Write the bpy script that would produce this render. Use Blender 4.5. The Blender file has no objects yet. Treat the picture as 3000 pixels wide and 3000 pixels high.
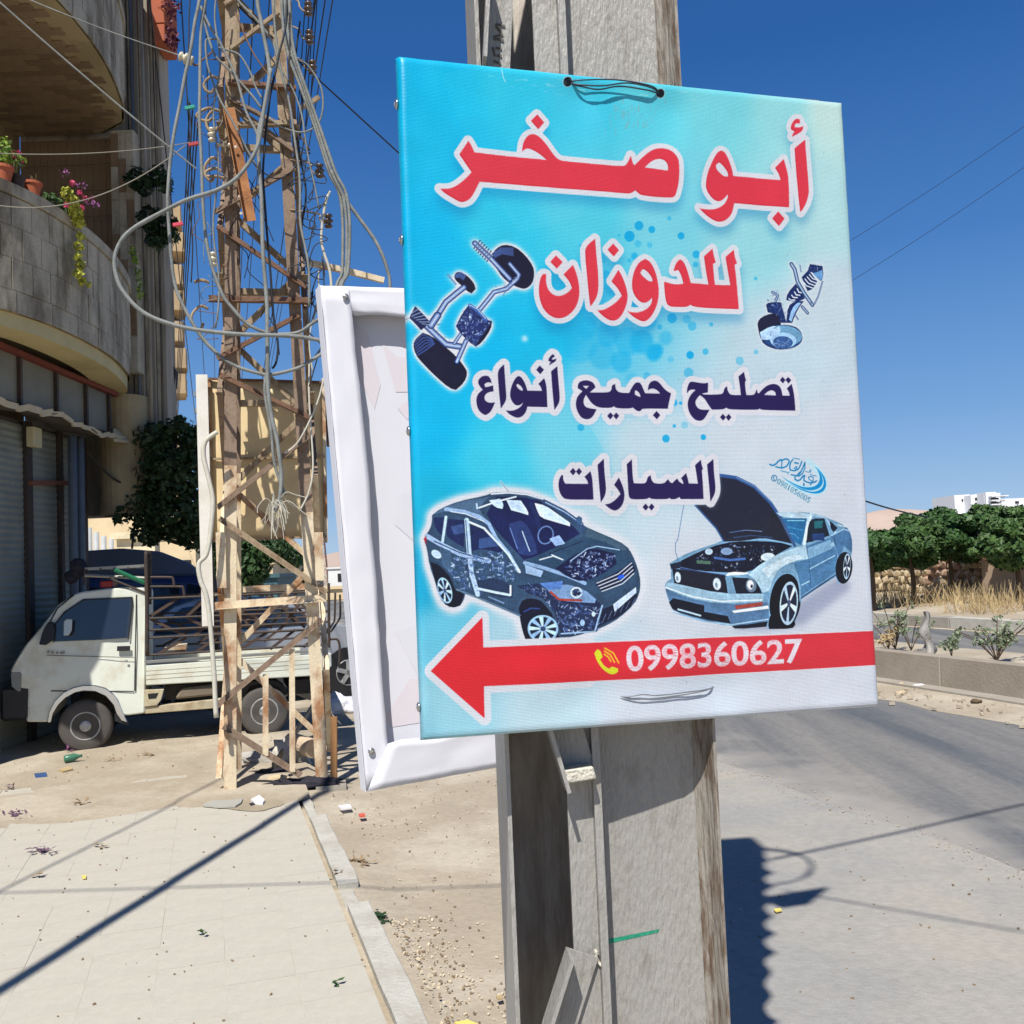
import bpy, bmesh, math, random, time
import numpy as np
from mathutils import Vector, Matrix, noise
T0=time.time()
R=math.radians
sc=bpy.context.scene
col=sc.collection
# ---------------------------------------------------------------- camera
F=2900.0; EYE=1.7
_d=np.array([.0419,.99774,-.0525]);_d/=np.linalg.norm(_d)
_Z=-_d;_f=np.array([0,0,1.]);_Y=_f-(_f@_Z)*_Z;_Y/=np.linalg.norm(_Y);_X=np.cross(_Y,_Z)
def c2w(c):
    c=np.array(c,float);return Vector((c@_X,c@_Y,c@_Z))
cam=bpy.data.cameras.new('camera');cam.lens=36*F/3000;cam.sensor_width=36;cam.clip_start=.05;cam.clip_end=9000
co=bpy.data.objects.new('camera',cam);col.objects.link(co);sc.camera=co
r_,u_,b_=c2w((1,0,0)),c2w((0,-1,0)),c2w((0,0,-1))
co.matrix_world=Matrix(((r_.x,u_.x,b_.x,0),(r_.y,u_.y,b_.y,0),(r_.z,u_.z,b_.z,EYE),(0,0,0,1)))
O=Vector((0,0,EYE))
# ---------------------------------------------------------------- light
SUN_AZ=14.2; SUN_EL=56.0     # light travels towards this bearing from +Y (to the right), at this height
sd=Vector((math.sin(R(SUN_AZ))*math.cos(R(SUN_EL)),math.cos(R(SUN_AZ))*math.cos(R(SUN_EL)),-math.sin(R(SUN_EL))))
sl=bpy.data.lights.new('sun','SUN');sl.energy=4.7;sl.angle=R(.5);sl.color=(1,.955,.89)
so=bpy.data.objects.new('sun',sl);col.objects.link(so);so.rotation_euler=sd.to_track_quat('-Z','Y').to_euler()
w=bpy.data.worlds.new('World');sc.world=w;w.use_nodes=True
nt=w.node_tree;sk=nt.nodes.new('ShaderNodeTexSky');sk.sky_type='NISHITA';sk.sun_disc=False
sk.sun_elevation=R(SUN_EL);sk.sun_rotation=R(180+SUN_AZ);sk.altitude=900;sk.air_density=1.15;sk.dust_density=.05;sk.ozone_density=2.5
bg=nt.nodes['Background'];bg.inputs['Strength'].default_value=.075;
# clear dry-air sky: the physical sky blended with a deep blue elevation gradient, the same all round
tcw=nt.nodes.new('ShaderNodeTexCoord');sx=nt.nodes.new('ShaderNodeSeparateXYZ');nt.links.new(tcw.outputs['Generated'],sx.inputs[0])
rp=nt.nodes.new('ShaderNodeValToRGB');nt.links.new(sx.outputs['Z'],rp.inputs[0])
_lin=lambda v:((v/255+.055)/1.055)**2.4/1.214/.075
for i_,(p_,c_) in enumerate(((0,(166,198,232)),(.04,(150,188,230)),(.13,(112,162,220)),(.28,(66,126,198)),(.45,(34,96,170)),(1.0,(12,50,104)))):
    e_=rp.color_ramp.elements[i_] if i_<2 else rp.color_ramp.elements.new(p_)
    e_.position=p_;e_.color=(*[min(_lin(q_),40) for q_ in c_],1)
mxw=nt.nodes.new('ShaderNodeMix');mxw.data_type='RGBA';mxw.inputs[0].default_value=.86;nt.links.new(sk.outputs[0],mxw.inputs[6]);nt.links.new(rp.outputs[0],mxw.inputs[7]);nt.links.new(mxw.outputs[2],bg.inputs['Color'])
sc.view_settings.view_transform='Standard';sc.view_settings.look='None';sc.view_settings.gamma=1
sc.view_settings.use_curve_mapping=False;sc.view_settings.exposure=.28
sc.render.engine='CYCLES';sc.cycles.samples=160;sc.cycles.use_denoising=True;sc.cycles.max_bounces=6
sc.render.resolution_x=sc.render.resolution_y=1024
# ---------------------------------------------------------------- helpers: measuring the place from the photograph
def ray(px,py): return c2w(((px-1500)/F,(py-1500)/F,1))
def G(px,py,z=0.0): r=ray(px,py);return O+r*((z-EYE)/r.z)
def PY(px,py,y): r=ray(px,py);return O+r*(y/r.y)
def PXP(px,py,x): r=ray(px,py);return O+r*(x/r.x)
def PP(px,py,p0,n): r=ray(px,py);return O+r*((p0-O).dot(n)/r.dot(n))
RU=Vector((.9555,.295,0)).normalized();RV=Vector((-RU.y,RU.x,0));UZ=Vector((0,0,1))
def SR(s,r,z=0.0): return RU*s+RV*r+UZ*z          # street coordinates: s across, r along
# ---------------------------------------------------------------- materials
MC={}
def rgb(*c):
    return tuple(((v/255)/12.92 if v/255<.04045 else ((v/255+.055)/1.055)**2.4) for v in c)
def mat(name,c,rough=.7,var=.12,scale=6,bump=0.0,bscale=None,metal=0.0,c2=None,c2amt=.5,c2scale=None,stretch=(1,1,1),detail=6,spec=.4,trans=0,lo=.45,hi=.62,extra=None,rot=0,grain=0,gscale=160):
    if name in MC:return MC[name]
    m=bpy.data.materials.new(name);m.use_nodes=True;n=m.node_tree.nodes;l=m.node_tree.links
    p=n['Principled BSDF'];p.inputs['Roughness'].default_value=rough;p.inputs['Metallic'].default_value=metal
    p.inputs['Specular IOR Level'].default_value=spec
    tc=n.new('ShaderNodeTexCoord');mp=n.new('ShaderNodeMapping');mp.inputs['Scale'].default_value=stretch;mp.inputs['Rotation'].default_value=(0,0,rot)
    l.new(tc.outputs['Object'],mp.inputs[0])
    oi=n.new('ShaderNodeObjectInfo')
    nz=n.new('ShaderNodeTexNoise');nz.inputs['Scale'].default_value=scale;nz.inputs['Detail'].default_value=detail;l.new(mp.outputs[0],nz.inputs['Vector'])
    mr=n.new('ShaderNodeMapRange');mr.inputs['From Min'].default_value=.25;mr.inputs['From Max'].default_value=.75
    mr.inputs['To Min'].default_value=1-var;mr.inputs['To Max'].default_value=1+var;l.new(nz.outputs['Fac'],mr.inputs['Value'])
    ml=n.new('ShaderNodeVectorMath');ml.operation='SCALE';ml.inputs[0].default_value=c[:3];l.new(mr.outputs[0],ml.inputs['Scale'])
    out=ml.outputs[0]
    if c2 is not None:
        n2=n.new('ShaderNodeTexNoise');n2.inputs['Scale'].default_value=c2scale or scale*.6;n2.inputs['Detail'].default_value=8;n2.inputs['Roughness'].default_value=.65
        l.new(mp.outputs[0],n2.inputs['Vector'])
        r2=n.new('ShaderNodeMapRange');r2.inputs['From Min'].default_value=lo;r2.inputs['From Max'].default_value=hi;r2.inputs['To Max'].default_value=c2amt;l.new(n2.outputs['Fac'],r2.inputs['Value'])
        mx=n.new('ShaderNodeMix');mx.data_type='RGBA';l.new(r2.outputs[0],mx.inputs[0]);l.new(out,mx.inputs[6]);mx.inputs[7].default_value=(*c2[:3],1);out=mx.outputs[2]
    if grain:
        ng=n.new('ShaderNodeTexNoise');ng.inputs['Scale'].default_value=gscale;ng.inputs['Detail'].default_value=3;l.new(tc.outputs['Object'],ng.inputs['Vector'])
        rg=n.new('ShaderNodeMapRange');rg.inputs['From Min'].default_value=.3;rg.inputs['From Max'].default_value=.7;rg.inputs['To Min'].default_value=1-grain;rg.inputs['To Max'].default_value=1+grain;l.new(ng.outputs['Fac'],rg.inputs['Value'])
        n3=n.new('ShaderNodeTexNoise');n3.inputs['Scale'].default_value=gscale*.12;n3.inputs['Detail'].default_value=6;l.new(tc.outputs['Object'],n3.inputs['Vector'])
        r3=n.new('ShaderNodeMapRange');r3.inputs['From Min'].default_value=.35;r3.inputs['From Max'].default_value=.65;r3.inputs['To Min'].default_value=1-grain*.6;r3.inputs['To Max'].default_value=1+grain*.6;l.new(n3.outputs['Fac'],r3.inputs['Value'])
        mg=n.new('ShaderNodeMath');mg.operation='MULTIPLY';l.new(rg.outputs[0],mg.inputs[0]);l.new(r3.outputs[0],mg.inputs[1])
        vg=n.new('ShaderNodeVectorMath');vg.operation='SCALE';l.new(out,vg.inputs[0]);l.new(mg.outputs[0],vg.inputs['Scale']);out=vg.outputs[0]
    l.new(out,p.inputs['Base Color'])
    if bump:
        nb=n.new('ShaderNodeTexNoise');nb.inputs['Scale'].default_value=bscale or scale*4;nb.inputs['Detail'].default_value=5;l.new(mp.outputs[0],nb.inputs['Vector'])
        b=n.new('ShaderNodeBump');b.inputs['Strength'].default_value=bump;b.inputs['Distance'].default_value=.01;l.new(nb.outputs['Fac'],b.inputs['Height']);l.new(b.outputs[0],p.inputs['Normal'])
    MC[name]=m
    if extra:extra(m)
    return m
def glass(name,c=(.02,.03,.04),rough=.05):
    if name in MC:return MC[name]
    m=bpy.data.materials.new(name);m.use_nodes=True;p=m.node_tree.nodes['Principled BSDF']
    p.inputs['Base Color'].default_value=(*c,1);p.inputs['Roughness'].default_value=rough;p.inputs['Specular IOR Level'].default_value=.8;MC[name]=m;return m
# ---------------------------------------------------------------- helpers: meshes
class MB:
    def __init__(s):s.v=[];s.f=[]
    def quadbox(s,c8):
        b=len(s.v);s.v+= [tuple(p) for p in c8];s.f+=[tuple(b+i for i in q) for q in ((0,3,2,1),(4,5,6,7),(0,1,5,4),(1,2,6,5),(2,3,7,6),(3,0,4,7))];return s
    def box(s,o,a,b,c):
        "corner o and three edge vectors"
        o=Vector(o);a=Vector(a);b=Vector(b);c=Vector(c)
        if a.cross(b).dot(c)<0:a,b=b,a
        return s.quadbox([o,o+a,o+a+b,o+b,o+c,o+a+c,o+a+b+c,o+b+c])
    def bar(s,p,q,w,h,side):
        "beam from p to q, w wide along side, h across"
        p=Vector(p);q=Vector(q);d=(q-p).normalized();sd_=Vector(side);sd_=(sd_-d*sd_.dot(d)).normalized();up=d.cross(sd_)
        return s.box(p-sd_*w/2-up*h/2,sd_*w,up*h,q-p)
    def angle(s,p,q,w,t,a,b):
        "L section; legs along a and b starting on the line p-q"
        p=Vector(p);q=Vector(q);d=(q-p).normalized();a=Vector(a);a=(a-d*a.dot(d)).normalized();b=Vector(b);b=(b-d*b.dot(d)-a*b.dot(a)).normalized()
        s.box(p,a*w,b*t,q-p);s.box(p+b*(t+.0003),a*t,b*(w-t),q-p);return s
    def tube(s,P,r,n=6,cap=True):
        P=[Vector(p) for p in P];b0=len(s.v);last=None
        up=Vector((0,0,1))
        t0=(P[1]-P[0]).normalized()
        if abs(t0.dot(up))>.9:up=Vector((1,0,0))
        sdv=t0.cross(up).normalized()
        for i,p in enumerate(P):
            t=(P[min(i+1,len(P)-1)]-P[max(i-1,0)]).normalized()
            sdv=(sdv-t*sdv.dot(t)).normalized();u=t.cross(sdv)
            rr=r[i] if isinstance(r,(list,tuple)) else r
            for k in range(n):
                a=2*math.pi*k/n;s.v.append(tuple(p+sdv*math.cos(a)*rr+u*math.sin(a)*rr))
        for i in range(len(P)-1):
            for k in range(n):
                a=b0+i*n+k;b=b0+i*n+(k+1)%n;s.f.append((a,b,b+n,a+n))
        if cap:
            s.f.append(tuple(b0+k for k in range(n))[::-1]);s.f.append(tuple(b0+(len(P)-1)*n+k for k in range(n)))
        return s
    def prism(s,P,d,P2=None):
        "polygon P (list of points) extruded by vector d (or to P2)"
        n=len(P);b=len(s.v);P=[Vector(p) for p in P];Q=[Vector(p) for p in P2] if P2 else [p+Vector(d) for p in P]
        s.v+=[tuple(p) for p in P]+[tuple(q) for q in Q]
        s.f.append(tuple(range(b,b+n)));s.f.append(tuple(range(b+2*n-1,b+n-1,-1)))
        for i in range(n):
            j=(i+1)%n;s.f.append((b+j,b+i,b+n+i,b+n+j))
        return s
    def poly(s,P):
        b=len(s.v);s.v+=[tuple(p) for p in P];s.f.append(tuple(range(b,b+len(P))));return s
    def lathe(s,c,ax,prof,n=20):
        "prof: list of (radius, distance along ax)"
        c=Vector(c);ax=Vector(ax).normalized();u=ax.orthogonal().normalized();v=ax.cross(u);b=len(s.v);m=len(prof)
        for r,h in prof:
            for k in range(n):
                a=2*math.pi*k/n;s.v.append(tuple(c+ax*h+(u*math.cos(a)+v*math.sin(a))*r))
        for i in range(m-1):
            for k in range(n):
                a=b+i*n+k;q=b+i*n+(k+1)%n;s.f.append((a,q,q+n,a+n))
        s.f.append(tuple(b+k for k in range(n))[::-1]);s.f.append(tuple(b+(m-1)*n+k for k in range(n)));return s
    def obj(s,name,m,parent=None,smooth=False,fix=True,bev=0):
        me=bpy.data.meshes.new(name)
        rt=parent
        while rt is not None and rt.parent is not None:rt=rt.parent
        if rt is not None and rt.get('_o') is not None:
            o_=Vector(rt['_o']);me.from_pydata([tuple(Vector(v)-o_) for v in s.v],[],s.f)
        else: me.from_pydata(s.v,[],s.f)
        if m:me.materials.append(m)
        if fix:
            bm=bmesh.new();bm.from_mesh(me);bmesh.ops.recalc_face_normals(bm,faces=bm.faces)
            if bev:bmesh.ops.bevel(bm,geom=bm.edges[:],offset=bev,segments=1,affect='EDGES')
            bm.to_mesh(me);bm.free()
        if smooth:
            me.polygons.foreach_set('use_smooth',[True]*len(me.polygons))
        ob=bpy.data.objects.new(name,me);col.objects.link(ob)
        if parent is not None:
            ob.parent=parent
        return ob
def tag(o,label=None,cat=None,group=None,kind=None):
    if label:o['label']=label
    if cat:o['category']=cat
    if group:o['group']=group
    if kind:o['kind']=kind
    return o
ROOTS=[]
def thing(name,label,cat,loc=(0,0,0),group=None):
    o=bpy.data.objects.new(name,None);col.objects.link(o);o.location=loc;o['_o']=tuple(loc);o.empty_display_size=.1;ROOTS.append(o)
    return tag(o,label,cat,group)
def sub(o,child):
    "make child a part of part o (o and child built in the same space)"
    child.parent=o;return child
def copytree(o,parent=None):
    c=o.copy();col.objects.link(c);c.parent=parent
    for ch in list(o.children):copytree(ch,c)
    return c
def smoothpath(P,n=4):
    P=[Vector(p) for p in P];o=[]
    for i in range(len(P)-1):
        a=P[max(i-1,0)];b=P[i];c=P[i+1];d=P[min(i+2,len(P)-1)]
        for k in range(n):
            t=k/n;o.append(.5*((2*b)+(c-a)*t+(2*a-5*b+4*c-d)*t*t+(3*b-a-3*c+d)*t**3))
    o.append(P[-1]);return o
RN=random.Random(11)
# ---------------------------------------------------------------- printed banner (drawn by code into an image)
TW,TH=1192,1600
def H4(src,dst):
    A=[];b=[]
    for (x,y),(u,v) in zip(src,dst):
        A.append([x,y,1,0,0,0,-u*x,-u*y]);b.append(u)
        A.append([0,0,0,x,y,1,-v*x,-v*y]);b.append(v)
    return np.append(np.linalg.solve(np.array(A,float),np.array(b,float)),1).reshape(3,3)
SIGN_PX=[(1166,161),(2470,298),(2578,2070),(1240,2170)]
HI=H4(SIGN_PX,[(0,0),(TW,0),(TW,TH),(0,TH)])
def tx(pts,c=(0,0,1)):
    p=np.array(pts,float)*c[2]+np.array(c[:2],float)
    q=np.c_[p,np.ones(len(p))]@HI.T
    return q[:,:2]/q[:,2:]
SS=3
def sm(P,n=1):
    "round off shallow corners (curves), keep the sharp ones"
    P=np.asarray(P,float)
    for _ in range(n):
        A=np.roll(P,1,0);B=np.roll(P,-1,0)
        u=P-A;v=B-P
        c=(u*v).sum(1)/(np.hypot(*u.T)*np.hypot(*v.T)+1e-9)
        o=[]
        for i in range(len(P)):
            if c[i]>.64:o+=[P[i]*.75+A[i]*.25,P[i]*.75+B[i]*.25]
            else:o+=[P[i]]
        P=np.array(o)
    return P
def fill(polys):
    "even-odd fill with 3x3 samples -> (x0,y0,mask)"
    al=np.concatenate(polys)
    x0=max(int(al[:,0].min())-2,0);y0=max(int(al[:,1].min())-2,0)
    x1=min(int(al[:,0].max())+3,TW);y1=min(int(al[:,1].max())+3,TH)
    if x1<=x0 or y1<=y0:return (0,0,np.zeros((1,1)))
    w=(x1-x0)*SS;h=(y1-y0)*SS
    a=np.zeros((h,w+1),np.int32)
    for P in polys:
        P=(P-np.array([x0,y0]))*SS
        Q=np.roll(P,-1,0)
        for (ax,ay),(bx,by) in zip(P,Q):
            if ay==by:continue
            if ay>by:ax,ay,bx,by=bx,by,ax,ay
            r0=max(int(math.ceil(ay-.5)),0);r1=min(int(math.ceil(by-.5)),h)
            if r1<=r0:continue
            rr=np.arange(r0,r1)
            xx=ax+(rr+.5-ay)*(bx-ax)/(by-ay)
            cc=np.clip(np.ceil(xx-.5).astype(int),0,w)
            np.add.at(a,(rr,cc),1)
    m=(np.cumsum(a,1)[:,:w]%2).astype(float)
    return (x0,y0,m.reshape(y1-y0,SS,x1-x0,SS).mean((1,3)))
def stroke(P,r,closed=False):
    P=np.asarray(P,float)
    if closed:P=np.r_[P,P[:1]]
    R=r+2
    x0=max(int(P[:,0].min()-R),0);y0=max(int(P[:,1].min()-R),0)
    x1=min(int(P[:,0].max()+R)+1,TW);y1=min(int(P[:,1].max()+R)+1,TH)
    if x1<=x0 or y1<=y0:return (0,0,np.zeros((1,1)))
    D=np.full((y1-y0,x1-x0),1e9)
    for a,b in zip(P[:-1],P[1:]):
        lx=max(int(min(a[0],b[0])-R),x0);hx=min(int(max(a[0],b[0])+R)+1,x1)
        ly=max(int(min(a[1],b[1])-R),y0);hy=min(int(max(a[1],b[1])+R)+1,y1)
        if hx<=lx or hy<=ly:continue
        yy,xx=np.mgrid[ly:hy,lx:hx]+.5
        d=b-a;L=d@d+1e-9
        t=np.clip(((xx-a[0])*d[0]+(yy-a[1])*d[1])/L,0,1)
        dd=np.hypot(xx-a[0]-t*d[0],yy-a[1]-t*d[1])
        s=D[ly-y0:hy-y0,lx-x0:hx-x0];np.minimum(s,dd,out=s)
    return (x0,y0,np.clip(r-D+.5,0,1))
def full(ms):
    M=np.zeros((TH,TW))
    for x0,y0,m in ms:
        s=M[y0:y0+m.shape[0],x0:x0+m.shape[1]];np.maximum(s,m,out=s)
    return M
def blur(M,r,n=2):
    r=int(r)
    for _ in range(n):
        for ax in (0,1):
            P=np.pad(M,[(r+1,r) if i==ax else (0,0) for i in (0,1)],mode='edge')
            c=np.cumsum(P,ax)
            M=(np.take(c,np.arange(2*r+1,c.shape[ax]),ax)-np.take(c,np.arange(0,c.shape[ax]-2*r-1),ax))/(2*r+1)
    return M
ART=None
def put(m,col,al=1.0):
    x0,y0,k=m
    s=ART[y0:y0+k.shape[0],x0:x0+k.shape[1]]
    k=(k*al)[...,None]
    s+=k*(np.array(col,float)/255-s)
def ell(c,cx,cy,rx,ry,rot=0,n=40):
    t=np.linspace(0,2*math.pi,n,endpoint=False);k=math.radians(rot)
    x=rx*np.cos(t);y=ry*np.sin(t)
    return tx(np.c_[cx+x*math.cos(k)-y*math.sin(k),cy+x*math.sin(k)+y*math.cos(k)],c)
def pts(s):
    v=[float(q) for q in s.replace(';',' ').replace(',',' ').split()]
    return list(zip(v[0::2],v[1::2]))
cA=(1250,300,.41408);cB=(2000,300,.23292);cC=(1550,670,.33644);cD=(1360,1010,.2588);cE=(1860,1010,.2588)
cF=(1600,1310,.2795);cG=(1230,1780,.70911);cH=(2220,1320,.12422);cI=(1200,1390,.36232);cJ=(1920,1370,.31056)
cK=(1180,690,.24331);cL=(2180,750,.15526)
RED=[(cA,"95,607 150,610 190,600 240,570 290,525 318,492 232,365 296,270 318,305 338,352 500,372 700,395 848,408 800,365 740,330 710,325 690,335 674,350 680,300 690,270 710,240 740,223 770,226 800,245 840,290 880,350 915,395 950,415 1000,420 1200,440 1390,455 1415,440 1443,378 1455,430 1468,448 1520,395 1580,345 1630,325 1690,325 1740,345 1775,385 1787,430 1785,560 1765,640 1755,665 1730,678 1520,663 1490,640 1475,625 1440,648 1400,645 1000,615 700,588 375,560 355,600 330,650 300,690 255,707 225,698 180,670 130,640","1540,462 1590,415 1640,398 1680,408 1703,435 1708,470 1704,484"),
(cA,"783,85 832,140 790,190 737,130"),
(cB,"207,1328 290,1345 400,1345 480,1315 540,1265 577,1180 570,1155 540,1190 500,1230 450,1245 390,1220 330,1150 295,1075 295,1000 320,870 370,750 420,650 470,605 510,605 550,645 600,760 630,850 640,915 660,925 900,945 1235,975 1215,895 1165,820 1275,710 1300,800 1320,880 1332,960 1338,1120 1342,1317 1000,1295 655,1262 630,1380 590,1440 530,1490 460,1502 390,1480 300,1420","420,790 445,760 470,755 510,790 560,855 580,900 570,930 520,925 470,880 430,840"),
(cB,"1205,1370 1285,1460 1215,1552 1130,1455"),
(cB,"1410,575 1542,468 1550,600 1570,880 1587,1080 1585,1150 1560,1250 1520,1330 1480,1383 1465,1260 1440,1000 1420,750"),
(cB,"1375,433 1385,395 1410,365 1370,345 1358,325 1370,270 1405,220 1440,203 1470,210 1478,240 1470,270 1450,262 1430,260 1408,285 1410,310 1460,318 1517,300 1510,350 1470,385 1420,410"),
(cC,"125,395 148,400 145,440 150,500 175,550 220,585 270,590 330,565 372,520 350,460 297,400 380,318 410,390 432,480 438,560 425,640 390,710 330,765 260,785 190,765 130,710 95,630 82,540 92,450 110,405"),
(cC,"233,235 290,293 240,350 183,290"),
(cC,"485,160 573,90 580,200 595,350 602,500 595,570 570,630 532,680 515,550 498,380 487,250"),
(cC,"590,712 650,710 720,670 770,630 805,585 770,520 714,460 776,360 810,420 840,500 857,580 850,650 820,730 780,785 740,805 690,795 640,760"),
(cC,"730,133 780,188 736,245 680,185"),
(cC,"848,715 910,735 980,725 1040,690 1070,640 1070,600 1040,635 1000,650 960,635 920,590 895,530 895,440 920,350 960,290 1010,265 1050,285 1090,350 1115,430 1130,520 1125,620 1100,700 1060,770 1010,812 960,800 900,765","968,380 985,355 1005,355 1040,385 1072,430 1075,458 1045,460 1005,430 975,400"),
(cC,"1175,460 1240,480 1300,487 1345,478 1325,400 1300,360 1258,370 1270,320 1290,285 1315,268 1345,285 1375,350 1395,420 1410,472 1565,485 1545,380 1525,240 1600,172 1610,230 1628,293 1603,305 1612,400 1620,487 1755,492 1735,370 1713,245 1788,180 1795,240 1815,300 1793,312 1805,420 1818,560 1828,700 1600,693 1430,678 1410,660 1390,675 1350,682 1240,680 1205,665 1188,620 1180,540")]
DARK=[(cD,"310,437 290,425 250,428 228,450 235,478 260,480 325,460 332,528 280,535 240,560 225,600 240,640 290,660 348,652 320,720 290,770 240,797 190,775 150,720 135,650 140,590 165,545 210,510 175,470 155,430 165,390 200,358 240,350 275,355 300,390"),
(cD,"376,290 450,223 455,300 465,450 478,590 470,640 415,722 400,600 385,430"),
(cD,"470,743 540,750 610,725 655,685 668,650 640,680 600,690 560,670 525,610 518,560 530,480 565,400 600,357 630,355 660,385 695,450 715,520 880,523 870,480 840,443 905,378 925,440 935,520 942,706 715,700 700,760 660,810 610,828 560,815 510,785","588,455 605,442 640,465 665,500 662,522 635,515 600,485"),
(cD,"855,235 903,283 862,333 815,285"),
(cD,"985,300 1055,242 1062,350 1075,500 1083,590 1075,660 1022,738 1005,580 990,400"),
(cD,"962,232 968,208 985,195 955,185 953,165 975,130 1000,108 1020,115 1022,138 1000,145 990,165 1010,170 1043,155 1038,185 1005,205"),
(cD,"1285,490 1288,450 1310,415 1380,400 1440,415 1470,440 1487,482 1450,515 1420,540 1620,540 1650,530 1668,510 1675,460 1712,442 1712,480 1725,515 1765,543 1870,545 1890,500 1935,430 1970,425 1990,430 2010,460 2030,510 2050,550 2220,553 2190,515 2140,493 2100,500 2080,518 2085,460 2110,420 2150,405 2185,410 2220,440 2265,500 2310,535 2342,550 2320,640 2305,725 2020,720 2005,740 1985,755 1950,745 1910,710 1875,722 1720,718 1697,695 1665,715 1520,712 1440,660 1380,565 1350,620 1355,680 1390,715 1500,730 1460,810 1420,840 1370,843 1320,820 1280,750 1262,680 1275,600 1305,560 1340,525","1342,465 1380,500 1415,465","1932,560 1935,515 1960,520 1990,555 1997,592 1960,580"),
(cD,"1655,765 1690,800 1655,845 1620,805"),(cD,"1722,767 1755,803 1722,845 1690,805"),(cE,"247,750 288,795 250,843 205,797"),
(cE,"588,552 590,500 605,450 625,420 660,418 775,440 828,430 825,540 760,552 780,567 975,563 1000,545 1015,488 1045,470 1045,510 1065,550 1090,570 1200,570 1190,470 1172,360 1235,307 1245,360 1258,405 1245,420 1250,500 1262,570 1335,570 1360,555 1380,503 1390,545 1405,550 1440,510 1490,465 1550,443 1600,445 1640,470 1660,510 1670,575 1752,577 1745,535 1720,495 1775,443 1790,500 1803,580 1815,747 1440,740 1412,722 1390,738 1060,733 1035,712 1000,733 870,735 830,680 790,610 735,570 700,610 680,650 695,700 740,738 842,737 810,800 770,855 720,863 670,845 620,780 595,700 600,630 625,575 665,530 690,512 640,505 610,520","1463,568 1500,530 1545,513 1580,525 1595,550 1595,575"),
(cE,"995,783 1028,820 997,860 962,820"),(cE,"1062,783 1092,820 1060,862 1028,820"),(cE,"1672,362 1705,398 1677,438 1643,400"),(cE,"1735,363 1770,400 1740,440 1705,398"),
(cF,"165,290 180,295 180,345 205,383 445,385 435,350 405,310 467,252 485,320 492,400 500,548 215,550 170,520 140,460 130,390 140,330"),
(cF,"285,217 315,255 287,295 250,255"),(cF,"347,217 378,255 347,293 315,255"),
(cF,"542,185 608,120 612,250 630,400 632,460 615,520 577,578 560,400"),
(cF,"620,600 680,590 740,545 785,490 760,445 717,395 766,318 805,400 827,480 822,560 790,630 735,668 680,650"),
(cF,"848,178 902,127 905,230 915,350 925,378 1030,382 1055,365 1067,312 1100,292 1102,330 1125,370 1160,383 1240,380 1265,350 1283,335 1295,365 1325,378 1360,340 1377,330 1395,365 1440,388 1435,355 1415,325 1467,272 1485,330 1495,380 1590,383 1575,280 1560,190 1620,133 1625,175 1642,230 1630,240 1640,380 1648,543 1415,545 1398,522 1360,545 1310,545 1295,530 1275,545 1110,545 1085,527 1060,545 900,547 870,520 862,400"),
(cF,"1047,590 1078,628 1048,665 1015,628"),(cF,"1110,590 1140,625 1110,665 1078,628"),
(cF,"1685,183 1750,125 1755,250 1772,400 1770,470 1750,520 1720,572 1705,400")]
BGC="""1200,250,0,186,232 1300,250,8,193,236 1300,450,14,188,232 1500,250,36,198,230 1700,250,60,200,228 1900,250,92,210,228 2100,280,120,215,225 2300,300,150,220,225 2430,330,196,228,222
1250,700,0,186,236 1450,650,45,200,232 1700,600,80,205,228 1950,620,122,212,228 2200,700,150,216,224 2430,600,178,221,223 2430,900,198,217,226 2300,1000,192,216,226 1600,1000,16,188,232 1400,1050,0,186,236 1250,1250,0,186,236 1450,1350,60,205,235
1650,1300,112,211,232 1750,1100,105,204,232 1900,1300,187,216,228 2200,1300,203,216,226 2500,1300,210,217,227 1300,1500,12,182,222 1800,1550,192,219,229 2000,1700,210,218,228 2500,1700,210,217,227 1300,1850,105,199,226 1300,2100,160,215,230
1600,2080,192,221,232 1900,2080,211,220,231 2400,2050,213,220,230 1500,1880,172,213,228 1240,1700,18,168,212 1250,2120,140,205,226"""
SPL="""1871,662,13,90 1909,673,10,90 1843,693,15,95 1995,691,10,90 1868,715,10,40 1903,718,8,40 1858,751,10,70 1843,763,6,50 2040,745,11,80 2038,775,8,60 1969,932,14,80 2012,935,12,40 2028,955,13,50 2084,950,6,60 1933,958,7,60 2022,1040,11,99 2067,1030,9,60 2167,1057,12,40 2215,1031,7,40 1965,1053,9,30
2017,1092,14,50 1975,1180,10,80 1994,1181,5,90 1975,1248,5,80 2005,1245,10,30 1702,1252,10,70 1951,1285,11,90 2060,1281,8,90 1700,720,4,70 1813,690,4,50 1775,805,12,60 1790,850,16,50 1770,830,20,40 2290,930,5,60 2215,815,5,60 1820,1060,30,60 1880,1000,34,70 1915,1035,22,95 1925,1025,18,95
1840,1000,40,55 1780,980,34,60 1720,960,30,60 1900,940,24,60 1860,890,20,50 1800,910,30,50 1950,990,20,45 1765,1040,40,45 1850,1110,18,30 1895,1100,10,40 1700,1010,50,40 1655,890,24,40 1760,760,14,30 1960,640,6,50 2120,770,5,40"""
def dig(c,s,col,al=1):put(fill([sm(tx(pts(s),c))]),col,al)
def ln(c,s,w,col,al=1):
    k=(TW/1304.0)
    put(stroke(tx(pts(s),c),w*c[2]*k/2),col,al)
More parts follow.
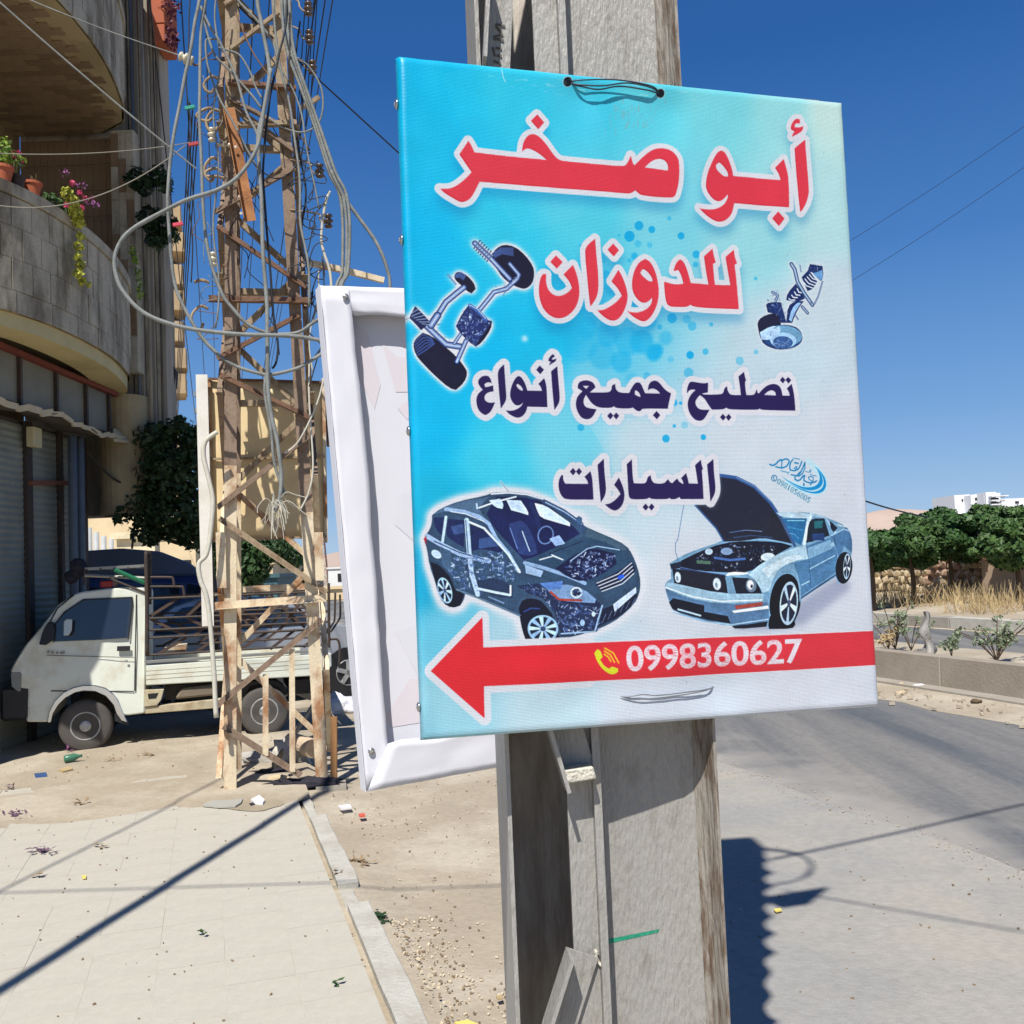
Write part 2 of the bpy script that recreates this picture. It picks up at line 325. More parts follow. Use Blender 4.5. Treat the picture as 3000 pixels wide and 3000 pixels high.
def speck(c,poly,n,rnd,lo=8,hi=26,cols=((165,188,214),(104,134,180),(205,218,232),(56,78,130),(80,108,160))):
    P=np.array(pts(poly));m=fill([tx(P,c)])
    for i in range(n):
        x=rnd.uniform(P[:,0].min(),P[:,0].max());y=rnd.uniform(P[:,1].min(),P[:,1].max())
        q=tx([(x,y)],c)[0];ix=int(q[0]-m[0]);iy=int(q[1]-m[1])
        if 0<=iy<m[2].shape[0] and 0<=ix<m[2].shape[1] and m[2][iy,ix]>.5:
            a=rnd.uniform(0,6.28);L=rnd.uniform(lo,hi);w=rnd.uniform(3,9)
            k=rnd.choice(cols)
            if rnd.random()<.5:
                put(stroke(tx([(x,y),(x+L*math.cos(a),y+L*math.sin(a)),(x+L*math.cos(a+.9),y+L*.8*math.sin(a+.9))],c),w*c[2]*.45),k,rnd.uniform(.3,.8))
            else: put(stroke(tx([(x,y),(x+L*math.cos(a)*1.3,y+L*math.sin(a)*1.3)],c),w*c[2]*.45),k,rnd.uniform(.4,.95))
def glow(c,s,r,col=(222,228,236),pw=2.2):
    M=full([fill([tx(pts(s),c)])]+[stroke(tx(pts(s),c),r*.55,True)])
    B=np.clip(blur(M,r*.45)*1.5,0,1)
    put((0,0,B),col)
def wheel(c,cx,cy,rx,ry,rot,n,body=(18,18,30),rim=(150,185,212),gap=(28,38,66),cut=None):
    put(fill([ell(c,cx,cy,rx,ry,rot)]),rim)
    put(fill([ell(c,cx,cy,rx*.86,ry*.86,rot)]),gap)
    k=math.radians(rot)
    for i in range(n):
        a=2*math.pi*i/n+.3
        f=lambda r,b:(cx+rx*r*math.cos(b)*math.cos(k)-ry*r*math.sin(b)*math.sin(k),cy+rx*r*math.cos(b)*math.sin(k)+ry*r*math.sin(b)*math.cos(k))
        P=[f(.12,a-.5),f(.9,a-.17),f(.9,a+.17),f(.12,a+.5)]
        put(fill([tx(P,c)]),rim if i%2 else tuple(min(255,q+35) for q in rim))
    put(fill([ell(c,cx,cy,rx*.18,ry*.18,rot)]),(60,80,120))
def draw_art(text_tris=None):
    global ART
    rnd=random.Random(5)
    yy,xx=np.mgrid[0:TH,0:TW]
    num=np.zeros((TH//8,TW//8,3));den=np.zeros((TH//8,TW//8,1))
    gy,gx=np.mgrid[0:TH//8,0:TW//8]*8.0
    for t in BGC.split():
        x,y,r,g,b=[float(q) for q in t.split(',')]
        u=tx([(x,y)])[0]
        d=((gx-u[0])**2+(gy-u[1])**2)/(130.0**2)
        w=(1/(d+.12)**2.2)[...,None]
        num+=w*np.array([r,g,b])/255;den+=w
    s=num/den
    # bilinear upsample
    fy=np.clip(yy/8.0,0,TH//8-1.001);fx=np.clip(xx/8.0,0,TW//8-1.001)
    iy=fy.astype(int);ix=fx.astype(int);ty=(fy-iy)[...,None];t_=(fx-ix)[...,None]
    ART=(s[iy,ix]*(1-t_)+s[iy,ix+1]*t_)*(1-ty)+(s[iy+1,ix]*(1-t_)+s[iy+1,ix+1]*t_)*ty
    # pale wedges
    put(fill([tx([(1290,216),(1345,350),(1400,500),(1520,680),(1700,640),(1780,400),(1700,170),(1500,180)])]),(120,215,238),.10)
    put(fill([tx([(1700,1200),(1790,1350),(1850,1560),(1700,1800),(2400,1800),(2400,1100),(1900,1240)])]),(215,225,232),.22)
    spm=[]
    for t in SPL.split():
        x,y,r,a=[float(q) for q in t.split(',')]
        e=ell((0,0,1),x,y,r,r*1.06)
        m=fill([e])
        if r>=16:
            M=blur(full([m]),5,1);put((0,0,M),(22,178,230),a/100)
        else: put(m,(14,170,226),a/100)
    put((0,0,blur(full([fill([ell((0,0,1),1537,992,9,9)])]),4)),(225,240,248),.9)
    # suspension 1
    T1="1075,230 1130,150 1220,105 1350,130 1480,240 1570,370 1585,470 1560,580 1480,645 1400,630 1300,580 1200,500 1110,360"
    T2="620,490 640,445 690,430 780,480 860,570 880,640 830,695 780,670 700,590 640,540"
    T3="115,1310 150,1250 240,1170 350,1210 500,1330 640,1450 750,1590 780,1660 740,1770 640,1860 560,1840 400,1700 250,1550 150,1430"
    EN="800,830 1000,1010 1075,1030 1060,1130 950,1290 880,1340 780,1270 680,1160 640,1090 720,930"
    SP="60,990 150,850 290,990 330,1050 220,1140 150,1060"
    ms=[fill([tx(pts(s),cK)]) for s in (T1,T2,T3,EN,SP)]
    arms=[("420,960 520,800 640,700 740,620",62),("200,1000 330,1130 520,1310 700,1340",70),("930,890 1100,680 1250,640 1380,520 1400,470 1290,340",50),("870,90 1050,260 1290,520",60),("760,1270 650,1520",50),("620,1300 700,1180",36),("545,470 640,580",16),("420,960 340,1080",80)]
    am=[stroke(tx(pts(s),cK),(w*cK[2]*.9)/2) for s,w in arms]
    M=full(ms+am);B=np.clip(blur(M,8)*2.6,0,1)
    put((0,0,B),(225,230,236))
    for s in (T1,T2,T3):dig(cK,s,(26,24,46))
    for a,b in (("1085,215 1180,150 1330,150","1110,260 1200,215 1330,240"),("640,470 700,440 760,480","640,500 700,500 730,530"),("130,1300 240,1190 340,1230","180,1440 290,1370 380,1300")):
        for i in range(6):
            A=np.array(pts(a));Bq=np.array(pts(b));q=A+(Bq-A)*i/5
            put(stroke(tx(q,cK),1.6),(70,98,165),.75)
    for (s,w) in arms:
        ln(cK,s,w,(38,56,110));ln(cK,s,w*.62,(118,150,205));ln(cK,s,w*.2,(205,220,240))
    dig(cK,EN,(36,46,96));speck(cK,EN,260,rnd,10,40)
    dig(cK,"870,1330 1070,1040 1060,1130 950,1290",(24,24,50))
    ln(cK,"810,840 900,900 1000,1010",40,(60,100,170));ln(cK,"805,835 900,885 1000,1000",10,(190,210,235))
    dig(cK,SP,(30,36,80))
    for i in range(6):ln(cK,"%d,%d %d,%d"%(70+i*32,950+i*22,200+i*30,880+i*40),9,(165,190,225),.9)
    for i in range(7):
        x=880+i*26;y=100+i*26;ln(cK,"%d,%d %d,%d"%(x-20,y+50,x+55,y-45),13,(30,42,92))
        ln(cK,"%d,%d %d,%d"%(x-10,y+42,x+45,y-35),5,(180,200,230))
    speck(cK,"420,1000 330,1120 520,1310 560,1290 430,1060",40,rnd)
    speck(cK,"1040,640 1180,540 1420,470 1250,720 1150,700",60,rnd)
    # suspension 2
    D=["330,1590 345,1500 400,1400 520,1330 720,1290 950,1320 1060,1400 1105,1500 1100,1600 1010,1680 840,1750 640,1770 480,1720 380,1660","255,1250 330,1150 520,1080 640,1090 680,1180 700,1300 690,1420 500,1580 330,1580 290,1480 265,1350",
       "800,1240 830,950 960,850 1130,850 1030,980 950,1150 910,1260 700,1260 640,1100 450,1060 420,920 470,870 700,870","800,830 820,700 980,520 1110,700 1150,800 1000,870","1090,400 1220,260 1380,480 1300,620 1200,660","1210,260 1250,150 1480,190 1500,400 1450,470 1300,340"]
    A2=[("900,150 960,250 1010,480 1150,720 1290,920",78),("1480,480 1400,760 1330,900 1240,880",28),("540,680 640,740 600,850",50),("1060,170 1080,290",20),("1100,960 1200,1070",60),("960,1100 1020,1190",30)]
    M=full([fill([tx(pts(s),cL)]) for s in D]+[stroke(tx(pts(s),cL),w*cL[2]*.45) for s,w in A2])
    put((0,0,np.clip(blur(M,6)*2.2,0,1)),(212,222,228))
    for s in D:dig(cL,s,(30,48,100))
    put(fill([ell(cL,725,1530,380,225,4)]),(42,78,130))
    put(fill([ell(cL,760,1500,340,190,5)]),(112,158,180))
    put(fill([ell(cL,740,1590,250,150,3)]),(165,198,216));put(fill([ell(cL,735,1630,190,120,3)]),(60,98,150))
    speck(cL,"560,1560 900,1560 900,1740 600,1740",70,rnd,20,70)
    dig(cL,"255,1250 330,1150 520,1080 640,1090 680,1180 700,1300 520,1300 290,1440 265,1350",(36,34,58))
    dig(cL,"300,1440 520,1310 680,1340 690,1420 500,1580 330,1580",(178,204,218));speck(cL,"300,1440 520,1310 680,1340 500,1560",14,rnd,20,60,((40,50,90),(60,90,140)))
    dig(cL,"850,1200 900,1000 1000,880 1080,880 960,1060 900,1240",(150,185,212))
    for i in range(5):
        ln(cL,"%d,%d %d,%d %d,%d"%(850+i*52,800-i*62,880+i*52,830-i*50,960+i*48,830-i*45),22,(205,222,236))
        ln(cL,"%d,%d %d,%d %d,%d"%(1110+i*42,470-i*40,1180+i*40,560-i*45,1290+i*36,600-i*45),20,(205,222,236))
    dig(cL,"1300,330 1480,260 1490,420 1430,460",(110,160,200));speck(cL,"1210,260 1250,150 1480,190 1490,400",30,rnd,20,50)
    for s,w in A2:ln(cL,s,w,(34,56,110));ln(cL,s,w*.45,(165,195,220))
    speck(cL,"420,920 560,640 800,900 780,1240 640,1180",120,rnd,20,70)
    # car 1
    B1="180,330 250,275 400,215 600,175 680,145 800,145 950,160 1100,215 1250,290 1350,350 1375,335 1398,360 1395,400 1440,430 1700,540 1780,600 1830,700 1865,820 1870,900 1860,970 1820,1050 1700,1160 1600,1220 1500,1260 1340,1310 1200,1330 940,1340 910,1260 890,1150 700,1060 560,1000 450,965 440,1010 410,1060 340,1080 270,1040 230,960 200,850 160,740 140,600 115,530 130,490 165,440 180,380"
    glow(cI,B1,22);ln(cI,"735,60 800,140",18,(225,230,236),.6);ln(cI,"735,60 800,140",4,(90,110,140))
    dig(cI,B1,(54,80,104))
    dig(cI,"190,325 260,275 420,215 640,180 560,270 590,330 640,380 660,410 560,340 420,300 300,295",(84,112,136))
    dig(cI,"620,320 700,180 900,180 1080,215 1330,420 1380,480 1200,580 1040,660 920,690 800,560 680,430",(28,34,78))
    dig(cI,"1010,230 1100,250 1200,320 1300,390 1300,420 1180,385 1060,350 1030,290",(208,226,236))
    dig(cI,"780,205 900,210 960,300 960,330 900,310 820,290",(196,214,228));dig(cI,"640,210 730,195 760,240 750,280 690,265",(188,206,222))
    ln(cI,"290,280 430,300 560,340 640,400 700,520 800,640 880,780",26,(150,176,200));ln(cI,"330,300 450,320 600,380",6,(215,228,236))
    ln(cI,"660,160 800,150 950,165 1080,205",18,(70,92,120));ln(cI,"660,158 800,148 950,162 1080,200",10,(222,232,240))
    ln(cI,"560,270 700,220 860,180",12,(205,218,230));ln(cI,"540,240 545,275",14,(180,200,215))
    ln(cI,"1090,220 1250,300 1390,400 1400,440",34,(58,82,120));ln(cI,"1100,225 1260,305 1395,400",7,(165,190,215))
    dig(cI,"1345,365 1370,335 1398,350 1395,395 1370,400",(70,105,140))
    ln(cI,"980,240 1030,340 1050,440",30,(35,45,90))
    dig(cI,"800,400 900,370 960,420 1020,560 1030,640 960,660 880,640 840,520",(44,60,108));ln(cI,"910,460 970,620",8,(170,190,215));ln(cI,"810,430 870,600",6,(110,135,180))
    put(stroke(ell(cI,1100,490,60,72,20),1.8,True),(100,125,165));dig(cI,"1130,520 1210,490 1260,560 1180,580",(150,175,205))
    for s in ("190,350 280,345 285,420 270,500 210,450","310,360 440,370 440,590 330,530 290,480","490,400 560,410 680,500 760,600 740,640 600,600 500,620"):dig(cI,s,(32,42,84))
    dig(cI,"330,420 430,400 440,470 360,490",(60,82,128));dig(cI,"560,520 680,500 720,580 560,600",(58,84,130))
    ln(cI,"292,345 282,420 262,560 290,700",20,(176,196,214));ln(cI,"460,370 470,500 480,640 500,800 550,970",34,(178,198,216));ln(cI,"452,370 462,500 472,640",6,(60,80,120))
    ln(cI,"140,500 240,560 400,640 540,680 640,700",34,(158,180,202));ln(cI,"200,540 400,630 620,690",7,(40,60,100))
    ln(cI,"480,385 600,435 700,540 800,650 890,790",16,(200,216,230))
    dig(cI,"240,580 330,620 350,800 380,920 300,800 250,700",(70,98,124));put(fill([ell(cI,215,645,45,30,35)]),(190,208,222))
    speck(cI,"330,660 500,640 740,640 870,780 800,860 560,960 450,930 360,880",300,rnd,8,36)
    dig(cI,"540,860 700,830 830,900 830,1000 700,990 560,930",(42,58,86));ln(cI,"560,925 700,955 810,975",18,(190,206,220));ln(cI,"815,900 815,975",14,(200,215,226));ln(cI,"640,990 760,1040",10,(120,145,170))
    dig(cI,"930,700 1200,580 1420,500 1650,560 1780,640 1800,700 1650,800 1480,880 1300,830 1100,760",(46,74,98))
    ln(cI,"930,715 1100,760 1280,820 1420,880",26,(140,166,190));dig(cI,"930,730 1080,780 1060,830 940,800",(160,184,205))
    dig(cI,"1180,760 1330,650 1480,590 1660,640 1680,720 1560,810 1400,870 1280,830",(26,30,66));speck(cI,"1240,760 1330,680 1480,620 1660,650 1650,740 1500,850 1330,830",230,rnd,6,26)
    ln(cI,"1050,690 1160,660 1240,690 1150,650",9,(190,208,224));ln(cI,"1300,700 1440,600 1520,580 1700,610",8,(150,175,200));ln(cI,"1130,640 1400,540",5,(25,30,50))
    dig(cI,"1440,430 1700,540 1780,600 1720,620 1600,550 1420,500",(70,96,112))
    dig(cI,"1500,880 1700,780 1800,700 1830,760 1820,800 1680,900 1560,950",(30,36,66))
    for k in range(4):ln(cI,"%d,%d %d,%d %d,%d"%(1515+k*14,880+k*22,1690+k*12,805+k*26,1800+k*6,715+k*28),7,(196,210,224))
    put(fill([ell(cI,1714,828,30,17,-20)]),(40,92,205))
    dig(cI,"1450,980 1570,1000 1700,950 1860,840 1870,900 1700,1040 1560,1080 1480,1060",(52,76,100))
    dig(cI,"1560,1090 1640,1060 1850,960 1820,1040 1700,1150 1530,1230",(28,34,58));dig(cI,"1648,1050 1835,910 1838,955 1660,1112",(192,202,218))
    for k in range(6):ln(cI,"%d,%d %d,%d"%(1560+k*48,1200-k*28,1590+k*48,1130-k*26),4,(110,130,160))
    dig(cI,"860,900 1050,880 1250,870 1560,1050 1520,1270 1220,1310 1150,1120 1060,1010 950,960",(36,48,80))
    speck(cI,"880,900 1050,890 1250,1030 1560,1080 1520,1250 1240,1290 1160,1120 1060,1010",360,rnd,8,38)
    dig(cI,"1100,920 1250,880 1420,930 1510,1010 1500,1040 1300,1030 1190,1010",(122,152,182));put(fill([ell(cI,1350,955,52,46)]),(28,40,70));put(stroke(ell(cI,1350,955,44,38),2.2,True),(200,215,230));speck(cI,"1310,920 1390,920 1390,990 1310,990",16,rnd)
    ln(cI,"1140,950 1210,1012 1390,1018",15,(188,62,42))
    dig(cI,"1050,880 1240,860 1230,920 1120,940",(90,130,190))
    ln(cI,"1210,1290 1500,1270 1560,1060",12,(150,178,200));put(fill([ell(cI,1490,1130,16,20)]),(190,210,225));put(fill([ell(cI,1400,1200,20,26)]),(150,180,205))
    dig(cI,"880,1060 920,1010 1000,1000 1080,1030 1150,1120 1200,1220 1220,1330 940,1340 910,1260 890,1150",(22,24,42))
    ln(cI,"870,1080 900,1010 980,980 1070,1010 1160,1120 1215,1300",20,(60,84,108))
    wheel(cI,1078,1248,125,112,5,9)
    ln(cI,"925,1110 980,1082 1050,1085",10,(50,70,130))
    dig(cI,"165,700 240,730 330,830 380,920 440,970 410,1060 340,1080 270,1040 210,880",(20,22,38));wheel(cI,284,938,56,108,-16,7)
    ln(cI,"170,700 240,720 330,820 370,920",16,(46,70,92))
    dig(cI,"112,520 135,498 136,576",(205,40,50));ln(cI,"380,930 560,1000 890,1140",14,(96,124,144))
    # car 2
    M=full([fill([tx(pts("1300,1300 1720,1030 1850,1090 1820,1160 1400,1480 1100,1530 760,1530 740,1500"),cJ)])]);put((0,0,blur(M,9)),(120,130,165),.55)
    B2="135,905 250,830 400,770 620,700 1100,440 1330,415 1480,430 1640,480 1800,550 1850,640 1860,760 1840,870 1850,1000 1800,1080 1720,1090 1700,1030 1350,1250 1340,1400 1290,1515 1060,1520 1045,1450 900,1480 720,1500 450,1450 170,1360 130,1270 90,1130 100,1080 150,1050 150,950"
    dig(cJ,B2,(100,158,200));dig(cJ,"720,1495 1060,1450 1045,1500 760,1525",(24,26,40))
    dig(cJ,"370,350 480,350 600,70 760,90 930,180 1050,300 1180,480 1300,720 1150,690 1000,660 850,690 640,700 560,560 450,430",(34,36,54))
    ln(cJ,"600,72 760,95 930,180 1080,330 1190,500 1310,735",30,(48,88,150));ln(cJ,"760,92 935,178 1088,325",6,(120,160,205));ln(cJ,"375,355 470,460 570,570 640,690",14,(52,92,152))
    ln(cJ,"700,612 850,590 1000,602",6,(95,135,195));ln(cJ,"740,660 900,640 1100,660",10,(40,70,120))
    dig(cJ,"1190,480 1420,480 1400,640 1370,730 1300,700 1240,560",(22,112,182));ln(cJ,"1240,500 1400,500",10,(110,190,215));ln(cJ,"1250,560 1380,590",8,(40,150,210));ln(cJ,"1260,620 1310,630 1350,670",5,(90,170,230))
    dig(cJ,"1130,425 1330,415 1450,440 1430,480 1190,470",(172,206,226));ln(cJ,"1470,440 1440,500 1400,720",34,(186,216,236))
    ln(cJ,"1470,445 1600,470 1660,560 1700,620",14,(150,190,218))
    dig(cJ,"1440,520 1480,480 1590,480 1640,640 1500,690 1420,710",(24,38,58));dig(cJ,"1490,505 1580,500 1570,570 1500,575",(22,108,122))
    dig(cJ,"1645,500 1720,570 1680,610 1650,570",(22,34,56));ln(cJ,"1720,540 1800,560",8,(190,215,230))
    dig(cJ,"240,880 420,790 640,710 860,690 1150,700 1290,740 1140,820 1000,900 880,990 680,990 420,975 230,935",(22,25,46))
    speck(cJ,"280,880 420,800 640,720 860,700 1150,710 1130,800 980,900 860,970 680,970 420,950",170,rnd,8,26,((90,130,190),(40,60,120),(180,205,225),(30,40,80)))
    ln(cJ,"560,850 700,872 840,860",22,(52,96,178));put(fill([ell(cJ,1055,842,66,38,-5)]),(188,214,226));put(fill([ell(cJ,505,792,36,30)]),(160,190,212));put(fill([ell(cJ,670,790,55,35)]),(110,145,190))
    dig(cJ,"390,872 520,882 520,912 390,905",(70,112,90));ln(cJ,"240,950 420,985 660,1020",16,(38,58,120));dig(cJ,"140,910 260,880 230,950 150,955",(28,40,66))
    dig(cJ,"870,1010 1000,900 1150,820 1320,750 1420,740 1450,860 1300,880 1150,960 1100,1080 1080,1160 1010,1180 960,1090 920,1040",(160,202,224))
    dig(cJ,"1000,960 1200,850 1330,820 1400,850 1250,900 1140,960 1060,1040",(192,220,234))
    dig(cJ,"1420,740 1650,660 1690,740 1720,900 1700,1010 1360,1230 1350,1050 1300,900 1450,860",(62,124,180));dig(cJ,"1430,760 1650,680 1670,760 1450,860",(112,170,212))
    dig(cJ,"1650,650 1800,560 1855,650 1850,800 1780,740 1730,860 1700,740",(60,116,172));ln(cJ,"1660,640 1780,580 1830,600",12,(140,186,218))
    ln(cJ,"1455,955 1690,830",9,(150,196,226));ln(cJ,"1375,1110 1450,1070",9,(150,196,226));ln(cJ,"1360,1240 1715,1000",15,(46,92,142));ln(cJ,"1355,1225 1710,990",6,(120,170,210));ln(cJ,"1420,740 1450,900 1462,1130",4,(30,60,110));ln(cJ,"1690,660 1715,880",4,(30,60,110))
    put(fill([ell(cJ,1670,725,18,22)]),(140,190,220));dig(cJ,"1475,625 1590,618 1592,690 1480,682",(26,62,132));dig(cJ,"1410,700 1480,660 1480,700",(24,30,60))
    put(fill([ell(cJ,1778,945,80,150,5)]),(20,22,34));wheel(cJ,1806,932,34,122,3,5)
    e=ell(cJ,1222,1262,146,262,6);q=tx([(0,1520)],cJ)[0,1];e[:,1]=np.minimum(e[:,1],q+14)
    put(fill([e]),(20,20,30));dig(cJ,"1060,1480 1080,1400 1300,1400 1320,1480 1290,1520 1075,1522",(20,20,30));wheel(cJ,1256,1280,86,206,4,5)
    ln(cJ,"1080,1160 1110,1060 1170,980 1260,945 1330,1000 1360,1130 1365,1260",18,(110,162,200))
    dig(cJ,"160,950 420,985 660,1020 682,1190 620,1190 180,1090",(30,32,50))
    for (x,y,a,b) in ((213,1035,32,58),(580,1098,42,65)):
        put(fill([ell(cJ,x,y,a,b,-6)]),(60,90,130));put(fill([ell(cJ,x,y,a*.85,b*.85,-6)]),(196,216,230));put(fill([ell(cJ,x-6,y+10,a*.3,b*.4,-6)]),(110,150,185))
    dig(cJ,"720,1035 920,1045 970,1110 1000,1185 760,1190",(26,30,50));put(fill([ell(cJ,900,1110,50,66,-8)]),(96,126,156));put(fill([ell(cJ,893,1105,30,44,-8)]),(205,222,232));put(fill([ell(cJ,905,1120,12,18)]),(40,60,90))
    dig(cJ,"655,1020 860,1010 880,990 700,980",(196,218,232));dig(cJ,"655,1030 720,1035 745,1190 690,1190",(96,150,190))
    dig(cJ,"100,1080 180,1090 620,1190 1020,1190 1010,1262 620,1285 300,1222 95,1135",(140,188,216));ln(cJ,"100,1130 350,1218 620,1262 1000,1248",11,(206,228,240))
    dig(cJ,"95,1140 300,1232 620,1292 1065,1270 1070,1440 900,1478 720,1490 450,1440 170,1350",(72,122,174));dig(cJ,"720,1350 1060,1300 1070,1330 740,1372",(205,226,238))
    dig(cJ,"170,1232 460,1300 462,1360 680,1400 710,1470 450,1430 170,1350 130,1270",(22,25,42));ln(cJ,"215,1337 425,1396",16,(150,186,214));dig(cJ,"745,1302 1012,1266 1000,1306 762,1336",(196,66,52))
    ln(cJ,"170,1365 450,1450 720,1482 1062,1430",10,(150,192,222));ln(cJ,"270,350 212,680 190,712 190,790 220,890",5,(64,104,156))
    # photographic bite: local contrast and fine texture inside the pictures only
    PM=full([fill([tx(pts(B1),cI)]),fill([tx(pts(B2),cJ)]),fill([tx(pts(EN),cK)]),fill([tx(pts(T3),cK)])]+[fill([tx(pts(q_),cL)]) for q_ in D])
    rs=np.random.RandomState(9);t1=blur(rs.rand(TH,TW),1,2)-.5;t2=blur(rs.rand(TH,TW),5,2)-.5;t3=blur(rs.rand(TH,TW),16,2)-.5
    lum=ART.mean(2);soft=blur(lum,3);wide=blur(lum,14)
    k_=(1+.5*(lum-soft)+.3*(lum-wide)+t1*.55+t2*1.6+t3*2.4)[...,None]
    tint=np.array([.95,.99,1.06])
    g_=ART.mean(2,keepdims=True);P2=full([fill([tx(pts(B2),cJ)])])[...,None]
    A_2=ART*(1-.22*P2)+g_*.22*P2
    ART[:]=ART*(1-PM[...,None])+np.clip(A_2*k_*(tint*(1-P2)+P2)*1.03,0,1)*PM[...,None]
    # lettering
    for grp,r,out,shadow in ((RED,14.5,(217,221,228),True),(DARK,15.5,(220,222,229),False)):
        P=[[sm(tx(pts(s),g[0]),2) for s in g[1:]] for g in grp]
        k=r*TW/1304*1.0
        M=full([fill([p[0]]) for p in P]+[stroke(p[0],k,True) for p in P])
        if shadow:
            S=blur(np.roll(M,22,0),12);put((0,0,S*(1-M)),(10,110,175),.36)
        else:
            S=blur(M,5);put((0,0,S*(1-M)),(150,185,215),.5)
        put((0,0,M),out)
        for p in P:
            m=fill(p)
            if shadow:
                put(m,(206,44,58))
                for q in p:
                    s=stroke(q,1.4,True);
                    qq=full([s]);qq=np.roll(qq,(1,-1),(0,1))*full([m]);put((0,0,qq),(245,140,150),.75)
                    
                n=np.roll(full([m]),(-3,3),(0,1))*full([m]);put((0,0,n),(222,58,72),.9)
            else: put(m,(38,25,80))
    # arrow
    arr="45,262 258,40 262,165 1878,97 1960,94 1965,233 1888,237 1100,283 600,310 265,325 268,458"
    A=tx(pts(arr),cG);hd=tx(pts("45,262 258,40 262,165 700,147 700,304 600,310 265,325 268,458"),cG)
    put(stroke(A,2.6,True),(226,224,230))
    M=full([fill([hd]),stroke(hd,16,True)]);xs=np.clip((760-xx)/240.0,0,1)
    put((0,0,M*xs),(218,224,232));put(fill([A]),(222,40,50))
    put((0,0,full([fill([A])])*np.clip((xx-300)/500.,0,1)),(214,54,66),.8)
    dig(cG,"722,188 735,172 748,178 756,205 745,215 760,240 780,252 793,243 816,251 818,263 805,275 785,276 755,256 732,222",(216,222,44))
    for s in ("765,168 800,188 820,228","764,180 787,195 803,226","763,193 778,203 788,222"):ln(cG,s,6,(236,190,40))
    # maker's mark
    lb=(14,140,205)
    glow(cH,"1165,228 1300,340 1440,450 1600,700 1590,900 1400,1018 1050,950 670,735 1180,900 1500,820 1460,600",8,(190,228,240))
    for s in ("1165,228 1300,340 1400,450 1450,560 1460,680 1420,780 1330,850 1180,875 1000,850 800,760 650,680 550,590 640,690 800,790 1000,890 1180,940 1320,935 1440,890 1510,820 1535,720 1510,600 1440,480 1330,370",
              "1330,360 1440,450 1550,580 1600,700 1612,800 1590,900 1520,980 1400,1018 1250,1010 1050,950 850,850 670,735 850,840 1100,935 1250,975 1380,965 1490,910 1545,830 1555,720 1520,600 1430,460"):dig(cH,s,lb)
    for s,w in (("280,330 350,355 420,320 480,250 545,215",34),("550,215 565,300 548,400",24),("560,240 620,205 690,200 735,240 720,310 660,380 560,415 420,385",30),("820,215 770,280 745,380 760,460 860,480 950,440 1000,350 1030,255",30),("870,400 900,375 920,400 890,440 850,420",20),("865,285 945,305",34),("835,178 985,210",16),("1105,280 1060,400 1000,520 930,600 780,570",30),("1105,280 1105,420 1050,540 960,610",24),("990,500 900,600",18),("870,620 870,680 930,715 990,690 1060,600 1100,590 1080,650 1080,710 1150,745 1230,765 1340,745 1380,715",32),("1300,740 1200,680 1190,630 1240,610 1300,630 1300,700 1270,760 1225,815",22),("1075,785 1080,820",40),("1120,490 1190,515 1230,500 1255,465 1225,455 1215,480 1240,520",14),("1230,565 1380,605",16),("540,478 690,515",16),("735,505 700,535 710,565",14),("375,615 360,650 385,690",20)):ln(cH,s,w,(12,122,182))
    put(stroke(ell(cH,380,652,62,68),1.2,True),(50,110,150))
    if text_tris:
        for tris,col in text_tris:
            put((0,0,full([fill([t]) for t in tris])),col)
    # punched wire holes, scuffs
    for x,y,r in ((1664,238,13),(1936,272,12)):
        put(fill([ell((0,0,1),x,y,r,r*1.1)]),(12,14,18));put(stroke(ell((0,0,1),x,y,r+1,r*1.1),1.2,True),(200,215,220),.6)
    for i in range(60):
        x=rnd.gauss(1850,45);y=rnd.uniform(285,375);put(stroke(tx([(x,y),(x+rnd.uniform(-3,3),y+rnd.uniform(6,22))]),rnd.uniform(.6,2)),(150,165,165),rnd.uniform(.15,.5))
    for i in range(26):
        x=rnd.uniform(1380,2050);y=rnd.uniform(205,262)+(x-1400)*.05;put(stroke(tx([(x,y),(x+rnd.uniform(2,30),y+rnd.uniform(-3,6))]),rnd.uniform(.5,1.4)),(215,235,238),rnd.uniform(.2,.55))
    put(stroke(tx([(1470,205),(1474,225),(1480,240)]),1.2),(220,235,238),.7)
    for i in range(50):
        x=rnd.uniform(1200,2560);y=rnd.uniform(300,2050);put(stroke(tx([(x,y),(x+rnd.uniform(-3,3),y+rnd.uniform(-3,3))]),rnd.uniform(.5,1)),(90,100,115),.5)
    nz=np.random.RandomState(3)
    n1=blur(nz.rand(TH,TW),1,1)-.5;n2=blur(nz.rand(TH,TW),24,2)-.5
    rib=np.sin(xx*2*math.pi/9.0)*.5
    ART*= (1+.10*n1+1.2*n2+.012*rib)[...,None]
    ART*=.915
    np.clip(ART,0,1,out=ART)
    return ART
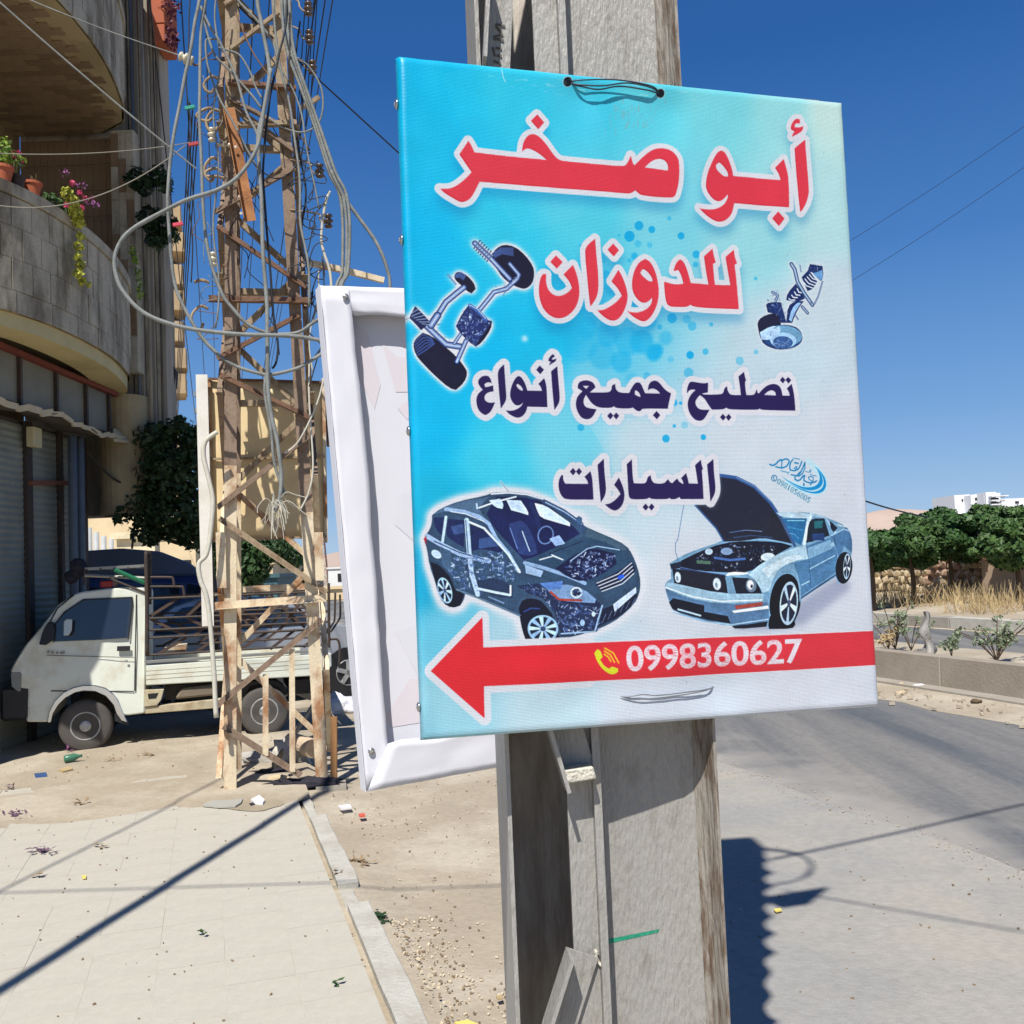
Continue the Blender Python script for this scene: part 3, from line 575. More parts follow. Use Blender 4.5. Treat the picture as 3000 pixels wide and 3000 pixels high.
# ================================================================ ground
def dusty_edge(m):
    "dust blown over the first metre of asphalt"
    n=m.node_tree.nodes;l=m.node_tree.links;p=n['Principled BSDF'];src=p.inputs['Base Color'].links[0].from_socket
    tc=n.new('ShaderNodeTexCoord');mp=n.new('ShaderNodeMapping');mp.inputs['Rotation'].default_value=(0,0,-math.atan2(RU.y,RU.x));l.new(tc.outputs['Object'],mp.inputs[0])
    sp=n.new('ShaderNodeSeparateXYZ');l.new(mp.outputs[0],sp.inputs[0]);nz_=n.new('ShaderNodeTexNoise');nz_.inputs['Scale'].default_value=1.2;nz_.inputs['Detail'].default_value=9;l.new(mp.outputs[0],nz_.inputs['Vector'])
    ad=n.new('ShaderNodeMath');ad.operation='MULTIPLY_ADD';l.new(nz_.outputs['Fac'],ad.inputs[0]);ad.inputs[1].default_value=2.6;l.new(sp.outputs['X'],ad.inputs[2])
    mr=n.new('ShaderNodeMapRange');mr.inputs['From Min'].default_value=5.15;mr.inputs['From Max'].default_value=6.1;mr.inputs['To Min'].default_value=1;mr.inputs['To Max'].default_value=0;l.new(ad.outputs[0],mr.inputs['Value'])
    mx=n.new('ShaderNodeMix');mx.data_type='RGBA';l.new(mr.outputs[0],mx.inputs[0]);l.new(src,mx.inputs[6]);mx.inputs[7].default_value=(*rgb(160,155,147),1);l.new(mx.outputs[2],p.inputs['Base Color'])
M_dirt=mat('dusty_earth',rgb(166,154,134),.95,.08,1.6,.6,30,grain=.09,c2=rgb(187,177,158),c2amt=.85,c2scale=1.1,detail=10)
M_shoulder=mat('dusty_shoulder',rgb(152,150,145),.93,.06,1.2,.5,40,grain=.09,c2=rgb(170,163,149),c2amt=.7,c2scale=.7,detail=9)
M_asph=mat('worn_asphalt',rgb(88,92,96),.85,.09,1.5,.5,60,grain=.13,c2=rgb(138,134,127),c2amt=.9,c2scale=1.3,detail=9,stretch=(1.0,.07,1),rot=-math.atan2(RU.y,RU.x),lo=.36,hi=.66,extra=dusty_edge)
M_conc=mat('old_concrete',rgb(160,154,143),.9,.1,3,.5,30,c2=rgb(150,140,125),c2amt=.5)
M_tile=mat('dusty_paving',rgb(186,181,167),.9,.06,2.2,.25,40,grain=.05,c2=rgb(174,164,145),c2amt=.6,c2scale=1.5,detail=9)
M_kerb=mat('pale_kerb_stone',rgb(188,185,174),.85,.06,6,.6,40,grain=.06,c2=rgb(160,153,138),c2amt=.5)
def gridsheet(name,xs,ys,fz,m,smooth=True):
    X,Y=np.meshgrid(xs,ys);V=np.c_[X.ravel(),Y.ravel(),np.zeros(X.size)]
    for i in range(len(V)):
        V[i]=tuple(fz(V[i,0],V[i,1]))
    nx=len(xs);f=[(j*nx+i,j*nx+i+1,(j+1)*nx+i+1,(j+1)*nx+i) for j in range(len(ys)-1) for i in range(nx-1)]
    me=bpy.data.meshes.new(name);me.from_pydata([tuple(v) for v in V],[],f);me.materials.append(m)
    me.polygons.foreach_set('use_smooth',[smooth]*len(f));o=bpy.data.objects.new(name,me);col.objects.link(o);return o
def nz(x,y,s,seed=0): return noise.noise(Vector((x*s,y*s,seed)))
def gh(s,r):
    "height of bare ground"
    near=1 if r<40 else 0
    h=-.035
    if .86<s<4.3: h=-.055+.008*nz(s,r,1.2)+.004*nz(s,r,5)
    elif s<=.86:
        h=-.012+ (.035*nz(s,r,.9,3)+.016*nz(s,r,2.6,4)+.006*nz(s,r,9,5))*near
        if r<8.6 and s>-3.2: h=-.035
        if r>8.6 : h+=.012
    elif s>9.8: h=-.05
    else: h=-.08
    return h
geo=lambda a,b,st,g:[a+ (st*(g**i-1)/(g-1)) for i in range(400) if a+(st*(g**i-1)/(g-1))<b]+[b]
ss=[-q for q in geo(3.4,3000,1.0,1.25)][::-1]+list(np.arange(-3.3,4.3,.12))+list(np.arange(4.3,16,1.0))+geo(16,3000,1.0,1.3)
rs=[-q for q in geo(2,3000,1,1.4)][::-1]+list(np.arange(-1.9,2,.6))+list(np.arange(2.0,16,.12))+geo(16,5000,.5,1.14)
tag(gridsheet('ground',ss,rs,lambda s,r:SR(s,r,gh(s,r)),M_dirt),'bare dusty beige earth with litter','ground',kind='structure')
# pale dusty shoulder between kerb and asphalt
tag(gridsheet('road_shoulder',list(np.arange(2.25,4.12,.15))+[4.12],geo(.2,70,.3,1.03),lambda s,r:(lambda s2:SR(s2,r,-.043+.003*nz(s,r,3)-.012*(s<2.3)))(4.12-(4.12-s)*(4.12-min(3.2,1.25+.25*(r-3))-.25*nz(0,r,1.3,7)-.1*nz(0,r,5,7))/1.87),M_shoulder),'pale compacted dusty shoulder beside the asphalt','shoulder',kind='structure')
tag(gridsheet('road',list(np.arange(4.05,8.3,.35)),geo(-6,90,.8,1.02),lambda s,r:SR(s+(.14*nz(s,r,1.1,9)+.07*nz(s,r,5,9) if s<4.1 else 0),r,-.0395-.004*(s<4.1)+.05*math.sin((s-4.05)/4.3*math.pi)*.25),M_asph),'worn grey asphalt carriageway','road',kind='structure')
tag(gridsheet('far_road',list(np.arange(10.9,14.6,.6)),geo(-6,120,1.2,1.03),lambda s,r:SR(s,r,-.02),M_asph),'second carriageway beyond the median','road',kind='structure')
# paving tiles under the dust
PAVE=thing('paving','dusty tiled pavement left of the pale kerb','pavement',SR(0,5,0));PAVE['kind']='structure'
mb=MB();mb.box(SR(-3.25,1.0,-.09),RU*3.85,RV*7.75,(0,0,.0873));mb.obj('bed',M_tile,PAVE)
TS=.285
tiles=[]
for j in range(27):
    for i in range(13):
        s1=.60-i*TS;r0=1.55+j*TS
        tiles.append((s1-TS,r0))
tiles.sort(key=lambda t:(t[1]+abs(t[0])*.3))
tm=None
def tilemesh():
    mb=MB();g=.0016
    mb.box(RU*g+RV*g,RU*(TS-2*g),RV*(TS-2*g),(0,0,.02));return mb
far=MB()
for k,(s,r) in enumerate(tiles):
    z=-.0215+RN.uniform(-.0012,.0012)
    if k<300:
        if tm is None:
            o=tilemesh().obj('tile',M_tile,None);tm=o.data
        else:
            o=bpy.data.objects.new('tile',tm);col.objects.link(o)
        o.parent=PAVE;o.location=SR(s,r,z)-Vector(PAVE['_o'])
    else: far.box(SR(s+.003,r+.003,z),RU*(TS-.006),RV*(TS-.006),(0,0,.02))
tag(far.obj('tile',M_tile,PAVE),kind='stuff')
tag(gridsheet('dust_drift',list(np.arange(-3.6,.8,.1)),list(np.arange(7.75,9.0,.07)),lambda s,r:SR(s,r+(.35*nz(s,3,1.3,11)+.12*nz(s,3,5,11))*(1-(r-7.75)/1.3),-.004+.05*min(.35,max(0,r-7.75))+.006*nz(s,r,5)),M_dirt),'drift of dust burying the far edge of the paving','dust',kind='structure')
# kerb stones
def stone(r0,r1,label,s0=.635,s1=.75,z=.004,wob=.006):
    a=random.Random(int(r0*100));nn=9;P1=[];P2=[]
    for i in range(nn):
        r=r0+(r1-r0)*i/(nn-1);P1.append(SR(s0+a.uniform(-wob,wob)*.5,r,-.1));P2.append(SR(s1+a.uniform(-wob,wob),r,-.1))
    mb=MB();mb.prism(P1+P2[::-1],(0,0,.1+z));return tag(mb.obj('kerb_stone',M_kerb,None,bev=.004),label,'kerb stone',group='pale stones edging the pavement')
stone(5.55,7.15,'pale kerb stone lying nearest the rusty tower')
stone(3.55,5.2,'long pale kerb stone nearest the camera, left of the steel pole')
stone(5.215,5.535,'low broken kerb remnant in the gap between the two upper pale stones',z=-.03,s1=.71)
stone(7.17,8.3,'buried kerb stone next to the tower foot',z=-.012,s1=.70)
stone(1.9,3.5,'pale kerb stone at the lower edge of the photo')
# ================================================================ median and the far side (right of photo)
mb=MB();M_bar=mat('median_concrete',rgb(160,150,136),.95,.08,2,.5,30,c2=rgb(138,128,112),c2amt=.5)
med=thing('median','long low concrete median wall between the two carriageways','median wall',SR(8.4,10,0))
for i in range(26):
    r0=2+i*2.0;mb=MB();a=RN.uniform(-.008,.008)
    mb.prism([SR(8.38+a,r0,-.05),SR(8.4+a,r0,.37),SR(8.58+a,r0,.37),SR(8.6+a,r0,-.05)],RV*1.988)
    o=mb.obj('block',M_bar,med,bev=.008)
mb=MB();mb.box(SR(8.15,2,-.06),RU*.24,RV*52,(0,0,.075));mb.obj('gutter_edge',M_conc,med)
tag(gridsheet('median_soil',list(np.arange(8.6,10.31,.19)),geo(1,90,.4,1.04),lambda s,r:SR(s,r,.29+.03*nz(s,r,2)+.015*nz(s,r,6)-(.2*(s-9.9) if s>9.9 else 0)),M_dirt),'dry soil strip behind the median wall','soil',kind='structure')
mb=MB();mb.box(SR(10.3,0,-.05),RU*.18,RV*95,(0,0,.24));tag(mb.obj('median_back_kerb',M_kerb,None),'pale back kerb of the median strip','kerb',kind='structure')
fk=thing('far_kerb','pale kerb of blocks on the far side of the second carriageway','kerb',SR(15,20,0))
for i in range(40):
    mb=MB();mb.box(SR(15,4+i*1.5,-.05),RU*.22,RV*1.47,(0,0,.24+RN.uniform(-.012,.012)));mb.obj('kerb_block',M_kerb if i%3 else M_conc,fk,bev=.01)
tag(gridsheet('verge',list(np.arange(15.22,22,.5)),geo(2,120,1,1.05),lambda s,r:SR(s,r,.16+.07*nz(s,r,.8)+.05*(s-15)),M_dirt),'dry verge beyond the far kerb','verge',kind='structure')
# stone retaining wall with embedded pieces
M_rock=mat('tan_rock',rgb(178,150,126),.95,.12,3,.9,8,c2=rgb(150,120,98),c2amt=.6)
M_rock2=mat('cream_rock',rgb(196,178,146),.95,.12,3,.9,8,c2=rgb(170,150,118),c2amt=.6)
M_mort=mat('mortar',rgb(150,130,112),.95,.1,3)
rw=thing('stone_wall','rough tan rubble retaining wall behind the dry grass','wall',SR(19.5,25,0))
mb=MB();mb.box(SR(19.62,12,0),RU*.5,RV*34,(0,0,2.0));mb.obj('backing',M_mort,rw)
rockm=[]
for q in range(5):
    bm=bmesh.new();bmesh.ops.create_icosphere(bm,subdivisions=1,radius=1)
    for v in bm.verts:
        v.co*=RN.uniform(.75,1.2);v.co.x*=.35
    me=bpy.data.meshes.new('rock');bm.to_mesh(me);bm.free();me.materials.append(M_rock if q%2 else M_rock2);rockm.append(me)
n=0
for j in range(6):
    for i in range(48):
        if n>=290:break
        r=20.2+i*.3+RN.uniform(-.06,.06)+(j%2)*.16
        z=.30+j*.22+RN.uniform(-.04,.04)
        k=0 if r>23.6 else 1
        o=bpy.data.objects.new('rubble_stone',rockm[RN.choice((0,2,4)) if k==0 else RN.choice((1,3,1,3,0))]);col.objects.link(o);o.parent=rw
        o.location=SR(19.6,r,z)-Vector(rw['_o']);a=math.atan2(RU.y,RU.x);o.rotation_euler=(RN.uniform(-.3,.3),0,a);o.scale=(.6,RN.uniform(.15,.2),RN.uniform(.13,.17));n+=1
# patterned block wall on the right of the rubble
M_blk=mat('pink_block',rgb(194,170,146),.9,.06,3,.3,20)
M_hole=mat('dark_hole',rgb(120,98,84),.95,.1,3)
bw=thing('block_wall','pink breeze block wall dotted with small openings above the rubble','wall',SR(19.0,18.5,0))
mb=MB();mb.box(SR(19.05,16.6,.35),RU*.3,RV*4.3,(0,0,.95));mb.obj('masonry',M_blk,bw)
for j in range(4):
    for i in range(16):
        mb=MB() if (i==0 and j==0) else mb
        if i==0 and j==0:
            mb.box((-.02,-.035,-.045),(.04,0,0),(0,.07,0),(0,0,.09));o=mb.obj('opening',M_hole,bw);hm=o.data
        else:o=bpy.data.objects.new('opening',hm);col.objects.link(o);o.parent=bw
        o.rotation_euler=(0,0,math.atan2(RU.y,RU.x));o.location=SR(19.04,16.72+i*.262+(j%2)*.13,.5+j*.21)-Vector(bw['_o'])
# small pale ledge wall
mb=MB();mb.box(SR(18.4,14,0.2),RU*.35,RV*12,(0,0,.2));tag(mb.obj('ledge_wall',M_rock2,None,bev=.02),'low cream ledge running under the rubble wall','wall')
# hills
M_hill=mat('far_hill',rgb(180,160,146),1,.06,.004,c2=rgb(158,140,130),c2amt=.4,c2scale=.01)
def hills(name,pts_,depth,label,thick=400):
    P=[];X=[]
    base=[PY(x,1700,depth) for x,_ in pts_]
    V=[];Fc=[]
    for j in range(9):
        t=j/8
        for i,(x,y) in enumerate(pts_):
            top=PY(x,y,depth);p=Vector((top.x,depth,top.z))
            prof=math.sin(t*math.pi/2) if j<6 else 1
            h=top.z*prof*(1+.08*noise.noise(Vector((i*.9,j*.8,depth))))
            V.append(((top.x)*(1+ (t-.6)*.2),depth+(t-.6)*thick,-3+(h+3)*(prof if j else 0)))
    n=len(pts_)
    for j in range(8):
        for i in range(n-1):Fc.append((j*n+i,j*n+i+1,(j+1)*n+i+1,(j+1)*n+i))
    me=bpy.data.meshes.new(name);me.from_pydata(V,[],Fc);me.materials.append(M_hill);me.polygons.foreach_set('use_smooth',[True]*len(Fc));o=bpy.data.objects.new(name,me);col.objects.link(o)
    sm_=o.modifiers.new('s','SUBSURF');sm_.levels=sm_.render_levels=1
    tag(o,label,'hill',kind='structure')
hills('hill',[(x,1487+10*math.sin(x*.021)+5*math.sin(x*.05)-(x-2700)*.06) for x in range(1500,3700,60)],1800,'bare pinkish hill ridge beyond the trees on the right')
hills('hill',[(x,1640-30*math.exp(-((x-1010)/90.)**2)-22*math.exp(-((x-700)/120.)**2)+4*math.sin(x*.07)) for x in range(-900,1600,40)],1300,'rocky brown hill behind the mast at the end of the street')
# ================================================================ steel pole
M_pole=mat('painted_steel',rgb(158,156,150),.5,.06,5,.45,190,c2=rgb(108,98,86),c2amt=.55,c2scale=48,stretch=(1,1,.28),lo=.52,hi=.72,spec=.5)
M_poler=mat('rust_streaked_steel',rgb(150,144,134),.6,.1,12,.7,150,c2=rgb(98,76,58),c2amt=.85,c2scale=70,stretch=(1,1,.16),lo=.46,hi=.6)
M_poled=mat('grimy_steel',rgb(206,198,186),.7,.1,10,.5,120,c2=rgb(150,136,122),c2amt=.6,c2scale=22,stretch=(1,1,.2))
M_weld=mat('weld_bead',rgb(210,205,190),.6,.1,60,.8,120)
SA=_a=None
def sign_pose(c,Hh=1.0):
    H=H4([(0,0),(1,0),(1,1),(0,1)],c)
    K=np.array([[F,0,1500],[0,F,1500],[0,0,1.]]);M=np.linalg.inv(K)@H
    a,b,t=M.T;s=Hh/np.linalg.norm(b);return O+c2w(t*s),c2w(a*s),c2w(b*s)
TLp,aw,dw=sign_pose(SIGN_PX)
SWID=math.hypot(aw.x,aw.y);ST=Vector((aw.x,aw.y,0)).normalized();SN=Vector((-ST.y,ST.x,0))   # SN points away from camera
def SG(u,v,n=0):return TLp+ST*(u*SWID)-UZ*v*1.0+SN*n+UZ*(aw.z*u)
PA=R(5);PT=Vector((math.cos(PA),math.sin(PA),0));PN=Vector((-math.sin(PA),math.cos(PA),0))
edge=SG(.70,.9,.032)
q=PY(2108,2180,1.66)
_e=PP(2118,2200,SG(.5,.5,.026),SN)
P0=Vector((_e.x,_e.y,0))-PT*.195
def PL(t,n,z):return P0+PT*t+PN*n+UZ*z
PH=6.7
pole=thing('steel_pole','pale painted steel lattice pole behind the blue sign','pole',(P0.x,P0.y,0))
def ext(prof,z0,z1,name,m,bev=0):
    mb=MB();mb.prism([PL(t,n,z0) for t,n in prof],(0,0,z1-z0));return mb.obj(name,m,pole,bev=bev)
ext([(-.012,0),(0,0),(.0,.044),(.003,.048),(.142,.048),(.156,.045),(.167,.037),(.174,.025),(.178,.010),(.181,0),(.1845,0),(.1845,.064),(-.012,.064)],-.1,PH,'channel',M_pole)
# rusty inner lip as its own thin layer on the flange
ext([(.158,.0436),(.1665,.0365),(.1735,.0246),(.1775,.010),(.1805,-.0004),(.184,-.0004),(.184,-.0009),(.1798,-.0009),(.1767,.0098),(.1727,.024),(.166,.0357),(.158,.0428)],-.1,PH,'flange_lip',M_poler)
ext([(-.052,.014),(-.0125,.014),(-.0125,.021),(-.052,.021)],-.1,PH,'side_plate',M_pole)
ext([(-.140,.23),(.184,.23),(.184,.237),(-.140,.237)],-.1,PH,'back_plate',M_poled)
ext([(-.147,0),(-.1405,0),(-.1405,.237),(-.147,.237)],-.1,PH,'left_flange',M_pole)
ext([(.178,.066),(.184,.066),(.184,.229),(.178,.229)],-.1,PH,'right_flange',M_pole)
def zpx(px,py):return PP(px,py,P0,PN).z
zA=zpx(1700,2305);zB=zpx(1730,2775)
def lace(t0,z0,t1,z1,w=.052):
    mb=MB();p=PL(t0,.008,z0);q=PL(t1,.008,z1)
    mb.angle(p,q,w,.006,PT,-PN*.6+PT*.02) if False else mb.bar(p,q,w,.006,PT)
    d=(q-p).normalized();s=(PT-d*PT.dot(d)).normalized()
    mb.bar(p-s*(w/2-.003)-PN*.0275+PN*.0,q-s*(w/2-.003)-PN*.0275,.006,.046,s)
    return mb.obj('lacing_bar',M_pole,pole)
def at_px(px,py):
    p=PP(px,py,PL(0,.008,0),PN)-P0;return p.dot(PT),p.z
a=at_px(1632,2060);b=at_px(1700,2288);lace(a[0],a[1],b[0],b[1],.056)
_q=[PP(x,y,PL(0,-.03,0),PN) for x,y in ((1650,2258),(1738,2246),(1748,2282),(1660,2297))]
MB().prism(_q,PN*.038).obj('lit_lacing_end',M_weld,pole,bev=.002)  # pale block added ahead of the sign's shadow, so the bar end shows lit
for _c in ((1452,70,1480,76),(1452,76,1470,96),(1446,108,1474,100),(1446,112,1476,118),(1444,138,1450,164),(1452,140,1470,142),(1455,162,1470,164),(1446,178,1468,186)):
    _a=PP(_c[0],_c[1],PL(0,.003,0),PN);_b=PP(_c[2],_c[3],PL(0,.003,0),PN);MB().bar(_a,_b,.003,.0008,PN.cross(_b-_a)).obj('faded_letter_stroke',mat('faded_black_paint',rgb(92,86,80),.7),pole)
a=at_px(1620,3060);b=at_px(1705,2790);lace(a[0],a[1],b[0],b[1],.052)
a=at_px(1465,-60);b=at_px(1452,215);lace(a[0],a[1],b[0],b[1],.045)
zz=2.9
while zz<PH-.5:
    lace(-.13,zz,-.05,zz+.33);lace(-.05,zz+.33,-.13,zz+.66);
    for sx in (0,1):
        mb=MB();mb.prism([PL(.185,.0,zz+.33*sx),PL(.212+.012*(int(zz*7)%3),.0,zz+.11+.33*sx),PL(.204,.0,zz+.17+.33*sx),PL(.185,.0,zz+.26+.33*sx)],PN*.006);mb.obj('gusset_plate',M_pole,pole)
    zz+=.66
# weld seams
for (x0,y0,x1,y1) in ((1740,2215,1752,2290),(1740,2780,1775,2860)):
    A=PP(x0,y0,PL(0,.01,0),PN);B=PP(x1,y1,PL(0,.01,0),PN)
    P=[A+(B-A)*i/8+PT*RN.uniform(-.002,.002)-PN*.002 for i in range(9)]
    MB().tube(P,[RN.uniform(.002,.0035) for _ in P],6).obj('weld',M_weld,pole,smooth=True)
# green paint swipe, a thin skin of paint on the web
M_green=mat('green_paint',rgb(30,140,110),.6,.2,120,c2=rgb(120,160,146),c2amt=.6,c2scale=260,lo=.56,hi=.6)
A=[at_px(x,y) for x,y in ((1797,2779),(1950,2749),(1945,2760),(1797,2793))]
MB().poly([PL(t,.0475,z) for t,z in A]).obj('paint_mark',M_green,pole)
# crossarm and box high on the pole (above the frame; their shadow falls on the road)
mb=MB();mb.box(PL(-.3,-.02,6.3),PT*.5,PN*.06,(0,0,.06));mb.obj('crossarm',M_pole,pole)
mb=MB();mb.prism([PL(.19,.1,5.22),PL(.56,.1,5.36),PL(.44,.1,5.02),PL(.3,.1,4.98)],PN*.02);mb.obj('bracket_plate',M_pole,pole)
for k in range(3):
    P=smoothpath([PL(.1,.1,6.6),PL(.36+.04*k,.1,6.4-.1*k),PL(.48,.1,6.0-.1*k),PL(.40,.1,5.6),PL(.19,.1,5.5)],5);MB().tube(P,.008,5).obj('jumper_wire',M_poled,pole)
# ================================================================ front sign
def img_material(name,arr,rough=.34,bump=.25):
    h,w_,_=arr.shape
    im=bpy.data.images.new(name,w_,h,alpha=False);buf=np.ones((h,w_,4),np.float32);buf[:,:,:3]=arr[::-1];im.pixels.foreach_set(buf.ravel());im.update();im.pack()
    m=bpy.data.materials.new(name);m.use_nodes=True;n=m.node_tree.nodes;l=m.node_tree.links;p=n['Principled BSDF']
    t=n.new('ShaderNodeTexImage');t.image=im;t.extension='EXTEND';t.interpolation='Cubic'
    uv=n.new('ShaderNodeUVMap');uv.uv_map='UVMap';l.new(uv.outputs[0],t.inputs[0]);l.new(t.outputs[0],p.inputs['Base Color'])
    p.inputs['Roughness'].default_value=rough;p.inputs['Specular IOR Level'].default_value=.35
    tc=n.new('ShaderNodeTexCoord');wv=n.new('ShaderNodeTexWave');wv.bands_direction='Y';wv.inputs['Scale'].default_value=150;wv.inputs['Distortion'].default_value=.3
    l.new(uv.outputs[0],wv.inputs['Vector'])
    nz_=n.new('ShaderNodeTexNoise');nz_.inputs['Scale'].default_value=260;l.new(uv.outputs[0],nz_.inputs['Vector'])
    ad=n.new('ShaderNodeMath');ad.operation='ADD';l.new(wv.outputs['Fac'],ad.inputs[0]);l.new(nz_.outputs['Fac'],ad.inputs[1])
    b=n.new('ShaderNodeBump');b.inputs['Strength'].default_value=bump;b.inputs['Distance'].default_value=.0006;l.new(ad.outputs[0],b.inputs['Height']);l.new(b.outputs[0],p.inputs['Normal'])
    return m
def text_tris(body,quad,c,bold=.0,colr=(226,224,232)):
    cu=bpy.data.curves.new('t','FONT');cu.body=body;cu.size=1;cu.offset=bold;cu.resolution_u=6
    ob=bpy.data.objects.new('t',cu);col.objects.link(ob);dg=bpy.context.evaluated_depsgraph_get();me=ob.evaluated_get(dg).to_mesh()
    V=np.array([v.co[:2] for v in me.vertices]);fs=[list(p.vertices) for p in me.polygons]
    mn=V.min(0);mx=V.max(0);Q=(V-mn)/(mx-mn);q=np.array(quad,float)
    u=Q[:,:1];v=1-Q[:,1:]
    W=(1-u)*(1-v)*q[0]+u*(1-v)*q[1]+u*v*q[2]+(1-u)*v*q[3];W=tx(W,c)
    r=[W[f] for f in fs];bpy.data.objects.remove(ob,do_unlink=True);bpy.data.curves.remove(cu);return (r,colr)
art=draw_art([text_tris("0998360627",[(852,157),(1580,126),(1580,229),(852,266)],cG,.022),text_tris("0981856805",[(482,650),(1250,1122),(1190,1246),(430,775)],cH,.012,(14,110,150))])
M_print=img_material('printed_banner',art)
M_white=mat('white_vinyl',rgb(222,223,228),.38,.02,14,.03,400,spec=.4)
M_zinc=mat('zinc_screw',rgb(170,172,172),.3,.1,40,metal=.85)
M_dkw=mat('dark_wire',rgb(70,80,92),.4,.1,40,metal=.5)
sign=thing('shop_sign','blue and white vinyl banner sign with red lettering, two cars and a red arrow','sign',tuple(SG(.5,1.0,.015)))
D_S=.022
def banner():
    nx,ny=64,84;V=[];UV=[];Fc=[];idx={}
    # profile across: back-left, left edge, front..., right edge
    def disp(u,v):
        d=.0016*math.sin(u*9+1)*math.sin(v*7)+.0010*noise.noise(Vector((u*6,v*8,2)))
        for (cx,cy,am,rr) in ((.33,.955,.006,.07),(.62,.945,.006,.06),(.37,.035,.005,.045),(.575,.05,.005,.045)):
            d+=am*math.exp(-((u-cx)**2+(v-cy)**2)/(rr*rr))
        d-=.004*math.exp(-((v-.915)/.02)**2)*math.exp(-((u-.5)/.35)**2)
        e=min(u,1-u,v,1-v);return d*min(1,e/.03)
    cols=[(-.0,.03,-.045),(0,.018,-.03),(0,.006,-.012),(.0018,.0012,-.003)]
    us=[(0,D_S,-.040),(-.0015,D_S*.66,-.027),(.0005,D_S*.33,-.013),(.0015,.0025,-.003),(.005,0,.005)]
    U=[]
    for off,n,uu in us:U.append((off/SWID,n,uu))
    k0=len(U)
    for i in range(1,nx):U.append((i/nx,0,i/nx))
    for off,n,uu in us[::-1]:U.append((1-off/SWID,n,1-uu))
    Vv=[]
    for off,n,uu in us:Vv.append((off,n,uu))
    for i in range(1,ny):Vv.append((i/ny,0,i/ny))
    for off,n,uu in us[::-1]:Vv.append((1-off,n,1-uu))
    for (v,nv,vv) in Vv:
        for (u,nu,uu) in U:
            n=max(nu,nv)
            if n<.001:n=disp(u,v)
            wob=.0008*noise.noise(Vector((u*30,v*30,9)))
            V.append(tuple(SG(u,v,n+wob)-Vector(sign['_o'])));UV.append((uu,1-vv))
    W=len(U)
    for j in range(len(Vv)-1):
        for i in range(W-1):Fc.append((j*W+i,(j+1)*W+i,(j+1)*W+i+1,j*W+i+1))
    me=bpy.data.meshes.new('banner');me.from_pydata(V,[],Fc);uvl=me.uv_layers.new(name='UVMap')
    for lp in me.loops:uvl.data[lp.index].uv=UV[lp.vertex_index]
    me.materials.append(M_print);me.polygons.foreach_set('use_smooth',[True]*len(Fc));o=bpy.data.objects.new('banner',me);col.objects.link(o);o.parent=sign
banner()
mb=MB()
for (u0,u1,v0,v1) in ((.006,.05,.004,.996),(.95,.994,.004,.996),(.052,.948,.004,.036),(.052,.948,.964,.996)):
    mb.box(SG(u0,v1,.0115),ST*(u1-u0)*SWID,SN*.0095,(0,0,v1-v0))
mb.obj('frame',M_pole,sign)
mb=MB()
for (u0,u1,v0,v1) in ((.0,.09,.0,1.0),(.91,1.,.0,1.0),(.0905,.9095,.0,.07),(.0905,.9095,.93,1.0)):
    mb.box(SG(u0,v1,.0222),ST*(u1-u0)*SWID,SN*.0012,(0,0,v1-v0))
mb.obj('folded_back',M_white,sign)
def screw(p,ax,r=.0065,par=sign,ph=.4):
    ax=Vector(ax).normalized();mb=MB();mb.lathe(p,ax,[(r,0),(r*1.15,.001),(r,.0028),(r*.55,.0042),(.0001,.0046)],14)
    u=ax.orthogonal().normalized();v=ax.cross(u);a=u*math.cos(ph)+v*math.sin(ph);b=-u*math.sin(ph)+v*math.cos(ph)
    o=mb.obj('screw',M_zinc,par,smooth=True)
    m2=MB()
    for e in (a,b):m2.bar(p+ax*.0043-e*r*.45,p+ax*.0043+e*r*.45,.0014,.0012,e.cross(ax))
    m2.obj('slot',M_poled,par)
for py in (298,708,1277,2078):
    v=(py-161)/2009.0;screw(SG(0,v,.014)-ST*.0012,-ST,ph=RN.uniform(0,1.5))
def wire(name,pp,r,m,par,nn=5):
    return MB().tube(smoothpath(pp,nn),r,6).obj(name,m,par,smooth=True)
def suv(px,py,n=-.003):
    q=tx([(px,py)])[0];return SG(q[0]/TW,q[1]/TH,n)
wire('tie_wire',[suv(1672,236,.004),suv(1700,240,-.006),suv(1800,243,-.010),suv(1900,258,-.008),suv(1934,268,.004)],.0011,M_dkw,sign)
wire('tie_wire',[suv(1672,240,.004),suv(1700,255,-.007),suv(1760,262,-.012),suv(1830,252,-.010),suv(1900,262,-.007),suv(1934,270,.004)],.0012,M_dkw,sign)
wire('tie_wire',[suv(1672,242,.004),suv(1710,262,-.007),suv(1750,270,-.009),suv(1810,260,-.008),suv(1890,270,-.007),suv(1936,272,.004)],.0012,M_dkw,sign)
wire('tie_wire',[suv(1795,2041,.006),suv(1840,2049,-.001),suv(1900,2046,-.004),suv(1990,2036,-.004),suv(2060,2024,-.002),suv(2095,2014,.006)],.0009,M_zinc,sign)
wire('tie_wire',[suv(1795,2040,.006),suv(1840,2041,-.001),suv(1880,2034,-.004),suv(1930,2036,-.004),suv(2060,2021,-.002),suv(2095,2013,.006)],.0009,M_zinc,sign)
wire('tie_wire',[SG(.575,.02,.024),SG(.60,-.012,.04),SG(.625,-.03,.06),SG(.62,-.01,.1)],.0016,M_zinc,sign)
wire('tie_wire',[SG(.60,-.0,.03),SG(.622,-.026,.045),SG(.64,-.004,.07)],.0014,M_zinc,sign)
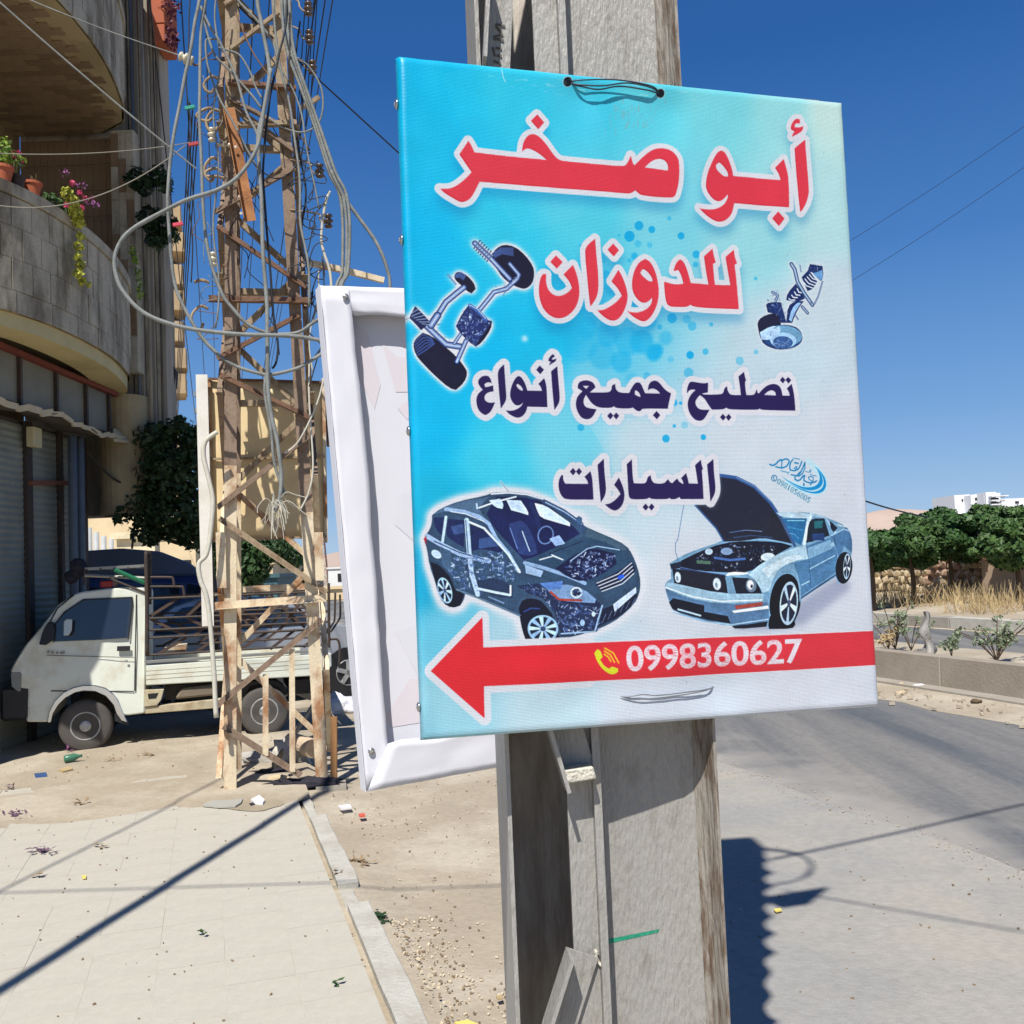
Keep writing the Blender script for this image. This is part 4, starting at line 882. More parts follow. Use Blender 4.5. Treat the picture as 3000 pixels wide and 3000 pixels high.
# ================================================================ rear sign (seen from its back)
RTL=PY(937,836,1.98);RBL=PY(1072,2318,1.96)
RD=(RTL-RBL).normalized();RTv=(PY(1478,2246,2.08)-RBL);RTv=(RTv-RD*RTv.dot(RD)).normalized();RNv=RD.cross(RTv).normalized()
if RNv.y<0:RNv=-RNv
RHh=(RTL-RBL).length
def RG(x,z,n=0):return RBL+RTv*x+RD*z+RNv*n
rs_=thing('rear_sign','back of a second vinyl banner board with white folded edges, behind the pole','sign',tuple(RG(.3,0,0)))
RW=.72
M_wv=mat('white_vinyl_back',rgb(222,223,230),.42,.02,5,.04,400)
M_pink=mat('red_show_through',rgb(220,213,219),.5,.04,9)
M_greyp=mat('grey_show_through',rgb(218,219,226),.5,.04,9)
def wob(P,a=.002,s=18):return [p+RNv*a*noise.noise(p*s)+RTv*a*noise.noise(p*s+Vector((5,0,0))) for p in P]
def strip(name,inner,outer,n0,m,thick=.0016,curl=.0):
    nn=len(inner);V=[];Fc=[]
    for j in range(7):
        t=j/6
        for i in range(nn):
            (xa,za),(xb,zb)=outer[i],inner[i]
            x=xa+(xb-xa)*t;z=za+(zb-za)*t
            d=n0-.0012*math.sin(t*math.pi)*(1+noise.noise(Vector((x*14,z*14,1))))-curl*t*t+.003*noise.noise(Vector((x*25,z*25,4)))+.0018*noise.noise(Vector((x*70+z*20,z*12,7)))+.003*abs(noise.noise(Vector((x*30+z*9,z*4,1))))
            V.append(tuple(RG(x,z,d)-Vector(rs_['_o'])))
    for j in range(6):
        for i in range(nn-1):Fc.append((j*nn+i,j*nn+i+1,(j+1)*nn+i+1,(j+1)*nn+i))
    me=bpy.data.meshes.new(name);me.from_pydata(V,[],Fc);me.materials.append(m);me.polygons.foreach_set('use_smooth',[True]*len(Fc));o=bpy.data.objects.new(name,me);col.objects.link(o);o.parent=rs_
    so_=o.modifiers.new('t','SOLIDIFY');so_.thickness=thick;so_.offset=1;return o
H_=RHh
N=30
L=[(0+.001*math.sin(i),i/N*H_) for i in range(N+1)]
def wl(t):   # width of the left fold along the height (wider towards the top)
    return .058+.006*math.sin(t*5)+.004*noise.noise(Vector((t*9,0,3)))
strip('folded_edge',[(wl(1-i/N),.004+i/N*(H_-.008)) for i in range(N+1)],L,0,M_wv,curl=.002)
nx=24
strip('folded_edge',[(.068+i/nx*(RW-.07),H_-.062+.004*math.sin(i*.9)-.0*i) for i in range(nx+1)],[(.002+i/nx*(RW-.004),H_) for i in range(nx+1)],.0024,M_wv,curl=.003)
strip('folded_edge',[(.05+i/nx*(RW-.052),.085+.004*math.sin(i*1.3)) for i in range(nx+1)],[(.002+i/nx*(RW-.004),0) for i in range(nx+1)],-.0035,M_wv,curl=.006)
mb=MB();mb.box(RG(.0,0,.0045),RTv*.03,RNv*.028,RD*H_);mb.box(RG(.031,0,.0045),RTv*(RW-.031),RNv*.028,RD*.03);mb.box(RG(.031,H_-.03,.0045),RTv*(RW-.031),RNv*.028,RD*.03);mb.box(RG(RW-.03,.031,.0045),RTv*.03,RNv*.028,RD*(H_-.062));mb.obj('frame',M_pole,rs_)
mb=MB();mb.box(RG(-.001,-.001,.034),RTv*(RW+.002),RNv*.0012,RD*(H_+.002));mb.obj('banner_skin',M_wv,rs_)
mb=MB();mb.box(RG(-.0014,-.001,-.002),RTv*.0012,RNv*.037,RD*(H_+.002));mb.obj('side_skin',M_wv,rs_)
def patch(poly,m):MB().poly([RG(x,z,.0332) for x,z in poly]).obj('print_show_through',m,rs_)  # faint patches for the far face's print showing through the vinyl
patch([(.06,H_-.065),(.10,H_-.085),(.118,H_-.20),(.10,H_-.25),(.06,H_-.15)],M_pink)
patch([(.13,H_-.11),(.16,H_-.14),(.4,H_-.14),(.4,H_-.215),(.15,H_-.215)],M_pink)
patch([(.15,H_-.25),(.17,H_-.235),(.19,H_-.25),(.17,H_-.275)],M_pink)
patch([(.13,.58),(.2,.60),(.24,.56),(.25,.5),(.17,.47),(.12,.52)],M_greyp)
patch([(.16,.42),(.3,.42),(.3,.37),(.16,.37)],M_greyp)
patch([(.10,.30),(.3,.34),(.3,.22),(.14,.2)],M_greyp)
patch([(.06,.13),(.12,.2),(.3,.2),(.3,.11),(.075,.11)],M_pink)
for (x,z) in ((.05,H_-.024),(.017,.075)):
    screw(RG(x,z,-.004),-RNv,.0062,rs_)
wire('tie_wire',[RG(.365,.075,-.006),RG(.385,.05,-.02),RG(.39,.0,-.02),RG(.41,.02,-.03)],.0012,M_zinc,rs_)
# ================================================================ lattice tower
def rusty(name,base,rust,amt,lo=.45,hi=.6,sc_=5):
    return mat(name,base,.8,.14,7,.5,60,c2=rust,c2amt=amt,c2scale=sc_,lo=lo,hi=hi,stretch=(1,1,.6))
M_cream=rusty('flaking_cream_paint',rgb(214,198,168),rgb(150,100,60),.9,.47,.62,4)
M_brown=rusty('brown_weathered_steel',rgb(138,118,100),rgb(88,66,50),.6,.48,.66,14)
M_rust=rusty('rusty_steel',rgb(124,94,74),rgb(78,54,42),.7,.46,.64,14)
M_tan=rusty('tan_steel',rgb(160,142,116),rgb(112,84,62),.7,.48,.64,12)
FL=G(655,2318);FR=G(962,2292)
TU=Vector((FR.x-FL.x,FR.y-FL.y,0));TSD=TU.length;TU=TU.normalized();TV=Vector((-TU.y,TU.x,0))
TC=(FL+FR)/2+TV*TSD/2
tower=thing('lattice_tower','rusty square lattice power tower with peeling cream lower legs','tower',(TC.x,TC.y,0))
TAP=.0255
def leg(i,z):
    sx,sy=((-1,-1),(1,-1),(1,1),(-1,1))[i];h=TSD/2-TAP*z*.5*2
    return TC+TU*sx*h+TV*sy*h+UZ*z
TH_=9.2
NLm=[(-.05,2.6,M_cream),(2.602,5.2,M_brown),(5.202,TH_,M_tan)]
for i in range(4):
    sx,sy=((-1,-1),(1,-1),(1,1),(-1,1))[i]
    for z0,z1,m in NLm:
        if i in(1,2) and m is M_cream:z1=2.2
        if i in(1,2) and m is M_brown:z0=2.202
        mb=MB();mb.angle(leg(i,z0),leg(i,z1),.098 if i in(0,1) else .088,.009,-TU*sx,-TV*sy);mb.obj('leg',m,tower)
# splice plates
for (px0,py0,px1,py1) in ((632,1560,664,1722),(920,1560,950,1700)):
    A=PP(px0,py0,FL,TV)-TV*.012;B=PP(px1,py1,FL,TV)-TV*.012;mb=MB();mb.box((A.x,A.y,B.z),Vector((B.x-A.x,B.y-A.y,0)),TV*.009,(0,0,A.z-B.z));mb.obj('splice_plate',M_cream,tower)
def FP(px,py,off=0.0):
    "point on the tower's front face seen at a photo position"
    zc=(TV*math.cos(0)).normalized()
    p=PP(px,py,FL,TV)
    t=TAP*p.z
    return PP(px,py,FL+TV*(t-off),TV)
FRONT=[((641,1105),(909,1233),M_rust),((909,1284),(641,1494),M_brown),((638,1525),(953,1742),M_tan),((948,1821),(640,2073),M_brown),((650,2133),(878,2278),M_brown),
((634,671),(893,848),M_rust),((867,501),(632,629),M_brown),((685,321),(867,456),M_brown),((820,44),(681,149),M_tan),((668,296),(850,390),M_brown),((640,1058),(880,930),M_rust),((868,-120),(664,20),M_tan),((650,-150),(840,-40),M_tan),((905,935),(640,1062),M_rust)]
for a,b,m in FRONT[:-1]:
    mb=MB();mb.angle(FP(*a,.012),FP(*b,.012),.044,.006,UZ,-TV);mb.obj('diagonal_brace',m,tower)
for a,b,m in (((612,886),(912,892),M_rust),((628,1786),(956,1762),M_cream),((668,252),(868,270),M_rust),((672,378),(850,372),M_tan)):
    mb=MB();mb.angle(FP(*a,.014),FP(*b,.014),.06,.006,UZ,-TV);mb.obj('horizontal_brace',m,tower)
for a,b in (((778,1975),(778,2215)),((855,1900),(857,2262))):
    mb=MB();p=FP(*a,.03);q=FP(*b,.03);q=G(b[0],b[1]) if False else q;mb.bar(p,q,.045,.006,TU);mb.obj('upright_strip',M_cream,tower)
# back and side faces
def facebr(i,j,levels,m,off,flip=0,w=.05):
    k=flip
    for z0,z1 in zip(levels[:-1],levels[1:]):
        a,b=(i,j) if k%2==0 else (j,i);k+=1
        mm=m if z0>2.0 else M_cream
        mb=MB();mb.angle(leg(a,z0)+off,leg(b,z1)+off,w,.006,UZ,off);mb.obj('diagonal_brace',mm,tower)
facebr(3,2,[.15,1.0,1.75,2.45,3.1,3.75,4.35,4.9,5.4,5.9,6.4,6.9,7.4,7.9,8.4,8.9],M_tan,TV*.01,1)
facebr(0,3,[.1,.9,1.7,2.5,3.2,3.9,4.6,5.2,5.8,6.4,7,7.6,8.2,8.9],M_brown,-TU*.01)
facebr(1,2,[.1,.9,1.7,2.5,3.2,3.9,4.6,5.2,5.8,6.4,7,7.6,8.2,8.9],M_brown,TU*.01,1)
for z in (1.55,3.2,4.2,5.5,6.6,7.8,9.1):
    for i,j,of in ((3,2,TV),(0,3,-TU),(1,2,TU)):
        mb=MB();mb.angle(leg(i,z)+of*.016,leg(j,z)+of*.016,.055,.006,UZ,of);mb.obj('horizontal_brace',M_tan if z>2 else M_cream,tower)
for zz_ in (6.9,7.8,8.7):   # crossarms above the frame
    c=TC+UZ*zz_;mb=MB();mb.angle(c-TU*1.1-TV*.3,c+TU*1.1-TV*.3,.07,.007,UZ,-TV);mb.obj('crossarm',M_tan,tower)
mb=MB();mb.bar(FP(1000,790,-.5),FP(905,770,-.5),.05,.05,UZ);mb.bar(FP(1125,822,-.5),FP(1003,790,-.5),.05,.045,UZ);mb.obj('outrigger',M_cream,tower)
mb=MB();mb.bar(FP(925,300,-.2),FP(930,284,-.2),.02,.02,UZ);mb.bar(FP(880,318,.05),FP(935,285,.05),.035,.03,UZ);mb.obj('stub_arm',M_tan,tower)
# loose perforated plate
A=FP(653,318,.14);B=FP(716,650,.10);mb=MB();mb.angle(A,B,.095,.006,TU,-TV);mb.obj('loose_bar',mat('bright_rust_plate',rgb(176,122,78),.8,.12,9,.4,60,c2=rgb(120,76,48),c2amt=.6),tower)
for px,py in ((690,430),(702,575),(706,625)):
    p=FP(px,py,.165);mb=MB();mb.lathe(p,-TV,[(.012,0),(.012,.004)],10);mb.obj('bolt_hole',M_poled,tower)
# hook brackets on the left leg
for k,(x,y,dx,dy) in enumerate(((640,232,-42,40),(640,325,-62,30),(650,330,-45,60),(640,470,-40,60),(668,525,-66,-32),(612,828,-40,-6),(610,905,-48,60))):
    p=[FP(x,y,.05),FP(x+dx*.5,y-8,.08),FP(x+dx,y+dy*.3,.08),FP(x+dx*.9,y+dy*.8,.08),FP(x+dx*.5,y+dy,.08),FP(x+dx*.3,y+dy*.7,.08)]
    wire('hook',p,.012,M_tan,tower)
# insulators
M_por=mat('brown_porcelain',rgb(84,66,54),.25,.1,20,spec=.7);M_porc=mat('cream_porcelain',rgb(206,196,170),.3,.1,20,spec=.7)
def insul(px,py,off,m,ax=UZ,r=.036):
    p=FP(px,py,off);mb=MB();pr=[(.012,-.06),(r*.8,-.055),(r,-.04),(r*.6,-.03),(r*.6,-.018),(r*1.1,-.006),(r*1.1,.008),(r*.6,.016),(r*.6,.03),(r,.04),(r*.85,.055),(.012,.062)]
    mb.lathe(p,ax,pr,16);mb.obj('insulator',m,tower,smooth=True);return p
pins=[insul(904,26,.1,M_por),insul(907,109,.1,M_por),insul(916,198,.1,M_por),insul(937,501,.1,M_por),insul(962,648,.1,M_por)]
for k,(x,y) in enumerate(((904,26),(907,109),(916,198),(937,501),(962,648))):
    wire('insulator_arm',[FP(x,y,.1),FP(x-14,y+6,.1),FP(x-26,y-6,.08),FP(x-30,y-22,.05),FP(850,y-34,.0)],.007,M_tan,tower)
p=insul(545,172,.1,M_porc,(TU-UZ*.4),.042);wire('insulator_arm',[FP(556,180,.1),FP(575,192,.08),FP(588,180,.05),FP(625,150,.02)],.008,M_rust,tower)
insul(620,395,.06,M_porc,UZ,.03);insul(656,425,.06,M_porc,TU,.02);insul(624,760,.03,M_porc,UZ,.032)
# foot anchors
for i in (0,1):
    p=leg(i,0);mb=MB();mb.box(p-TU*.1-TV*.1-UZ*.06,TU*.24,TV*.24,(0,0,.05));mb.obj('footing',M_conc,tower)
# ---------------------------------------------------------------- sheet panel hanging behind the tower
M_panel=mat('cream_sheet_metal',rgb(226,204,158),.6,.06,2,.25,8,c2=rgb(196,168,118),c2amt=.5,c2scale=1.2)
PB=leg(3,0)+TV*.16
def BP(px,py,off=0):return PP(px,py,PB+TV*off,TV)
pan=thing('sheet_panel','large cream sheet metal panel striped with shadows behind the tower','panel',tuple(BP(780,1580)))
cx=[(612,1112),(946,1122),(955,1572),(618,1585)]
nu=12;V=[];Fc=[]
for j in range(nu+1):
    for i in range(nu+1):
        u=i/nu;v=j/nu
        x=(1-v)*((1-u)*cx[0][0]+u*cx[1][0])+v*((1-u)*cx[3][0]+u*cx[2][0]);y=(1-v)*((1-u)*cx[0][1]+u*cx[1][1])+v*((1-u)*cx[3][1]+u*cx[2][1])
        V.append(tuple(BP(x,y,.025*math.sin(u*7)*math.sin(v*5)*.5+.012*noise.noise(Vector((u*5,v*5,0))))-Vector(pan['_o'])))
for j in range(nu):
    for i in range(nu):Fc.append((j*(nu+1)+i,j*(nu+1)+i+1,(j+1)*(nu+1)+i+1,(j+1)*(nu+1)+i))
me=bpy.data.meshes.new('sheet');me.from_pydata(V,[],Fc);me.materials.append(M_panel);me.polygons.foreach_set('use_smooth',[True]*len(Fc));o=bpy.data.objects.new('sheet',me);col.objects.link(o);o.parent=pan;mo=o.modifiers.new('t','SOLIDIFY');mo.thickness=.004
for a,b in (((612,1110),(946,1120)),((616,1345),(952,1338)),((618,1585),(956,1572))):
    mb=MB();mb.bar(BP(*a,-.03),BP(*b,-.03),.02,.03,UZ);mb.obj('rail',M_rust if a[1]==1110 else M_tan,pan)
for x0,x1 in ((612,618),(947,956)):
    mb=MB();mb.bar(BP(x0,1108,-.02),BP(x1,1590,-.02),.03,.02,TU);mb.obj('stile',M_cream,pan)
mb=MB();mb.box(BP(592,1835,-.1),TU*.10,TV*.01,(0,0,(BP(592,1105).z-BP(592,1835).z)));tag(mb.obj('white_cover_strip',mat('white_plate',rgb(224,222,214),.6,.05,4,.2,20,c2=rgb(190,180,160),c2amt=.4),None),'tall pale metal cover strip fixed beside the left tower leg','cover strip')
# rusty lamp/box to the right of the legs
mb=MB();mb.box(BP(958,1300,.05),TU*.36,TV*.25,(0,0,.40));mb.obj('rusty_box',M_rust,None,bev=.01);ob=bpy.context.scene.objects['rusty_box'];tag(ob,'dark rusty steel box fixed beside the right tower legs','box')
# ---------------------------------------------------------------- cables
M_cab=mat('grey_cable',rgb(132,136,132),.7,.14,12,.4,60,c2=rgb(92,92,86),c2amt=.5)
M_cabd=mat('black_cable',rgb(38,40,44),.55,.1,12)
M_cabl=mat('pale_cable',rgb(196,192,176),.6,.1,12,.2,40)
def cable(label,P,r,off,m=M_cab,name='cable',group=None,n=5,noisea=.0):
    Q=[FP(x,y,off if not isinstance(off,(list,tuple)) else off[0]+(off[1]-off[0])*i/(len(P)-1)) for i,(x,y) in enumerate(P)]
    Q=smoothpath(Q,n);Q=[q+Vector((noise.noise(q*2.2),0,noise.noise(q*2.2+Vector((7,0,0)))))*.022 for q in Q]
    if noisea:Q=[q+Vector((noise.noise(q*3),noise.noise(q*3+Vector((9,0,0))),0))*noisea for q in Q]
    return tag(MB().tube(Q,[r*.78*(1+.1*noise.noise(q*5)) for q in Q],8).obj(name,m,None,smooth=True),label,'cable',group)
C=pts
bun="832,-120 834,0 853,140 886,242 928,373 965,503 997,568 1016,675 1011,792 992,840 985,1000"
for k,(dx,lb) in enumerate(((-9,'left strand of the thick grey cable bundle sweeping down the right side of the tower'),(0,'middle strand of the thick grey cable bundle right of the tower'),(9,'outer strand of the thick grey cable bundle right of the tower'))):
    cable(lb,[(x+dx*(1+.35*math.sin(y*.011+k)),y) for x,y in C(bun)],.017,.34+.02*k)
cable('grey cable branching out in an arc to the top of the white rear board',C("965,500 997,568 1049,638 1105,717 1137,792 1144,850 1140,1000"),.019,.36)
cable('heavy grey cable dropping down the middle of the tower',C("752,-120 755,0 769,70 783,163 785,233 774,326 760,396 760,466 765,606 772,745 781,899 781,1080 797,1219 811,1289 826,1382 822,1440 806,1490"),.021,.5)
cable('dark twisted strand beside the heavy middle cable',C("838,0 836,90 812,180 792,260 786,340 778,420 770,520 778,640 790,760 800,920 812,1000 806,1060 795,1080"),.012,.44,M_cabd)
cable('short grey strand twisted round the middle cable end',C("781,1080 776,1140 790,1230 800,1330 815,1390 836,1450"),.016,.47)
cable('widest grey cable looping far out to the left of the tower and back',C("790,200 774,320 756,433 704,508 629,559 536,592 443,638 378,685 349,730 340,770 345,810 360,850 400,900 450,933 520,958 600,970 690,975 792,978 862,986 960,1003"),.021,.58)
cable('grey cable hanging on the left and sagging across below the upper braces',C("590,-120 583,0 569,70 555,154 536,233 520,326 504,419 494,536 490,606 499,722 515,833 536,893 574,963 620,1019 676,1066 746,1091 793,1098 862,1082 909,1056 965,1020"),.018,.46)
cable('grey cable close to the left leg that sags in a shallow loop',C("608,-120 602,0 590,70 585,163 583,326 588,466 592,582 602,675 620,769 648,862 676,902 723,949 790,975 872,977 918,949 960,915"),.017,.42)
cable('grey cable running off the upper braces to the middle bundle',C("680,-60 695,0 760,65 800,120 815,180"),.014,.3)
cable('grey cable slanting from the left leg top to the centre',C("590,20 615,79 639,116 671,177 695,233 723,326 755,387 762,430"),.014,.3)
cable('thin grey cable crossing behind the hanging loop near the left leg',C("598,30 606,93 629,163 676,210 737,279 765,317"),.012,.26)
cable('grey cable starting at the left leg and slanting low to the middle',C("640,120 612,118 602,130 606,186 625,242 653,303 685,354 723,429 760,503"),.011,.24)
cable('grey cable making a small closed loop right of the tower',C("850,150 874,172 900,186 928,224 946,266 949,317 932,363 886,387 830,373 788,345"),.010,.3)
cable('short curved grey cable bridging leg and centre near the top',C("640,142 667,149 704,163 732,210 746,252 765,289"),.010,.3)
cable('pale cable dropping between the right leg and the white board',C("960,560 946,600 941,700 950,745 965,800 968,900 960,1000"),.015,.2,M_cabl)
cable('pale cable hanging along the right legs down to the panel',C("955,1060 930,1180 880,1290 838,1328"),.009,.25,M_cabl)
cable('pale cable running down beside the right front leg',C("905,1060 905,1150 912,1260 918,1380 905,1450 880,1500"),.010,.2,M_cabl)
cable('pale conduit pipe bending down beside the left front leg',C("640,1262 606,1289 599,1336 611,1406 625,1475 620,1569 606,1624 583,1650 587,1700 600,1742 616,1856 626,1970 637,2100"),.024,.2,M_cabl,'conduit')
for k,(lb,st,rr_,of_,mm_) in enumerate((('grey cable dropping beside the left strand of the bundle into the tower','800,-60 806,60 822,200 850,330 868,470 880,640 900,760 905,900',.013,.3,M_cab),
('dark cable winding down the right front leg','880,60 868,180 884,300 872,420 890,560 884,700 902,820 896,960',.010,.22,M_cabd),
('black cable hanging free left of the left leg','560,-60 556,100 546,250 560,380 548,520 566,700 560,830',.007,.1,M_cabd),
('grey strand hugging the left leg from top to lower brace','640,-60 632,60 646,200 628,330 642,480 626,640 640,800 630,960',.010,.2,M_cab),
('thin grey cable in a slack curve between centre and right leg','770,60 790,160 840,230 880,330 900,470 930,610',.009,.3,M_cab),
('brown weathered strand slanting across the upper tower','690,40 740,150 800,240 850,350 905,440',.008,.2,M_rust),
('dark strand sagging under the two small loops','700,380 740,470 800,520 850,500 880,440',.007,.25,M_cabd),
('pale wire falling from the outrigger to the sheet panel','930,790 925,900 905,1000 915,1090',.007,.2,M_cabl))):cable(lb,C(st),rr_,of_,mm_)
# frayed cable end
mb=MB();c0=FP(806,1490,.5)
for k in range(34):
    a=Vector((RN.gauss(0,1),RN.gauss(0,.5),RN.gauss(-.3,1)))*.07
    mb.tube(smoothpath([c0,c0+a*.5+Vector((0,0,.05)),c0+a+Vector((0,0,-.04)),c0+a*1.4+Vector((RN.uniform(-.05,.05),0,-.12))],3),.003,4)
tag(mb.obj('frayed_strands',M_cabl,None),'frayed wire strands at the end of the middle cable','wire strands',kind='stuff')
# tangles of black wire on the right legs
for k in range(12):
    x=925+RN.uniform(-40,45);y=420+k*44
    P=[(x+RN.gauss(0,26),y+i*RN.uniform(12,40)) for i in range(7)]
    cable('tangled black wires looping round the right tower legs',P,.006,.25,M_cabd,'loose_wire','loose black wires on the right legs')
for k in range(11):
    x=640+RN.uniform(-40,40);y=90+k*80
    P=[(x+RN.gauss(0,20),y+i*RN.uniform(10,30)) for i in range(6)]
    cable('thin loose wires curling round the left tower leg',P,.004,.2,M_cab if k%2 else M_rust,'loose_wire','loose wires on the left leg')
for k in range(6):
    x=745+RN.uniform(-60,90);y=300+k*110
    P=[(x,y),(x+RN.uniform(-20,40),y+60),(x+RN.uniform(0,70),y+120),(x+RN.uniform(10,110),y+190)]
    cable('thin dark wires slung inside the tower',P,.005,.0,M_cabd,'loose_wire','thin dark wires inside the tower')
def span(label,A,B,sag,r,m=M_cabd,group=None,name='overhead_wire'):
    A=Vector(A);B=Vector(B);P=[A+(B-A)*t-UZ*sag*4*t*(1-t) for t in [i/24 for i in range(25)]]
    return tag(MB().tube(P,r,5).obj(name,m,None),label,'wire',group)
# four black wires falling almost straight on the right of the tower
for k,(x0,x1) in enumerate(((938,928),(930,915),(918,900),(905,885))):
    span('black wires strung steeply beside the brown insulators',FP(x0,-150,.1),FP(x1-20,330+40*k,-.6),.0,.005,group='steep black wires right of the tower')
# distribution wires going down the street behind the tower
for k in range(9):
    A=TC+TU*(-.9+k*.24)+UZ*(6.9+.9*(k%3));B=SR(.3+k*.25,75,6.6+.8*(k%3));span('thin black wires fanning down the street behind the tower',A,B,1.6,.008,group='distribution wires down the street')
for k in range(4):
    A=FP(556+k*8,300+20*k,-.3);B=SR(-2.2,60,5.2);span('thin wires left of the tower going down the street',A,B,.8,.007,group='thin wires left of the tower')
M_wirep=mat('dusty_wire',rgb(140,136,122),.7)
span('pale wire crossing in front of the dark balcony to the red tie',PXP(-60,446,-4.1),FP(558,418,.1),.05,.004,M_wirep)
span('pale sagging wire rising across the balcony parapet to the tower',PXP(-60,592,-4.1),FP(545,425,.1),.22,.005,M_wirep)
span('grey wire slanting over the upper balcony towards the tower leg',PXP(-40,-28,-4.0),FP(575,495,.1),.02,.007,M_cab)
span('grey wire from the upper parapet to the cream insulator',PXP(70,-8,-4.0),FP(535,165,.1),.02,.005,M_cab)
span('dark wire running from the tower down behind the blue sign',FP(700,20,-.1),PY(1190,468,9.5),.0,.0075,M_cabd)
span('double black wire sloping to the trees right of the sign',PY(2300,1375,15),PY(2720,1515,24),.1,.018,M_cabd)
span('faint wire high in the sky right of the sign',PY(2400,880,30),PY(3100,420,26),.1,.007,group='faint wires in the sky on the right')
span('faint wire high in the sky right of the sign',PY(2400,760,30),PY(3100,300,26),.1,.007,group='faint wires in the sky on the right')
for (x,y,m,lb) in ((555,318,mat('teal_tie',rgb(40,150,130),.6),'teal wire tie left of the tower'),(566,425,mat('red_tie',rgb(170,60,60),.6),'red wire tie left of the tower'),(520,660,mat('pink_tie',rgb(205,70,90),.6),'pink ribbon end by the balcony plants')):
    mb=MB();mb.bar(FP(x-14,y,.1),FP(x+16,y-6,.1),.03,.02,UZ);tag(mb.obj('wire_tie',m,None,bev=.004),lb,'tie')
# thick service cable overhead whose shadow crosses the pavement, and thinner ones
def over(label,g0,g1,h0,h1,r,amp=0,ext0=.25,ext1=.6,m=M_cabd):
    A=G(*g0);B=G(*g1);d=B-A;A=A-d*ext0;B=B+d*ext1
    P=[]
    for i in range(41):
        t=i/40;h=h0+(h1-h0)*t-.25*4*t*(1-t)*.0
        q=A+(B-A)*t;q=q-Vector((sd.x,sd.y,0))/(-sd.z)*h+UZ*h
        q+=Vector((0,0,amp*noise.noise(Vector((t*7,h0,0)))+amp*.5*noise.noise(Vector((t*19,h0,2)))));P.append(q)
    return tag(MB().tube(P,r,8).obj('overhead_cable',m,None),label,'cable')
over('thick black overhead cable casting the broad diagonal shadow on the pavement',(0,2900),(955,2300),4.9,6.0,.040,.16,.3,.12)
over('thin overhead cable casting a faint diagonal shadow at the left',(0,2610),(560,2330),6.2,6.8,.012,.0)
over('thin overhead cable casting a faint level shadow across the paving',(0,2615),(1480,2570),6.4,6.8,.009,.0,.2,.0)
over('overhead cable casting the line of shadow across the shoulder to the road',(2260,2500),(3000,2345),5.9,6.3,.016,.0,.0,.8)
over('thin overhead cable casting a faint shadow low on the right shoulder',(2300,2590),(2950,2700),5.9,6.3,.008,.0,.0,.8)
# ================================================================ near building on the left
M_stone=mat('stained_stone_cladding',rgb(184,176,156),.9,.13,3,.9,12,grain=.12,gscale=40,c2=rgb(112,102,86),c2amt=.85,c2scale=2.2,stretch=(1,1,.35))
M_plast=mat('cream_plaster',rgb(176,160,124),.85,.06,3,.3,20,c2=rgb(140,124,94),c2amt=.5)
M_wallg=mat('streaked_grey_render',rgb(172,164,148),.9,.1,4,.4,20,c2=rgb(112,104,92),c2amt=.7,stretch=(1,1,.15))
M_darktile=mat('brown_wall_tile',rgb(140,118,92),.6,.22,5,.2,20)
M_sofa=mat('soffit_tile_tan',rgb(146,124,98),.7,.14,6,.2,20);M_sofb=mat('soffit_tile_brown',rgb(130,110,86),.7,.14,6,.2,20)
M_shut=mat('grey_green_shutter',rgb(140,144,134),.5,.1,3,.1,20,metal=.15,c2=rgb(112,110,98),c2amt=.4)
M_dkm=mat('dark_iron',rgb(60,54,50),.6,.15,9,.3,60,c2=rgb(90,66,48),c2amt=.5)
M_board=mat('faded_signboard',rgb(128,126,112),.6,.1,1.6,.15,8,c2=rgb(96,98,92),c2amt=.6)
M_canop=mat('canopy_underside',rgb(90,84,76),.8,.1,5)
bld=thing('corner_building','shaded stone building with two curved balconies over roller shutters','building',(-5.5,10,0))
BC=[(-6.3,7.3),(-5.45,7.45),(-4.95,7.9),(-4.62,8.6),(-4.40,9.3),(-4.34,10.1),(-4.38,10.9),(-4.50,11.6),(-4.66,12.2),(-4.86,12.55),(-5.2,12.75),(-6.3,12.8)]
def dens(P,n=6):
    o=smoothpath([Vector((x,y,0)) for x,y in P],n);return [(p.x,p.y) for p in o]
BCs=dens(BC[1:-1],5)
def offs(P,d):
    o=[]
    for i,(x,y) in enumerate(P):
        a=P[max(i-1,0)];b=P[min(i+1,len(P)-1)];t=Vector((b[0]-a[0],b[1]-a[1]));t.normalize();o.append((x+t.y*d*-1*-1,y-t.x*d))
    return o   # positive d -> outward (to the street)
def shift(P,d):return offs(P,d)
def wallcurve(P,z0,z1,th,name,m):
    A=P;B=shift(P,-th);mb=MB();n=len(P)
    for i in range(n-1):
        mb.quadbox([(A[i][0],A[i][1],z0),(A[i+1][0],A[i+1][1],z0),(B[i+1][0],B[i+1][1],z0),(B[i][0],B[i][1],z0),(A[i][0],A[i][1],z1),(A[i+1][0],A[i+1][1],z1),(B[i+1][0],B[i+1][1],z1),(B[i][0],B[i][1],z1)])
    return mb.obj(name,m,bld)
def slab(P,z0,z1,name,m,xi=-6.3):
    mb=MB();mb.prism([(x,y,z0) for x,y in P]+[(xi,P[-1][1],z0),(xi,P[0][1],z0)],(0,0,z1-z0));return mb.obj(name,m,bld)
slab(shift(BCs,-.02),4.2,4.36,'balcony_slab',M_plast)
slab(shift(BCs,-.02),7.58,7.74,'balcony_slab',M_plast)
slab(shift(BCs,-.02),10.0,10.15,'balcony_slab',M_plast)
